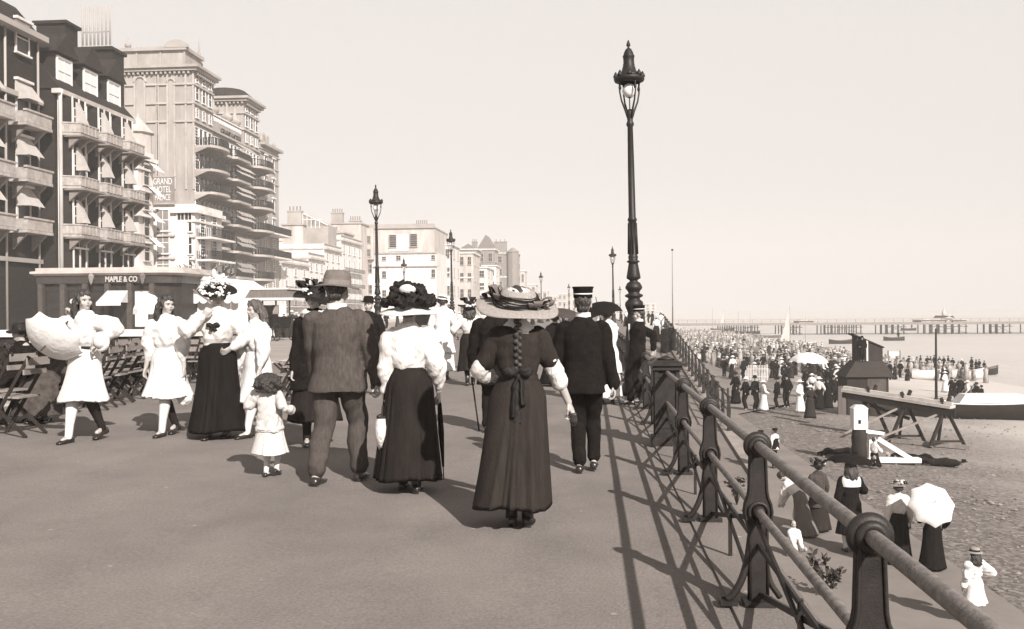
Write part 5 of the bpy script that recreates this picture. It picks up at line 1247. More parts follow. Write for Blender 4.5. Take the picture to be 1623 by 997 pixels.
part('hair_bow', MB().ell((.0, 0, 0), (.05, .02, .035), M=None).xf(p.HM @ Matrix.Translation((.085, -.06, .09))), M_FLOWER, p.root)
# loose straw bonnet carried on the arm
bn = thing('straw_bonnet', 'round white bonnet hanging on the bent arm of the leftmost girl', 'bonnet', p.w(p.wr[0] + V(-.03, .02, .03)), R(170)); b = MB(); b.torus((0, 0, 0), .085, .028, 'Y', 24, 8); part('brim', b, M_STRAWW, bn); part('crown', MB().lathe([(.078, 0), (.072, .04), (.04, .07), (.01, .08)], (0, 0, 0), 16, M=Matrix.Rotation(-PI / 2, 3, 'X')), M_STRAWW, bn)
hnd = p.palm_w(1); apex = at(72, 548, Y=hnd.y - .42); dd = apex - hnd
parasol('open white scalloped parasol tipped back over the shoulder of the leftmost girl', apex, dd, .34, M_COTTON, L=dd.length, depth=.16)
# ---- girl B
p = Person('girl in a white dress with long dark hair, second walker from the left', (266, 690), 468, 1.71, 176, cat='girl', handL=(-.235, .02, .78), handR=(.25, .06, .82), footL=(.0, .14, .085), footR=(-.02, -.16, .12), turn=60, nod=0, curl=.5, poleL=(-1, -.6, 0), poleR=(1, -.6, 0))
p.skirt(M_COTTON, .47, wx=.31, wy=.28, hipx=.2, waist=.135, folds=10, amp=.13, seed=2); p.top(M_COTTON, 'blouse', ls=(.078, .075, .045), puff=1.2, sleeve=.78, wr=.006)
p.stockings((M_STOCK, M_STOCKD)); p.shoes(); p.hair(M_HAIR, 'long')  # leg behind gets its shade as a dark stocking colour
hp_ = p.palm_w(0); bg_ = thing('white_handbag', 'soft white drawstring bag held by the second girl from the left', 'bag', hp_ - V(0, 0, .0)); part('pouch', fuse(MB().ell((0, 0, -.25), (.10, .06, .13)).ell((0, 0, -.14), (.03, .03, .06)), .012, 2, .006, 30), M_COTTON, bg_); part('cord', MB().tube([(0, 0, -.13), (.02, 0, -.05), (0, 0, 0), (-.02, 0, -.05), (0, 0, -.13)], .005, 6), M_RIBBON, bg_)
# ---- woman C
p = Person('woman in flowered hat, white blouse with dark bow and black skirt, between white dressed girls', (346, 694), 432, 1.86, 186, handL=(-.19, .12, 1.02), handR=(.10, .20, 1.36), poleR=(1, .2, -.8), poleL=(-1, -.6, -.2), footL=(-.08, -.05, .085), footR=(.08, .12, .085), turn=25, nod=14, curl=.8, hdR=(-.6, .1, .8), palmR=(0, -1, 0))
p.skirt(M_SKIRTB, .09, wx=.33, wy=.32, hipx=.215, waist=.135, folds=10, amp=.10, seed=3); p.top(M_BLOUSE, 'blouse', ls=(.078, .075, .038), puff=1.25, wr=.006); p.shoes(boot=True); p.hair(M_HAIRB, 'up')
b = MB(); b.ell((-.035, .165, 1.27), (.045, .02, .03)); b.ell((.035, .165, 1.27), (.045, .02, .03)); b.ell((0, .17, 1.27), (.016, .018, .02)); b.tube([(0, .16, 1.27), (-.03, .165, 1.2)], [.015, .022], 8); b.tube([(0, .16, 1.27), (.03, .165, 1.21)], [.015, .022], 8); part('bow', fuse(b, .006, 1, .003, 50), M_RIBBON, p.root)
p.hat(M_RIBBON, .215, .21, crown=(.11, .115, .10), z=.150, droop=-.01, wave=.01, tilt=(-6, 4)); p.flowers(M_FLOWER, 46, (.0, .15), .032, (.06, .15), 4); p.flowers(M_FLOWER, 26, (.15, .22), .022, (.0, .04), 5, arc=(-.8, 2.2)); 
part('feather', MB().ell((.03, -.02, .20), (.025, .03, .06)).xf(p.hatM), M_FLOWER, p.hato)
# ---- girl D
p = Person('girl in white with long brown hair reaching down to the toddler', (409, 692), 476, 1.71, 150, cat='girl', handL=(-.28, .22, .74), handR=(.20, .16, .80), footL=(-.03, .20, .085), footR=(.05, -.12, .12), turn=-8, nod=6, curl=.45, lean=.05, poleL=(-1, -.8, 0), poleR=(1, -.6, 0))
p.skirt(M_COTTON, .45, wx=.29, wy=.27, hipx=.195, waist=.135, folds=9, amp=.13, seed=4); p.top(M_COTTON, 'blouse', ls=(.07, .068, .045), puff=1.15, sleeve=.85, wr=.006); p.stockings(M_STOCK); p.shoes(); p.hair(M_HAIRB, 'long')
# ---- toddler
p = Person('toddler with dark curls in a loose beige coat, seen from behind', (428, 756), 596, 1.70, -6, cat='child', handL=(-.34, .12, 1.42), handR=(.36, .08, 1.12), footL=(-.07, .0, .085), footR=(.07, .10, .13), curl=.7, poleL=(-1, 0, -.6), poleR=(1, -.3, -1))
# childlike: large head
p.top(M_BEIGE, 'sack', ls=(.092, .085, .066), wr=.009, name='coat', wf=12)
b = MB().rings(torso_rings([(.80, .242, .21), (.85, .238, .206)])); part('belt', b, M_BEIGE, p.root); 
p.skirt(M_BEIGE, .40, wx=.33, wy=.29, hipx=.225, waist=.21, folds=8, amp=.07, zt=.86, seed=5, name='coat_skirt')
h = MB(); head_mb(h); h.xf(Matrix.Translation((0, 0, 1.44)) @ Matrix.Diagonal((1.32, 1.30, 1.22, 1))); p.HM = Matrix.Translation((0, -.01, 1.35)) @ Matrix.Diagonal((2.15, 2.0, 1.8, 1)); p.stockings(M_STOCK); p.shoes(); p.hair(M_HAIR, 'curly')
# ---- man E, tweed jacket
p = Person('man in grey tweed suit and soft felt hat, back view, left of the charcoal skirt', (537, 764), 418, 1.825, -2, male=True, cat='man', handL=(-.20, .14, .84), handR=(.30, .06, .80), footL=(-.12, -.16, .085), footR=(.13, .10, .085), curl=.8, turn=-8, nod=3, voxel=.0065, poleL=(-.7, -1, 0), poleR=(.7, -1, 0), swide=1.06)
p.root.scale = (p.s * 1.13, p.s * 1.08, p.s)
p.trousers(M_TROUS, 1.04, .005); p.top(M_TWEED, 'jacket', hem=.76, ls=(.084, .076, .062), wr=.0045, wf=11); p.shoes(boot=False); p.hair(M_HAIR, 'short')
b = MB().rings([[p.HM @ V(.075 * k * math.cos(a), -.01 + .072 * k * math.sin(a), z) for a in [2 * PI * j / 24 for j in range(24)]] for k, z in [(1.05, -.06), (1.0, -.01)]], cap=(False, False)); part('shirt_collar', b, M_COTTON, p.root)
p.hat(M_FELT, .165, .175, crown=(.098, .112, .125), z=.15, droop=.012, wave=.012, tilt=(4, 5), name='hat', wv=2); p.band(M_SOFT, .038, .004)
# ---- woman behind E (dark hat)
p = Person('woman in dark coat and black plumed hat, half hidden left of the tweed suited man', (500, 706), 438, 1.84, 196, voxel=.009, handL=(-.22, .1, .85), turn=-20)
p.skirt(M_SKIRTG, .28, wx=.30, wy=.28, folds=9, amp=.05, seed=7); p.top(M_BLACK, 'coat', hem=.62, ls=(.066, .06, .045)); p.shoes(boot=True); p.stockings(M_STOCKD); p.hair(M_HAIR, 'up')
p.hat(M_RIBBON, .23, .21, crown=(.11, .11, .10), z=.13, tilt=(-8, -14), wave=.02); p.loops(M_RIBBON, 12, (.03, .12), .12, (.03, .12), 8, name='plume'); p.flowers(M_FLOWER, 14, (.09, .16), .022, (.03, .07), 3, arc=(-.6, 1.6))
b = MB(); 
for k in range(12): a = -.2 + k * .32; b.ell((.105 * math.cos(a), .05 + .10 * math.sin(a), 1.43 - .02 * math.sin(a)), (.045, .045, .05), seg=8, rg=6)
part('fur_collar', fuse(b, .01, 1, .006, 60), M_BLOUSE, p.root)
# ---- woman F
p = Person('woman in white blouse and charcoal skirt, hat heaped with black veiling, carrying a basket', (650, 778), 438, 1.88, 2, handL=(-.22, .00, .80), handR=(.245, .10, .86), footL=(-.07, .06, .085), footR=(.07, -.08, .085), curl=1.0, voxel=.0065, nod=4, poleL=(-1, -.5, 0), poleR=(.8, -1, 0))
p.skirt(M_SKIRTG, .125, wx=.285, wy=.30, hipx=.215, waist=.140, folds=12, amp=.13, seed=8, sway=(-.01, -.02), flare=1.2); p.top(M_BLOUSE, 'blouse', ls=(.074, .072, .044), puff=1.10, sleeve=.86, wr=.006, wf=18); p.shoes(boot=True); p.hair(M_HAIRB, 'up')
part('waistband', MB().rings(torso_rings([(1.035, .145, .120), (1.085, .138, .114)])), M_SKIRTG, p.root)
p.hat(M_STRAWW, .255, .25, crown=(.12, .12, .10), z=.100, droop=.04, wave=.006, tilt=(8, 0)); bb_ = MB()
rn = random.Random(4)
for k in range(110): a = rn.uniform(0, 2 * PI); q = rn.uniform(.05, .215); bb_.ell((q * math.cos(a), q * math.sin(a), .03 + rn.random() * .20 * (1 - (q / .23) ** 2) + .01), (.045, .04, .035), seg=8, rg=6)
part('veil', fuse(bb_.xf(p.hatM), .007, 1, .006, 55, 2.0), M_RIBBON, p.hato); p.loops(M_RIBBON, 16, (.12, .19), .055, (.03, .10), 6, name='veil_loops'); part('hat_top', MB().ell((.01, -.10, .17), (.075, .05, .045)).xf(p.hatM), M_STRAWW, p.hato)
hb = p.palm_w(0, .06)
bk = thing('wicker_basket', 'pale patterned shopping basket hanging from the left hand of the charcoal skirted woman', 'basket', hb)
b = MB(); rs = []
for z, k in [(-.10, .62), (-.13, .85), (-.18, 1.0), (-.25, 1.0), (-.32, .85), (-.38, .55), (-.40, .2)]:
    rs.append([V(.075 * k * math.cos(t), .19 * k * math.sin(t), z) for t in [2 * PI * j / 28 for j in range(28)]])
b.rings(rs); part('bowl', b, mat('wicker', .50, .9, .5, 45, bump=.9, bscale=70, g2=.75), bk); part('handle', MB().tube([(0, -.10, -.12), (0, -.06, -.02), (0, 0, .005), (0, .06, -.02), (0, .10, -.12)], .010, 8), M_WOODD, bk); part('rim', MB().tube([(.05 * math.cos(t), .13 * math.sin(t), -.105) for t in [2 * PI * j / 24 for j in range(25)]], .012, 6), M_WOODD, bk)
hb = p.palm_w(1, .06); um = thing('closed_umbrella', 'slim furled dark umbrella in the right hand of the charcoal skirted woman', 'umbrella', hb); part('furled_cloth', MB().tube([(0, .02, -.05), (0, .10, -.30), (0, .20, -.62)], [.018, .026, .010], 10), M_BLACK, um); part('handle', MB().tube([(0, 0, .03), (0, .02, -.06)], .012, 8), M_WOODD, um); part('tip', MB().tube([(0, .20, -.62), (0, .235, -.74)], .005, 6), M_IRON, um)
# ---- woman G, the main figure
p = Person('woman in a grey dress, wide straw hat and long braid, nearest walker at centre', (823, 833), 437, 1.80, 4, handL=(-.13, .24, 1.02), handR=(.40, .10, .80), poleL=(-1, -.55, -.4), poleR=(.5, -1, .2), footL=(-.055, .02, .085), footR=(.06, .0, .085), curl=1.0, voxel=.0055, turn=0, nod=2, palmR=(-1, .2, 0))
p.skirt(M_DRESS, .165, wx=.285, wy=.305, hipx=.210, waist=.142, folds=9, amp=.17, seed=9, sway=(-.045, -.04), flare=1.15); p.top(M_DRESS, 'bodice', ls=(.070, .07, .06), sleeve=.36, wr=.004, name='bodice', wf=16); p.lower_sleeve(M_BLOUSE, r=(.062, .064, .052), a=.55, bfrac=.5)
part('yoke', MB().rings([[p.tp(q) for q in r] for r in torso_rings([(1.385, .135, .098, -.006), (1.43, .122, .083, -.01), (1.475, .070, .066, -.012), (1.50, .060, .060, -.012)])]), M_COTTON, p.root)
part('waistband', MB().rings(torso_rings([(1.02, .152, .124), (1.09, .142, .114)])), M_DRESS, p.root)
p.shoes(boot=True); ho = p.hair(M_HAIR, 'braid')
br_ = MB()
for k in range(20):
    z = 1.52 - .024 * k; sg = 1 if k % 2 else -1
    br_.ell((sg * .012, -.112 - .022 * math.sin(min(1, k / 8) * PI / 2) + (0 if k < 11 else .012 * (k - 11) * .6), z), (.020, .017, .020), seg=8, rg=6)
part('braid', fuse(br_, .005, 1), M_HAIR, ho)
bw = MB()
for (x, z0, z1, w_) in [(-.045, 1.12, .80, .034), (.035, 1.12, .88, .030), (-.01, 1.14, .76, .030)]: bw.tube([(0, -.142, 1.10), (x * .8, -.155, (z0 + z1) / 2 + .05), (x, -.19, z1)], [.012, w_, w_ * 1.1], 8, flat=.35)
for sg in (-1, 1): bw.ell((sg * .055, -.15, 1.12), (.055, .016, .038), seg=10, rg=6)
part('ribbon', fuse(bw, .006, 1, .002, 40), M_RIBBON, p.root)
p.hat(M_STRAW, .298, .27, crown=(.135, .125, .105), z=.10, droop=.03, wave=.012, tilt=(20, 5), wv=3, name='hat')
rib = MB()
for k in range(8): rib.tube([((.132 + .008 * k) * math.cos(t), (.128 + .006 * k) * math.sin(t), .072 - .011 * k + .006 * math.sin(3 * t + k)) for t in [2 * PI * j / 30 for j in range(31)]], .0055 if k % 2 else .003, 6)
part('hat_band', rib.xf(p.hatM), M_RIBBON, p.hato)
gz = MB()
for k in range(9): gz.tube([((.10 - .012 * k) * math.cos(t), (.09 - .012 * k) * math.sin(t), .088 + .004 * k) for t in [2 * PI * j / 24 for j in range(25)]], .007, 6)
part('straw_coil', gz.xf(p.hatM), M_STRAWW, p.hato); p.loops(M_FELT, 6, (.13, .16), .10, (.0, .03), 5, arc=(2.2, 3.8), name='ribbon_bow'); p.loops(M_RIBBON, 4, (.13, .15), .08, (.0, .02), 9, arc=(2.6, 3.5), name='ribbon_bow'); p.loops(M_FELT, 5, (.14, .18), .09, (.0, .02), 7, arc=(-.9, .4), name='ribbon_bow')
hb = p.palm_w(1, .09); pu = thing('small_purse', 'small dark purse held low in the right hand of the straw hatted woman', 'purse', hb); part('pouch', fuse(MB().box((0, .0, -.03), (.045, .10, .075)).ell((0, 0, -.05), (.03, .055, .04)), .008, 2), M_SHOE, pu); part('clasp', MB().tube([(0, -.04, .012), (0, .04, .012)], .007, 8), M_LET, pu)
# ---- man H, black peaked cap
p = Person('man in a black suit and stiff banded cap, seen from behind, nearest the railing', (926, 750), 447, 1.80, -2, male=True, cat='man', handL=(-.22, .14, .86), handR=(.29, .02, .77), footL=(-.045, .02, .085), footR=(.085, .16, .10), curl=.7, voxel=.0065, nod=-2, swide=1.04, poleL=(-.8, -1, 0), poleR=(.6, -1, 0), palmR=(-1, 0, 0))
p.trousers(M_BLACK, .98, .004); p.top(M_BLACK, 'jacket', hem=.76, ls=(.078, .07, .058), wr=.004, wf=12); p.shoes(); p.hair(M_HAIR, 'short')
part('shirt_collar', MB().rings([[p.HM @ V(.07 * k * math.cos(a), -.008 + .068 * k * math.sin(a), z) for a in [2 * PI * j / 24 for j in range(24)]] for k, z in [(1.08, -.055), (1.0, .015)]], cap=(False, False)), M_COTTON, p.root)
def stiff_cap(p, tilt=(0, 0)):
    b = MB().rings([[V(rx * math.cos(a), ry * math.sin(a), z) for a in [2 * PI * j / 32 for j in range(32)]] for rx, ry, z in [(.088, .100, 0), (.089, .101, .03), (.094, .106, .085), (.102, .114, .098), (.102, .114, .104), (.09, .10, .108)]])
    M = p.HM @ Matrix.Translation((0, -.012, .150)) @ Matrix.Rotation(R(tilt[0]), 4, 'X') @ Matrix.Rotation(R(tilt[1]), 4, 'Y'); o = part('cap', b.xf(M), M_BLACK, p.root)
    part('cap_band', MB().rings([[V(.0925 * math.cos(a), .1045 * math.sin(a), z) for a in [2 * PI * j / 32 for j in range(32)]] for z in (.036, .046)], cap=(False, False)).xf(M), M_FLOWER, o)
    v = MB(); v.rings([[V(.075 * math.cos(a), .085 + k * math.sin(a), -.004 - dz) for a in np.linspace(.15, PI - .15, 14)] for k, dz in [(.0, 0), (.05, .012), (.052, .016), (.0, .006)]], closed=False, cap=(False, False)); part('peak', v.xf(M), M_SHOE, o)
stiff_cap(p)
# ---- man behind G
p = Person('man in a long black coat, mostly hidden behind the grey dressed woman', (783, 686), 470, 1.72, 0, male=True, cat='man', voxel=.009, swide=1.1, handL=(-.3, .1, .8))
p.trousers(M_BLACK, 1.0); p.top(M_BLACK, 'jacket', hem=.62, ls=(.085, .078, .06)); p.shoes(); p.hair(M_HAIR, 'short')
cn = thing('walking_stick', 'thin walking stick left of the grey dress, held by the hidden man in black', 'walking stick', p.palm_w(0)); part('stick', MB().tube([(0, 0, .02), (.10, .05, -.80)], .010, 8), M_WOODD, cn); part('knob', MB().ell((0, 0, .03), (.02, .02, .02)), M_IRON, cn)
# ---- woman J, flower hat, mid distance
p = Person('woman with long dark hair and white blouse under a black flowered hat, farther off', (745, 611), 470, 1.82, 6, voxel=.011, handL=(-.30, .16, 1.02), handR=(.2, .2, 1.0), footL=(-.05, -.08, .085), footR=(.06, .1, .085))
p.skirt(M_SKIRTG, .30, wx=.27, wy=.26, folds=9, amp=.05, seed=11); p.top(M_BLOUSE, 'blouse', ls=(.07, .066, .04), puff=1.15); p.stockings(M_STOCKD); p.shoes(boot=True); p.hair(M_HAIR, 'long')
p.hat(M_RIBBON, .24, .22, z=.14, tilt=(4, 4), wave=.02); p.loops(M_RIBBON, 14, (.05, .13), .11, (.03, .10), 3); p.flowers(M_FLOWER, 12, (.12, .19), .03, (-.02, .02), 3, arc=(-2.4, -.6))
# ---- white figure K
p = Person('woman all in white with a pale bonnet, just right of the charcoal skirted woman', (702, 601), 466, 1.74, 4, voxel=.011, handL=(-.2, .1, .9), handR=(.2, .15, 1.0))
p.skirt(M_COTTON, .16, wx=.27, wy=.26, folds=8, amp=.06, seed=12); p.top(M_COTTON, 'coat', hem=.55, ls=(.075, .07, .045)); p.shoes(); p.hair(M_HAIR, 'up'); p.hat(M_STRAWW, .13, .13, z=.13, crown=(.10, .10, .09), droop=.03, tilt=(-20, 8)); p.band(M_RIBBON, .03)
# ---- bowler man L
p = Person('man in a black bowler hat walking towards us beside the left lamp post', (585, 624), 465, 1.80, 178, male=True, cat='man', voxel=.010, handL=(-.25, .1, .85))
p.trousers(M_BLACK); p.top(M_BLACK, 'jacket', hem=.70, ls=(.08, .072, .058)); p.shoes(); p.hair(M_HAIR, 'short'); p.hat(M_BLACK, .135, .15, crown=(.093, .105, .115), z=.145, droop=-.005, wave=0, up=.01)
part('shirt_front', MB().prism([(-.06, 1.40), (.06, 1.40), (0, 1.18)], .135, .150), M_COTTON, p.root)
# ---- group behind H on the right: white dressed woman and umbrellas
p = Person('woman in white holding a dark umbrella, half hidden behind the capped man', (963, 640), 486, 1.72, 0, voxel=.011, handL=(-.2, .1, .8), handR=(-.05, .24, 1.25))
p.skirt(M_COTTON, .12, wx=.27, wy=.26, folds=8, amp=.06, seed=13); p.top(M_COTTON, 'coat', hem=.55, ls=(.072, .066, .04)); p.shoes(); p.hair(M_HAIR, 'up')
hp_ = p.w(V(-.05, .24, 1.25)); parasol('dark umbrella open over the white dressed woman, beside the big lamp', hp_ + V(-.12, -.12, .52), V(-.12, -.05, .6), .42, M_BLACK, L=.6, depth=.22)
p = Person('woman carrying an open dark umbrella, hidden between the straw hat and the black cap', (880, 612), 496, 1.72, 0, voxel=.012, handR=(.1, .24, 1.25))
p.skirt(M_SKIRTB, .06, folds=8, amp=.06, seed=14); p.top(M_BLACK, 'coat', hem=.5, ls=(.072, .066, .04)); p.shoes(); p.hair(M_HAIR, 'up')
hp_ = p.w(V(.1, .24, 1.25)); parasol('dark umbrella open just right of the wide straw hat', hp_ + V(.10, -.05, .50), V(.08, 0, .6), .48, mat('umbrella_brown', .045, .8, .2, 8), L=.6, depth=.2)
# ---- leaning man with cap
p = Person('young man in black suit and banded cap standing with a hand on the railing', (1010, 641), 480, 1.80, 78, male=True, cat='man', voxel=.0075, handL=(.10, .10, .82), handR=(.20, -.26, .97), footL=(-.10, .10, .085), footR=(.10, -.06, .085), turn=8, nod=2, curl=.7, lean=-.06, poleR=(.5, -1, -.2))
p.trousers(M_BLACK, .98, .004); p.top(M_BLACK, 'jacket', hem=.76, ls=(.078, .07, .058), wr=.004); p.shoes(); p.hair(M_HAIR, 'short'); stiff_cap(p, (0, 0))
part('shirt_front', MB().prism([(-.055, 1.43), (.055, 1.43), (.012, 1.14), (-.012, 1.14)], .128, .142), M_COTTON, p.root); part('shirt_collar', MB().rings([[p.HM @ V(.07 * k * math.cos(a), -.008 + .068 * k * math.sin(a), z) for a in [2 * PI * j / 24 for j in range(24)]] for k, z in [(1.08, -.055), (1.0, .012)]], cap=(False, False)), M_COTTON, p.root)
# ---- couple at the head of the ramp and women in white beside
for (px, py, top, lab, sk, tp_, kind, rz) in [(1053, 555, 509, 'person in black at the head of the ramp, left of the dark pair', M_SKIRTB, M_BLACK, 'coat', 0), (1064, 553, 508, 'person in black at the head of the ramp, right of the dark pair', M_SKIRTB, M_BLACK, 'coat', 10),
                                         (1040, 545, 508, 'woman with white blouse and dark skirt, leftmost at the head of the ramp', M_SKIRTB, M_BLOUSE, 'blouse', 0), (1047, 542, 508, 'woman in a pale dress behind the dark pair at the ramp', M_COTTON, M_BLOUSE, 'blouse', 0)]:
    Y = {555: 55.0, 553: 55.6, 545: 60, 542: 63}[py]; q = at(px, 500, Y=Y)
    p = Person(lab, None, top, 1.80, rz, loc=(q.x, Y, zramp(Y) if q.x > 1.1 else zprom(q.x)), scale=.95, voxel=.02, cat='person')
    p.skirt(sk, .05, wx=.30, wy=.28, folds=8, amp=.05, seg=48, n=12, seed=px); p.top(tp_, kind, ls=(.07, .066, .045), **({'hem': .6} if kind == 'coat' else {})); p.hair(M_HAIR, 'up'); p.hat(M_RIBBON if kind == 'coat' else M_STRAWW, .15, .15, crown=(.09, .09, .1), z=.13)

# ---- people seated at the far left on the chairs
def sitter(label, px, py, top, mt_, ms_, rz, hat=None, turn=0, **k):
    q = on_prom(px, py); sc = 1.0
    p = Person(label, None, top, 1.3, rz, loc=(q.x, q.y, zprom(q.x)), scale=.98, hip=.52, footL=(-.10, .42, .085), footR=(.10, .46, .085), handL=(-.12, .28, .62), handR=(.12, .30, .62), kneeL=(-.1, .5, 1), kneeR=(.1, .5, 1), voxel=.011, bend=6, turn=turn, cat='person', **k)
    b = MB()
    rs = []
    for t, y, z, rx, rz_ in [(0, -.17, .55, .14, .10), (1, -.05, .55, .22, .14), (2, .15, .56, .24, .13), (3, .36, .55, .25, .13), (4, .47, .48, .26, .14), (5, .50, .35, .27, .15), (6, .50, .18, .30, .17), (7, .50, .10, .31, .18)]:
        d = V(0, 1, 0) if t < 4 else (V(0, .5, -1).normalized() if t == 4 else V(0, 0, -1)); u = V(0, 0, 1) if t < 4 else (V(0, 1, .5).normalized() if t == 4 else V(0, 1, 0))
        rs.append([V(rx * math.cos(a) * (1 + .04 * math.sin(9 * a)), y, z) + u * rz_ * math.sin(a) * (1 + .05 * math.sin(9 * a)) for a in [2 * PI * j / 40 for j in range(40)]])
    b.rings(rs); part('skirt', fuse(b, .013, 2, .006, 16, px), ms_, p.root)
    p.top(mt_, 'jacket', hem=.9, ls=(.078, .07, .05)); p.shoes(); p.hair(M_HAIR, 'up')
    if hat: p.hat(hat, .17, .17, z=.13)
    return p
sitter('person seated in black at the left edge, bent head under a dark hat', 40, 668, 540, M_BLACK, M_SKIRTB, 150, M_RIBBON)
sitter('person in brown wraps seated low behind the leftmost parasol', 72, 664, 560, M_SKIRTB, mat('brown_skirt', .055, .9, .3, 14, bump=.5), 200, M_RIBBON, 20)
sitter('person in dark clothes seated just behind the belted girl', 104, 662, 560, mat('brown_jacket', .045, .9, .3, 14, bump=.5), M_SKIRTB, 165, None, -20)
sitter('person seated in dark clothes beyond the others, under the raised white sleeve', 62, 628, 540, M_BLACK, M_SKIRTG, 180, M_BLACK)

# ================================================================== FOLDING CHAIRS
def folding_chair(label, loc, rz, proto=None):
    if proto: return dup(proto, loc, rz, label, 'folding chairs in rows')
    t = thing('folding_chair', label, 'chair', loc, rz, 'folding chairs in rows')
    for sx in (-.2, .2):
        part('frame', MB().bar((sx, -.26, 0), (sx, .22, .46), .022, .036).bar((sx, .24, 0), (sx, -.30, .92), .022, .036), M_WOODD, t)
    part('seat', MB().bb(-.21, .21, -.18, -.10, .44, .46).bb(-.21, .21, -.08, .0, .445, .465).bb(-.21, .21, .02, .10, .45, .47).bb(-.21, .21, .12, .22, .455, .475), M_WOODM, t)
    part('backrest', MB().bar((-.22, -.285, .86), (.22, -.285, .86), .02, .09).bar((-.22, -.245, .74), (.22, -.245, .74), .02, .06), M_WOODM, t)
    return t
c0 = None; k = 0
spots = [(178, 640, 100), (196, 634, 95), (214, 630, 92), (170, 622, 88), (190, 616, 94), (208, 612, 96), (226, 608, 90), (236, 628, 97), (322, 610, 175), (470, 622, 95), (455, 612, 100), (462, 640, 82), (150, 648, 100), (132, 640, 95), (24, 690, 90), (8, 676, 80)]
labs = ['folding chair nearest the belted girl in the left row', 'second folding chair of the left front row', 'third folding chair of the left front row', 'folding chair of the second row nearest the belted girl', 'second folding chair of the back row', 'third folding chair of the back row',
        'back row folding chair nearest the second girl', 'front row folding chair nearest the second girl', 'slatted folding chair seen between the second girl and the black skirt', 'folding chair behind the tweed jacket, middle of three', 'folding chair behind the tweed jacket, farthest of three', 'folding chair behind the tweed jacket, nearest of three',
        'folding chair behind the skirt of the belted girl', 'folding chair right beside the seated dark figures', 'folding chair at the left edge in front of the sitters', 'folding chair cut by the left edge']
for (px, py, a), lb in zip(spots, labs):
    q = on_prom(px, py); c = folding_chair(lb, (q.x, q.y, zprom(q.x)), R(a), c0); c0 = c0 or c
for (px, py, a, lb) in [(58, 640, 160, 'long slatted bench under the seated dark figures'), (188, 596, 100, 'long slatted bench behind the rows of folding chairs'), (250, 600, 180, 'slatted bench behind the second girl')]:
    q = on_prom(px, py); t = thing('slatted_bench', lb, 'bench', (q.x, q.y, zprom(q.x)), R(a), 'promenade benches')
    part('seat', MB().bb(-1, 1, -.2, -.08, .43, .46).bb(-1, 1, -.05, .07, .43, .46).bb(-1, 1, .10, .22, .43, .46), M_WOODM, t); part('backrest', MB().bb(-1, 1, -.30, -.27, .55, .65).bb(-1, 1, -.32, -.29, .70, .80), M_WOODM, t)
    for x in (-.85, 0, .85): part('leg', MB().bar((x, -.2, 0), (x, -.24, .82), .05, .05).bar((x, .2, 0), (x, .18, .44), .05, .05).bb(x - .02, x + .02, -.2, .2, .38, .43), M_IRON, t)
# ================================================================== LOWER ESPLANADE, NEAR PEOPLE
ZE = -3.405
def low(px, py, z=ZE): return at(px, py, z=z)
def lower(label, px, py, top, topz, rz, **k):
    q = low(px, py); return Person(label, (px, py), top, topz, rz, loc=(q.x, q.y, ZE), voxel=k.pop('voxel', .010), **k)
p = lower('woman in white blouse and grey skirt bending over a child on the lower walk', 1268, 848, 752, 1.50, 55, bend=42, handL=(-.10, .52, .60), handR=(.12, .50, .62), poleL=(-1, 0, -.5), poleR=(1, 0, -.5), nod=20)
p.skirt(mat('grey_skirt', .13, .9, .2, 18, bump=.5, bscale=100, stretch=(1, 1, .1)), .05, wx=.30, wy=.30, folds=13, amp=.06, seed=21, sway=(0, -.18)); p.top(M_BLOUSE, 'blouse', ls=(.075, .07, .045), puff=1.15); p.shoes(); p.hair(M_HAIR, 'up')
p = lower('woman in a dark walking coat and black feathered hat, left of the dark parasol', 1297, 842, 722, 1.86, 10, handL=(-.2, .15, .95), handR=(.22, .1, .85))
p.skirt(M_DRESS, .06, wx=.32, wy=.30, folds=10, amp=.05, seed=22); p.top(mat('brown_coat', .05, .9, .2, 16, bump=.3), 'coat', hem=.62, ls=(.075, .07, .05)); p.shoes(); p.hair(M_HAIR, 'up'); p.hat(M_RIBBON, .20, .19, crown=(.11, .11, .11), z=.13); p.loops(M_RIBBON, 12, (.05, .14), .10, (.02, .12), 3); p.flowers(M_FLOWER, 5, (.12, .18), .03, (.02, .06), 3, arc=(-.4, .6))
p = lower('girl in black with a big white sailor collar under a black parasol', 1348, 874, 728, 1.74, 6, handL=(-.24, .05, .85), handR=(.10, .22, 1.20), poleR=(1, 0, -1))
p.skirt(M_SKIRTB, .34, wx=.27, wy=.26, folds=12, amp=.06, seed=23); p.top(M_BLACK, 'jacket', hem=.70, ls=(.078, .07, .05)); p.stockings((M_STOCK, M_STOCKD)); p.shoes(); p.hair(M_HAIR, 'long')  # one pair in lit and shaded tones, shade put into the colour
part('sailor_collar', MB().rings([[p.tp(q) for q in r] for r in torso_rings([(1.24, .19, .148, -.004), (1.34, .196, .14, -.004), (1.405, .178, .112, -.008), (1.45, .12, .09, -.012), (1.475, .08, .07, -.012)], wob=lambda t, z: 1.02)], cap=(False, False)), M_COTTON, p.root)
hp_ = p.w(V(.10, .22, 1.2)); parasol('black parasol tilted over the girl with the sailor collar', hp_ + V(.0, .02, .66), V(.06, .05, .66), .50, M_BLACK, L=.68, depth=.20)
p = lower('woman in crisp white blouse, dark skirt and flowered hat, left of the white parasol', 1424, 893, 754, 1.84, 4, handL=(-.25, .02, .82), handR=(.27, .06, .84))
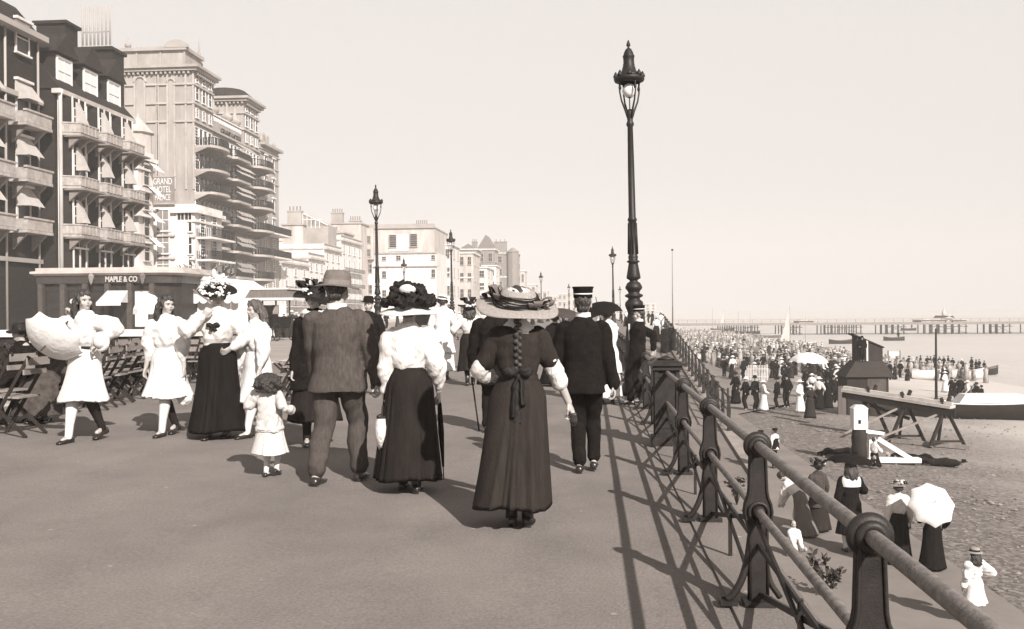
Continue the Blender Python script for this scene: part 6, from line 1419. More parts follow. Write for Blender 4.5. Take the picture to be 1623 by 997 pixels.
p.skirt(M_SKIRTB, .05, wx=.29, wy=.28, folds=11, amp=.05, seed=24); p.top(M_BLOUSE, 'blouse', ls=(.078, .07, .042), puff=1.2); p.shoes(); p.hair(M_HAIR, 'up'); p.hat(M_SOFT, .17, .16, crown=(.10, .10, .08), z=.15, tilt=(-4, 6)); p.flowers(M_FLOWER, 16, (.02, .14), .03, (.03, .09), 6); p.flowers(M_RIBBON, 10, (.02, .14), .03, (.03, .09), 9, name='dark_flowers')
p = lower('woman in a long dark skirt hidden to the waist behind a white parasol', 1478, 902, 790, 1.62, 2, handL=(-.10, .22, 1.20), handR=(.28, .05, .95))
p.skirt(M_SKIRTB, .05, wx=.31, wy=.30, folds=12, amp=.06, seed=25); p.top(M_BLACK, 'blouse', ls=(.075, .07, .045), puff=1.1); p.shoes(); p.hair(M_HAIR, 'up')
ap = at(1481, 796, Y=p.loc.y - .62); hp_ = p.w(V(-.05, .22, 1.2)); parasol('white eight ribbed parasol carried open on the lower walk', ap, V(.02, -.93, .50), .43, M_COTTON, L=.75, depth=.18)
p = lower('child in white with a dark banded straw hat at the lower right corner', 1545, 990, 862, 1.84, 20, scale=.70, handL=(-.25, .05, .85), handR=(.30, .1, 1.1), cat='child')
p.skirt(M_COTTON, .50, wx=.30, wy=.28, folds=8, amp=.08, seed=26); p.top(M_COTTON, 'blouse', ls=(.085, .08, .05), puff=1.3, wr=.012); p.stockings(M_STOCK); p.shoes(); p.hair(M_HAIR, 'long'); p.hat(M_STRAW, .17, .17, crown=(.105, .11, .09), z=.15, wave=0); p.band(M_RIBBON, .045)
def boy(label, px, py, top, rz, sailor=True, **k):
    p = lower(label, px, py, top, 1.76, rz, male=True, cat='boy', voxel=.014, **k); p.trousers(M_BLACK, 1.0); p.top(M_COTTON if sailor else M_BLACK, 'jacket', hem=.82, ls=(.078, .07, .05)); p.shoes(); p.hair(M_HAIR, 'short')
    p.hat(M_BLACK, .11, .12, crown=(.105, .11, .05), z=.165, wave=0, flatc=True); return p
p = boy('boy in a dark cap and white fronted waistcoat looking left, beside the rail ring', 1228, 742, 677, 40); part('waistcoat', MB().rings(torso_rings([(.84, .214, .162, -.01), (1.1, .19, .144), (1.3, .150, .150, -.01)], wob=lambda t, z: 1.03), cap=(False, False)), M_BLACK, p.root)
boy('boy of whom only the dark cap shows beside the waistcoated boy', 1206, 752, 680, 10, False)
p = lower('small child in white crouching under the bending woman', 1258, 880, 800, 1.2, 200, scale=.62, cat='child', hip=.35, handL=(-.12, .30, .30), handR=(.12, .30, .32), footL=(-.1, .05, .085), footR=(.1, .05, .085), kneeL=(-.3, 1, .3), kneeR=(.3, 1, .3)); p.top(M_COTTON, 'blouse', ls=(.085, .08, .06)); p.skirt(M_COTTON, .12, wx=.34, wy=.34, folds=8, amp=.08, zt=.96, seed=28); p.hair(M_HAIR, 'short'); p.shoes()
# plants at the foot of the railing
def leafy(name, label, loc, wd, h, n, s, m, cat='plant', seed=1):
    t = thing(name, label, cat, loc); rn = random.Random(seed); b = MB(); st = MB()
    for k in range(9):
        a = rn.uniform(0, 6.28); q = Vector((wd * math.cos(a), wd * math.sin(a), h * rn.uniform(.6, 1))); st.tube([(0, 0, 0), q * .5 + V(0, 0, .1), q], [.012, .008, .004], 5)
        for j in range(n // 9):
            u = rn.uniform(.25, 1); c = q * u + V(0, 0, .1 * (1 - abs(2 * u - 1))); d = V(rn.uniform(-1, 1), rn.uniform(-1, 1), rn.uniform(-.2, 1)).normalized() * s; e = d.cross(V(rn.random(), rn.random(), rn.random())).normalized() * s * .28
            b.add([c, c + d * .5 + e, c + d, c + d * .5 - e], [(0, 1, 2, 3)])
    part('leaves', b, m, t); part('stems', st, M_WOODD, t)
M_LEAF = mat('dark_leaves', .05, .6, .4, 10)
q = low(1312, 945); leafy('leafy_plant', 'small leafy plant on the lower walk just outside the lowest rail', (q.x, q.y, ZE), .35, .75, 160, .14, M_LEAF, seed=3)
q = low(1168, 800); leafy('leafy_plant', 'dark twiggy plant seen between the second and third ringed posts', (q.x, q.y, ZE), .28, .8, 150, .12, M_LEAF, seed=5)
# shrubs carried along the foot of the wall
# ================================================================== BEACH STRUCTURES
def gz(x, y): return zbeach(x, y)
q = at(1377, 664, z=-4.0); kx_, ky_ = q.x, q.y
# wooden hut on stilts with slanted board tower
hut = thing('beach_kiosk', 'tarred wooden beach kiosk with hipped skirt roof and a tall slanting lookout box on top', 'kiosk', (kx_, ky_, gz(kx_, ky_) - .05))
sc_ = ky_ / FPX   # metres per photo pixel at the kiosk
u = lambda px: px * sc_
b = MB().bb(-u(32), u(30), 0, u(58), 0, u(62)); part('wall', b, M_WOODD, hut)
part('wall', MB().bb(-u(2), u(26), -u(1.2), -.003, u(36), u(60)), M_WOODM if False else mat('tarred_mid', .07, .8, .3, 4, bump=.3), hut, 'paler panel with faint painted lettering')
text('BOATS', u(7.5), (u(12), -u(1.5), u(47)), (PI / 2, 0, 0), M_WOODM, hut, sx=.8) if False else None
part('roof', MB().rings([[V(-u(36), -u(5), u(62)), V(u(38), -u(5), u(62)), V(u(38), u(62), u(62)), V(-u(36), u(62), u(62))], [V(-u(16), u(12), u(86)), V(u(26), u(12), u(86)), V(u(26), u(45), u(86)), V(-u(16), u(45), u(86))]], smooth=False), mat('boarded_roof', .034, .8, .3, 3, bump=.5, stretch=(1, 1, 8)), hut)
for sx_ in (-1,):
    part('lookout_box', MB().add([V(-u(14), u(12), u(84)), V(u(25), u(12), u(84)), V(u(25), u(12), u(106)), V(-u(14), u(12), u(124)), V(-u(14), u(40), u(84)), V(u(25), u(40), u(84)), V(u(25), u(40), u(106)), V(-u(14), u(40), u(124))],
         [(0, 1, 2, 3), (5, 4, 7, 6), (1, 5, 6, 2), (4, 0, 3, 7), (3, 2, 6, 7)]), mat('lookout_boards', .035, .85, .3, 4, bump=.4, stretch=(1, 1, .1)), hut)
part('lookout_roof', MB().add([V(-u(20), u(10), u(127)), V(u(27), u(10), u(106)), V(u(27), u(42), u(106)), V(-u(20), u(42), u(127)), V(-u(20), u(10), u(129)), V(u(27), u(10), u(108)), V(u(27), u(42), u(108)), V(-u(20), u(42), u(129))], [(0, 1, 5, 4), (4, 5, 6, 7), (3, 2, 1, 0), (0, 4, 7, 3), (1, 2, 6, 5), (2, 3, 7, 6)]), M_WOODD, hut)
part('doorway', MB().bb(-u(13), u(0), u(10.5), u(11.9), u(86), u(118)), M_GLASSD, hut); part('door_post', MB().bb(u(0), u(2.5), u(10), u(11.9), u(86), u(118)), M_STUCCO, hut)
part('door', MB().bb(-u(46), -u(34), -u(1), u(1), 0, u(48)), mat('board_door', .10, .85, .3, 3, bump=.4, stretch=(1, 1, .1)), hut, 'open board door leaning at the left')
part('side_shed', MB().bb(u(30.3), u(42), u(4), u(40), 0, u(30)).prism([(u(28), u(30)), (u(46), u(26)), (u(46), u(28)), (u(28), u(33))], u(2), u(42)), M_WOODD, hut)
# keeper visible in the doorway
# slipway beam on trestles
a0, a1 = at(1338, 618, Y=ky_ - 8), at(1510, 645, Y=ky_ - 11)
sl = thing('boat_slide', 'long pale boat gangway resting on three crossed timber trestles in front of the kiosk', 'gangway', (0, 0, 0))
dv = (a1 - a0); 
part('deck', MB().bar(a0, a1, .55, .12).bar(a0 + V(0, 0, .12), a1 + V(0, 0, .12), .2, .1), M_STUCCO if False else mat('bleached_wood', .42, .8, .2, 4, bump=.3), sl); part('beam', MB().bar(a0 + V(0, .25, -.22), a1 + V(0, .25, -.22), .1, .24).bar(a0 + V(0, -.25, -.22), a1 + V(0, -.25, -.22), .1, .24).bar(a0 + dv * .18 + V(0, 0, -.4), a0 + dv * .62 + V(0, 0, -.75), .1, .12), M_WOODD, sl)
for i, t in enumerate((.25, .57, .92)):
    c = a0 + dv * t; zb = gz(c.x, c.y) + .0; part('trestle', MB().bar((c.x - .75, c.y - .6, zb), (c.x + .3, c.y + .1, c.z + .35), .10, .12).bar((c.x + .65, c.y - .5, zb), (c.x - .1, c.y, c.z + .3), .10, .12).bar((c.x, c.y + .6, zb), (c.x, c.y, c.z), .09, .10).bar((c.x - .7, c.y - .55, zb + .25), (c.x + .6, c.y - .45, zb + .25), .06, .08), M_WOODD, sl)
    if i: part('strut', MB().bar((c.x - .1, c.y, c.z - .3), (c.x - 2.4 if i == 1 else c.x - 2.6, c.y - .2, zb + .3), .06, .08), M_WOODM, sl)
part('ground_beam', MB().bar((a0.x - 1.2, a0.y - 1.0, gz(a0.x, a0.y) + .06), (a1.x + .4, a1.y - .6, gz(a1.x, a1.y) + .08), .14, .16), M_WOODM, sl)
# white capped post and frame (capstan)
q = at(1362, 742, z=-3.7); cp = thing('white_post', 'square white post with pyramid cap on a dark bollard, in front of the kiosk', 'post', (q.x, q.y, gz(q.x, q.y))); us = q.y / FPX; w = lambda n: n * us
part('upper_post', MB().bb(-w(10.5), w(10.5), -w(10.5), w(10.5), w(54), w(86)).box((0, 0, w(88.5)), (w(23), w(23), w(5)), taper=.5), M_WHITE, cp); part('bollard', MB().lathe([(w(13), 0), (w(12), w(25)), (w(11), w(30)), (w(12), w(40)), (w(10), w(54))], seg=12), M_WOODD, cp)
part('hole', MB().bb(-w(4), w(0), -w(10.9), -w(10.2), w(63), w(69)), M_GLASSD, cp); part('arm', MB().bar((0, 0, w(52)), (w(38), w(8), w(46)), w(9), w(5)), M_WHITE, cp)
wf = thing('winch', 'white triangular timber winch frame on the shingle right of the white post', 'frame', (q.x + w(25), q.y + .4, gz(q.x, q.y)))
part('upright', MB().bb(-w(6), w(6), -w(5), w(5), 0, w(44)), M_WHITE, wf); part('brace', MB().bar((0, 0, w(42)), (w(62), 0, w(3)), w(7), w(7)), M_WHITE, wf); part('sill', MB().bb(-w(45), w(72), -w(8), w(8), 0, w(7)), M_WHITE, wf)
q2 = at(1395, 738, z=-3.8)
# lying sunbathers / nets
def lying(label, px, py, ang, m1, m2):
    q = at(px, py, z=-3.75); t = thing('person', label, 'person', (q.x, q.y, gz(q.x, q.y) + .02), R(ang), 'people lying by the white frame'); t.scale = (.78, .78, .78)
    b = MB(); limb(b, [(0, 0, .14), (.5, 0, .16), (.9, .02, .12)], [.10, .16, .12]); b.ell((1.16, 0, .16), (.11, .09, .10)); limb(b, [(0, .08, .12), (-.45, .12, .12), (-.85, .10, .07)], [.09, .065, .05]); limb(b, [(0, -.08, .12), (-.42, -.06, .28), (-.8, -.1, .06)], [.09, .065, .05]); limb(b, [(.85, .14, .16), (.75, .32, .08), (.98, .36, .05)], [.05, .045, .04])
    part('body', fuse(b, .02, 1), M_SKIN, t); c = MB(); limb(c, [(.0, 0, .15), (.5, 0, .17), (.93, .0, .15)], [.15, .19, .15]); limb(c, [(0, .08, .13), (-.45, .12, .13), (-.8, .10, .09)], [.12, .09, .07]); limb(c, [(0, -.08, .13), (-.42, -.06, .28), (-.76, -.1, .1)], [.12, .09, .07]); part('clothes', fuse(c, .025, 1, .01, 10), m1, t)
    part('hat', MB().lathe([(.16, 0), (.16, .01), (.10, .015), (.09, .10), (.02, .11)], (1.22, 0, .22), 12), m2, t)
lying('person lying on the shingle right of the white frame, head to the left', 1452, 735, 150, M_BLACK, M_STRAW); lying('person lying on the shingle farther right of the white frame, head to the right', 1478, 741, -15, M_SKIRTG, M_BLACK); lying('person lying left of the white post among bundles', 1325, 733, 10, M_BLACK, M_STRAWW)
p = lower('person in pale shirt kneeling between the white post and frame', 1386, 735, 690, 1.20, -60, voxel=.016, cat='person', hip=.35, handL=(-.1, .3, .6), handR=(.1, .3, .6), kneeL=(-.1, 1, .1), kneeR=(.1, 1, .1), footL=(-.1, -.25, .085), footR=(.1, -.25, .085)); p.trousers(M_BLACK); p.top(M_COTTON, 'blouse'); p.hair(M_HAIR, 'short')
pl_ = at(1484, 640, z=-4.3); po = thing('mooring_pole', 'tall thin dark pole standing among the bathers near the water', 'pole', (pl_.x, pl_.y, gz(pl_.x, pl_.y))); part('pole', MB().tube([(0, 0, 0), (0, 0, 4.6 * pl_.y / 60)], [.09, .06], 8), M_WOODD, po); part('foot', MB().lathe([(.22, 0), (.2, .2), (.1, .35)], seg=8), M_WOODD, po)
# notice frame and raft
q = at(1417, 578, z=-5.0); nf = thing('notice_frame', 'low board on two legs near the water right of the kiosk', 'board', (q.x, q.y, gz(q.x, q.y))); k = q.y / FPX
part('board', MB().bb(-k * 9, k * 9, -.05, .05, k * 12, k * 22), mat('pale_board', .5, .8, .1, 2), nf); part('leg', MB().bb(-k * 9.4, -k * 8.2, -.07, .07, 0, k * 23), M_WOODD, nf); part('leg', MB().bb(k * 8.2, k * 9.4, -.07, .07, 0, k * 23), M_WOODD, nf)

# ---- boats
def hull(L, Bm, D, m_out, m_in, root, sheer=.25):
    n = 15; rs = []; ri = []
    for i in range(n):
        t = i / (n - 1); u_ = 2 * t - 1; wd = Bm / 2 * (1 - abs(u_) ** 2.6) ** .8 if i not in (0, n - 1) else .02; wd = max(wd, .02); top = D + sheer * abs(u_) ** 2; keel = .12 * abs(u_) ** 3 * D * 2
        pts = [V(u_ * L / 2, wd * c, keel + (top - keel) * h) for c, h in [(-1, 1), (-.97, .7), (-.8, .35), (-.4, .08), (0, 0), (.4, .08), (.8, .35), (.97, .7), (1, 1)]]
        rs.append(pts); ri.append([V(p.x * .97, p.y * .92, max(p.z, keel + .12)) if h_ < 8 else p for h_, p in enumerate(pts)])
    part('hull', MB().rings(rs, closed=False, cap=(False, False)), m_out, root)
    part('interior', MB().rings([r[::-1] for r in ri], closed=False, cap=(False, False)).bb(-L * .25, -L * .2, -Bm * .4, Bm * .4, D * .6, D * .66).bb(L * .1, L * .15, -Bm * .42, Bm * .42, D * .6, D * .66), m_in, root)
    g = MB()
    for k_ in (0, -1): g.tube([r[k_] for r in rs], .04, 6)
    part('gunwale', g, m_in, root)
M_HULLW = mat('boat_white', .62, .6, .1, 3); M_HULLD = mat('boat_black', .02, .5, .3, 3); M_HULLM = mat('boat_brown', .13, .6, .2, 3)
def boat(label, loc, rz, L=5, Bm=1.6, D=.75, mo=M_HULLD, mi=M_HULLW, mast=0, sail=None, cabin=False, group=None, roll=0):
    t = thing('boat', label, 'boat', loc, R(rz), group); t.rotation_euler = (R(roll), 0, R(rz)); hull(L, Bm, D, mo, mi, t)
    if mast: part('mast', MB().tube([(L * .1, 0, .1), (L * .1, 0, mast)], [.06, .03], 8), M_WOODM, t)
    if sail: part('sail', MB().rings([[V(L * .1 - k_, .12 * math.sin(k_ * 2), z) for k_ in (.06, sail * f * .5, sail * f)] for f, z in [(1, D + .5), (.66, D + (mast - D) * .35), (.33, D + (mast - D) * .68), (.06, mast - .1)]], closed=False, cap=(False, False)), mat('tanned_sail', .42, .9, .15, 1), t)
    if cabin: part('cover', MB().box((L * .05, 0, D + .25), (L * .4, Bm * .55, .45), taper=.8), mi, t)
    return t
def bz(px, py, z=-4.4):
    for _ in range(4): q = at(px, py, z=z); z = gz(q.x, q.y) if q.x < 36.5 else -5.3
    return q, z
q, z = bz(1556, 664); boat('dark hulled beached boat with white interior and folded cover at the right edge', (q.x, q.y, z - .1), 2, 9.0, 1.9, .95, cabin=True)
for (px, py, L, mo, mi, mast, sail, rz, lab) in [
    (1155, 562, 9, M_HULLM, M_WOODM, 0, None, -12, 'long brown beached boat end on to the crowd, left of the picket fence'), (1195, 546, 6, M_HULLW, M_CANVAS, 0, None, 8, 'white covered boat in the middle of the crowd'),
    (1110, 552, 6, M_HULLW, M_HULLM, 0, None, -15, 'white boat close under the ramp railing, nearer one'), (1098, 540, 7, M_HULLW, M_HULLM, 0, None, 5, 'white boat close under the ramp railing, farther one'),
    (1165, 536, 8, M_HULLM, M_HULLW, 6.5, None, 10, 'masted brown boat drawn up behind the crowd'), (1246, 553, 7, M_HULLW, M_HULLM, 7.2, 1.7, 14, 'sailing boat with a tall pale sail on the beach edge'),
    (1272, 551, 5.5, M_HULLM, M_HULLW, 5.5, None, 12, 'small masted boat right of the pale sail'), (1125, 528, 8, M_HULLM, M_HULLW, 7.5, None, 0, 'far masted boat nearest the ramp railing'), (1145, 525, 8, M_HULLD, M_HULLM, 7, 2.2, 8, 'far boat with a small dark sail'),
    (1185, 530, 7, M_HULLW, M_HULLW, 6, None, -5, 'far white masted boat in front of the pier legs'), (1216, 536, 7, M_HULLM, M_HULLW, 0, None, 6, 'far brown boat left of the pale sail'), (1120, 545, 6, M_HULLM, M_HULLM, 0, None, 0, 'low brown boat between the two white boats'),
    (1472, 602, 3, M_HULLW, M_HULLW, 0, None, 3, 'small white rowing boat at the waterline left of the thin pole'), (1534, 601, 3.2, M_HULLW, M_CANVAS, 0, None, 8, 'white rowing boat at the waterline right of the thin pole'), (1566, 596, 3, M_HULLD, M_HULLM, 0, None, 30, 'dark rowing boat at the waterline by the right edge')]:
    q, z = bz(px, py); boat(lab, (q.x, q.y, z), rz, L, L * .27, .8, mo, mi, mast, sail, group='boats drawn up on the beach')
for (px, py, lab, occ) in [(1332, 545, 'small dark rowing boat afloat left of the kiosk top', False), (1417, 540, 'dark rowing boat afloat with one standing rower', True), (1440, 524, 'tiny dark boat afloat below the pier', True)]:
    q = at(px, py, z=-5.2); bt = boat(lab, (q.x, q.y, -5.42), 5, 4.6 if py > 530 else 5, 1.6, .9, M_HULLD, M_HULLM, group='rowing boats afloat')
    if occ: rower = q
# picket fence in the crowd
q = at(1191, 602, z=ZE); fe = thing('picket_fence', 'short white picket fence enclosing the far edge of the lower walk', 'fence', (q.x, q.y, -3.45)); k = q.y / FPX; pk = MB()
for i in range(22): x = (i - 11) * 2.4 * k; pk.bb(x, x + k * 1.0, -.03, .03, 0, k * 24)
part('picket', pk, M_STUCCO, fe); part('rail', MB().bb(-27 * k, 26 * k, .03, .07, k * 17, k * 19).bb(-27 * k, 26 * k, .03, .07, k * 5, k * 7), M_STUCCO, fe)
fe2 = thing('post_fence', 'dark post and rail fence at the foot of the ramp', 'fence', (0, 0, -3.4)); 
for px in (1096, 1154): q = at(px, 652, z=-3.4); part('post', MB().tube([(q.x, q.y, 0), (q.x, q.y, 1.15)], .05, 8), M_WOODD, fe2)
qa, qb = at(1096, 652, z=-3.4), at(1154, 652, z=-3.4); part('rail', MB().bar((qa.x, qa.y, .55), (qb.x, qb.y, .55), .04).bar((qa.x, qa.y, 1.05), (qb.x, qb.y, 1.05), .04), M_WOODD, fe2)

# ================================================================== CROWD
protos = []
def proto(lab, male, skm, topm, kind, hatm, hk, seed, white=False):
    p = Person(lab, None, 0, 1.8, 0, male=male, loc=(0, 0, -50), scale=.97, voxel=.026, cat='person', group='holiday crowd on the beach', handL=(-.24, .12, .9), handR=(.22, .2, 1.0))
    if male: p.trousers(skm, 1.0)
    else: p.skirt(skm, .06, wx=.31, wy=.30, folds=8, amp=.06, seg=40, n=8, seed=seed)
    p.top(topm, kind, ls=(.078, .07, .05)); 
    if hk: p.hat(hatm, *hk[:2], crown=hk[2], z=.13, wave=0)
    else: p.hair(M_HAIR, 'short')
    return p
protos.append((proto('person in black suit and dark hat standing in the beach crowd', True, M_BLACK, M_BLACK, 'jacket', M_BLACK, (.14, .14, (.1, .1, .1)), 1), 8))
protos.append((proto('person in grey suit and pale straw hat in the beach crowd', True, M_SKIRTG, M_SKIRTG, 'jacket', M_STRAWW, (.16, .16, (.1, .1, .08)), 2), 3))
protos.append((proto('person in white blouse and dark skirt in the beach crowd', False, M_SKIRTB, M_BLOUSE, 'blouse', M_STRAWW, (.19, .19, (.1, .1, .08)), 3), 4))
protos.append((proto('person all in white with a white hat in the beach crowd', False, M_COTTON, M_COTTON, 'blouse', M_STRAWW, (.22, .22, (.1, .1, .08)), 4), 2))
protos.append((proto('person in black dress and black hat in the beach crowd', False, M_SKIRTB, M_BLACK, 'coat', M_RIBBON, (.2, .2, (.1, .1, .1)), 5), 8))
protos.append((proto('person in brown dress and white hat in the beach crowd', False, M_DRESS, M_DRESS, 'blouse', M_COTTON, (.18, .18, (.1, .1, .08)), 6), 4))
used = [False] * len(protos)
bag = [i for i, (_, w_) in enumerate(protos) for _ in range(w_)]
def place_crowd(x, y, z, kind=None, rz=None, sc=1.0, label=None, group=None, sx=1.0):
    i = random.choice(bag) if kind is None else kind; pr_ = protos[i][0].root; s = pr_.scale[0] if not used[i] else .97 * 1.0
    rz = random.uniform(0, 6.28) if rz is None else rz; s2 = .97 * sc * random.uniform(.92, 1.05)
    if not used[i]:
        used[i] = True; pr_.location = (x, y, z); pr_.rotation_euler = (0, 0, rz); pr_.scale = (s2,) * 3
        if label: pr_['label'] = label
        if group: pr_['group'] = group
        protos[i] = (protos[i][0], 0); return pr_
    lab0 = LAB0[i]
    r = dup(pr_, (x, y, z), rz, label or lab0, group or 'holiday crowd on the beach', scale=s2)
    return r
LAB0 = [p_[0].root['label'] for p_ in protos]
def near_free(px_list):
    return True
random.seed(21)
# the generic crowd first
def polyin(px, py, P):
    c = False; n = len(P)
    for i in range(n):
        (x1, y1), (x2, y2) = P[i], P[(i + 1) % n]
        if (y1 > py) != (y2 > py) and px < (x2 - x1) * (py - y1) / (y2 - y1) + x1: c = not c
    return c
REG = [(1142, 608), (1075, 545), (1090, 532), (1170, 535), (1250, 556), (1300, 560), (1345, 590), (1330, 640), (1290, 648), (1260, 610), (1180, 612)]
cnt = 0; taken = []
while cnt < 108:
    py = 546 + 100 * random.random() ** 1.1; px = random.uniform(1070, 1350)
    if not polyin(px, py, REG): continue
    q, z = bz(px, py, -3.6)
    if q.x > 36 or q.x < RX1 + .4: continue
    if abs(q.x - kx_) < 3.2 and q.y > ky_ - 1.5 and q.y < ky_ + 5: continue
    if any((q.x - a) ** 2 + (q.y - c) ** 2 < .3 for a, c in taken): continue
    if q.x < 11 and q.y > 52: z = -3.405
    if q.x < 7: z = -3.405
    taken.append((q.x, q.y)); place_crowd(q.x, q.y, z, sc=random.choice([1, 1, 1, .93, .75])); cnt += 1
tries = 0
while tries < 66:
    px, py = random.uniform(1222, 1342), random.uniform(547, 604); q, z = bz(px, py, -3.9)
    if q.x > 36 or (abs(q.x - kx_) < 3.0 and ky_ - 1.5 < q.y < ky_ + 5): tries += .2; continue
    if any((q.x - a) ** 2 + (q.y - c) ** 2 < .3 for a, c in taken): tries += .2; continue
    taken.append((q.x, q.y)); place_crowd(q.x, q.y, z, sc=random.choice([1, 1, .93, .7])); tries += 1
# named figures standing out in front
front_ = [(1166, 640, 4, 'person in black dress, leftmost of the line standing in front of the picket fence'), (1182, 650, 1, 'person in grey leaning left, second of the standing line'), (1197, 651, 0, 'person in black suit, third of the standing line'), (1210, 652, 3, 'person in pale clothes, middle of the standing line'),
          (1232, 648, 0, 'tall person in black suit just left of the twin standing figures'), (1247, 646, 0, 'person in black suit, right one of the twin standing figures'), (1118, 640, 4, 'person in black just outside the foot of the ramp, left of two'), (1130, 644, 0, 'person in black just outside the foot of the ramp, right of two'),
          (1268, 655, 3, 'person in white under the canopy edge, left of the seated figures'), (1284, 664, 5, 'person stooping in front of the crowd, left of the kiosk'), (1298, 650, 2, 'person in white blouse beside the canopy'), (1312, 648, 4, 'person in black beside the open kiosk door'), (1108, 634, 4, 'person in black half hidden by the rail, by the ramp foot')]
for px, py, kd, lb in front_:
    q = at(px, py, z=-3.41); place_crowd(q.x, q.y, -3.41, kd, None, 1.0, lb, 'people standing before the crowd')
q = at(1283, 626, z=-3.45); hp_ = V(q.x, q.y, -3.45); parasol('large white sunshade over the crowd left of the kiosk', hp_ + V(0, 0, 2.5), V(0.05, -.05, 1), 1.15, M_CANVAS, L=2.4, depth=.55, name='sunshade')
for px, py, lb in [(1420, 575, 'white'), (1440, 583, 'x')]: pass
# waterline group
wl = [(1427, 600, 0), (1438, 604, 4), (1396, 598, 0), (1441, 588, 4), (1447, 585, 2), (1453, 585, 3), (1459, 585, 4), (1470, 583, 0), (1475, 583, 4), (1481, 584, 0), (1489, 582, 4), (1496, 582, 0), (1503, 584, 4), (1510, 586, 0), (1519, 592, 0), (1524, 592, 1), (1494, 604, 4), (1500, 606, 0), (1540, 588, 4), (1547, 590, 4), (1552, 588, 0),
      (1498, 622, 3), (1508, 628, 4), (1514, 632, 0), (1522, 636, 4), (1530, 640, 0), (1540, 644, 3), (1548, 645, 4), (1556, 645, 0), (1405, 600, 4), (1411, 603, 0), (1418, 602, 4), (1360, 592, 4), (1352, 588, 3), (1400, 590, 5), (1560, 590, 0), (1533, 644, 2), (1545, 640, 4)]
for i, (px, py, kd) in enumerate(wl):
    q, z = bz(px, py, -4.8)
    place_crowd(q.x, q.y, z, kd, None, .8 if i % 3 else .95, {0: 'person in black near the waterline on the right', 1: 'person in grey with straw hat near the waterline', 2: 'person in white blouse and dark skirt near the waterline', 3: 'person all in white near the waterline', 4: 'person in black dress near the waterline', 5: 'person in brown near the waterline'}[kd], 'people near the waterline')
place_crowd(rower.x + 1, rower.y, -4.7, 0, 0, 1.0, 'person standing in the far rowing boat under the pier', 'rowers')
q = at(1424, 540, z=-5.2); place_crowd(q.x, q.y, -4.9, 0, 0, 1.0, 'person standing in the rowing boat right of the kiosk top', 'rowers')
q = at(1345, 560, Y=ky_ + 1); place_crowd(kx_ - u(7), ky_ + u(9), gz(kx_, ky_) - .05 + u(86), 0, 3.1, .8, 'person standing in the doorway of the kiosk lookout', 'kiosk keeper')
# far promenade strollers
fp = [(612, 515), (470, 520), (462, 524), (720, 512), (735, 508), (700, 510), (812, 505), (855, 508), (868, 506), (893, 508), (905, 505), (948, 506), (958, 505), (985, 508), (992, 512), (1001, 506), (1012, 504), (1020, 508), (1028, 506), (1034, 510), (1042, 506), (760, 506), (775, 508), (790, 506), (630, 512), (648, 510), (664, 512), (450, 530), (440, 522), (428, 528), (715, 520), (728, 516), (706, 516), (918, 508), (934, 512), (412, 524), (880, 512), (844, 512)]
for i, (px, py) in enumerate(fp):
    Y = 1.5 * 1500 / (py - 489); q = at(px, 495, Y=Y); z = zprom(q.x) if q.x > -8.6 else .03
    kd = random.choice([0, 2, 3, 4, 5, 1]); place_crowd(q.x, q.y, z, kd, None, 1.0, {0: 'person in black suit strolling far along the promenade', 1: 'person in grey suit strolling far along the promenade', 2: 'person in white blouse strolling far along the promenade', 3: 'person all in white strolling far along the promenade', 4: 'person in black dress strolling far along the promenade', 5: 'person in brown dress strolling far along the promenade'}[kd], 'far strollers on the promenade')
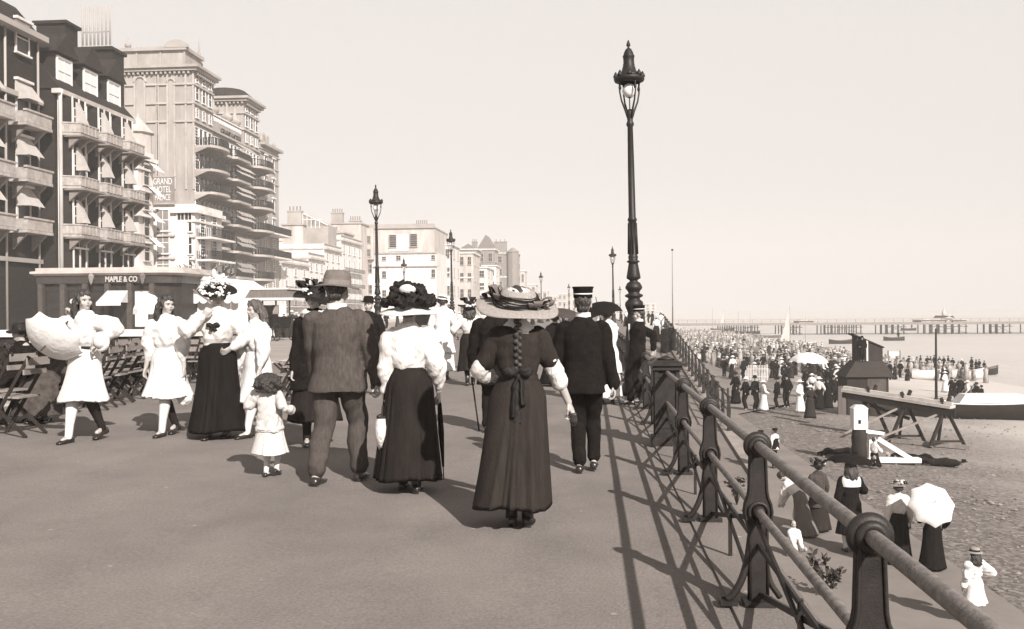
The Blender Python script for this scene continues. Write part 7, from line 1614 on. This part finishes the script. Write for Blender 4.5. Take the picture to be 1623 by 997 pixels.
for i, (px, py, lb) in enumerate([(432, 505, 'dark open carriage waiting behind the sun shelter'), (672, 505, 'dark open carriage on the road left of the flowered hat')]):
    Y = 52 + 10 * i; q = at(px, 495, Y=Y); t = thing('carriage', lb, 'carriage', (q.x, q.y, .03), R(80), 'horse carriages on the road')
    part('body', MB().prism([(-.9, .7), (.9, .7), (1.1, 1.3), (.7, 1.35), (.6, 1.0), (-.3, 1.0), (-.5, 1.5), (-1.0, 1.5)], -.6, .6), M_BLACK, t)
    for x, r_ in ((-.8, .5), (.9, .4)):
        for y in (-.7, .7):
            wlh = MB().torus((x, y, r_), r_ - .03, .03, 'Y', 20, 6)
            for s_ in range(8): wlh.tube([(x, y, r_), (x + r_ * math.cos(s_ * PI / 4), y, r_ + r_ * math.sin(s_ * PI / 4))], .015, 4)
            part('wheel', wlh, M_WOODD, t)
    part('hood', MB().rings([[V(-.5 - .6 * math.sin(a), y, 1.5 + .6 * math.cos(a) - .1) for a in np.linspace(-.2, 1.7, 8)] for y in (-.6, .6)], closed=False, cap=(False, False)), M_BLACK, t)
# distant crowd as one mass
b = MB(); rn = random.Random(9)
for k in range(1500):
    y = 88 + 165 * rn.random() ** 1.25; x = rn.uniform(6.5, 35.5); z = gz(x, y)
    if mnoise.noise(Vector((x * .11, y * .05, 3))) < -.12: continue
    z = gz(x, y); h = rn.uniform(1.0, 1.75)
    b.lathe([(.26, 0), (.2, h * .55), (.24, h * .78), (.08, h * .84), (.10, h * .94), (.19, h * .95), (.10, h * .97), (.04, h + .03)], (x, y, z), 6)
o = link('distant_crowd', b.mesh('distant_crowd'), mat('distant_crowd_cloth', .02, .9, .9, .9, g2=.5), None); tag(o, 'distant mass of holidaymakers on the beach towards the pier', 'crowd', kind='stuff')

# ================================================================== AIR
hz_ = MB().bb(-420, 420, -30, 900, -9, 60)
hm = bpy.data.materials.new('haze'); hm.use_nodes = True; hn = hm.node_tree; hn.nodes.clear(); vo = hn.nodes.new('ShaderNodeVolumePrincipled'); vo.inputs['Color'].default_value = (1.0, .95, .90, 1); vo.inputs['Density'].default_value = HAZE; vo.inputs['Anisotropy'].default_value = -.18
mo_ = hn.nodes.new('ShaderNodeOutputMaterial'); hn.links.new(vo.outputs[0], mo_.inputs['Volume'])
if HAZE > 0:
    o = link('haze', hz_.mesh('haze'), hm, None); o['kind'] = 'stuff'; o['label'] = 'pale sea haze filling the air over the whole front'; o['category'] = 'haze'
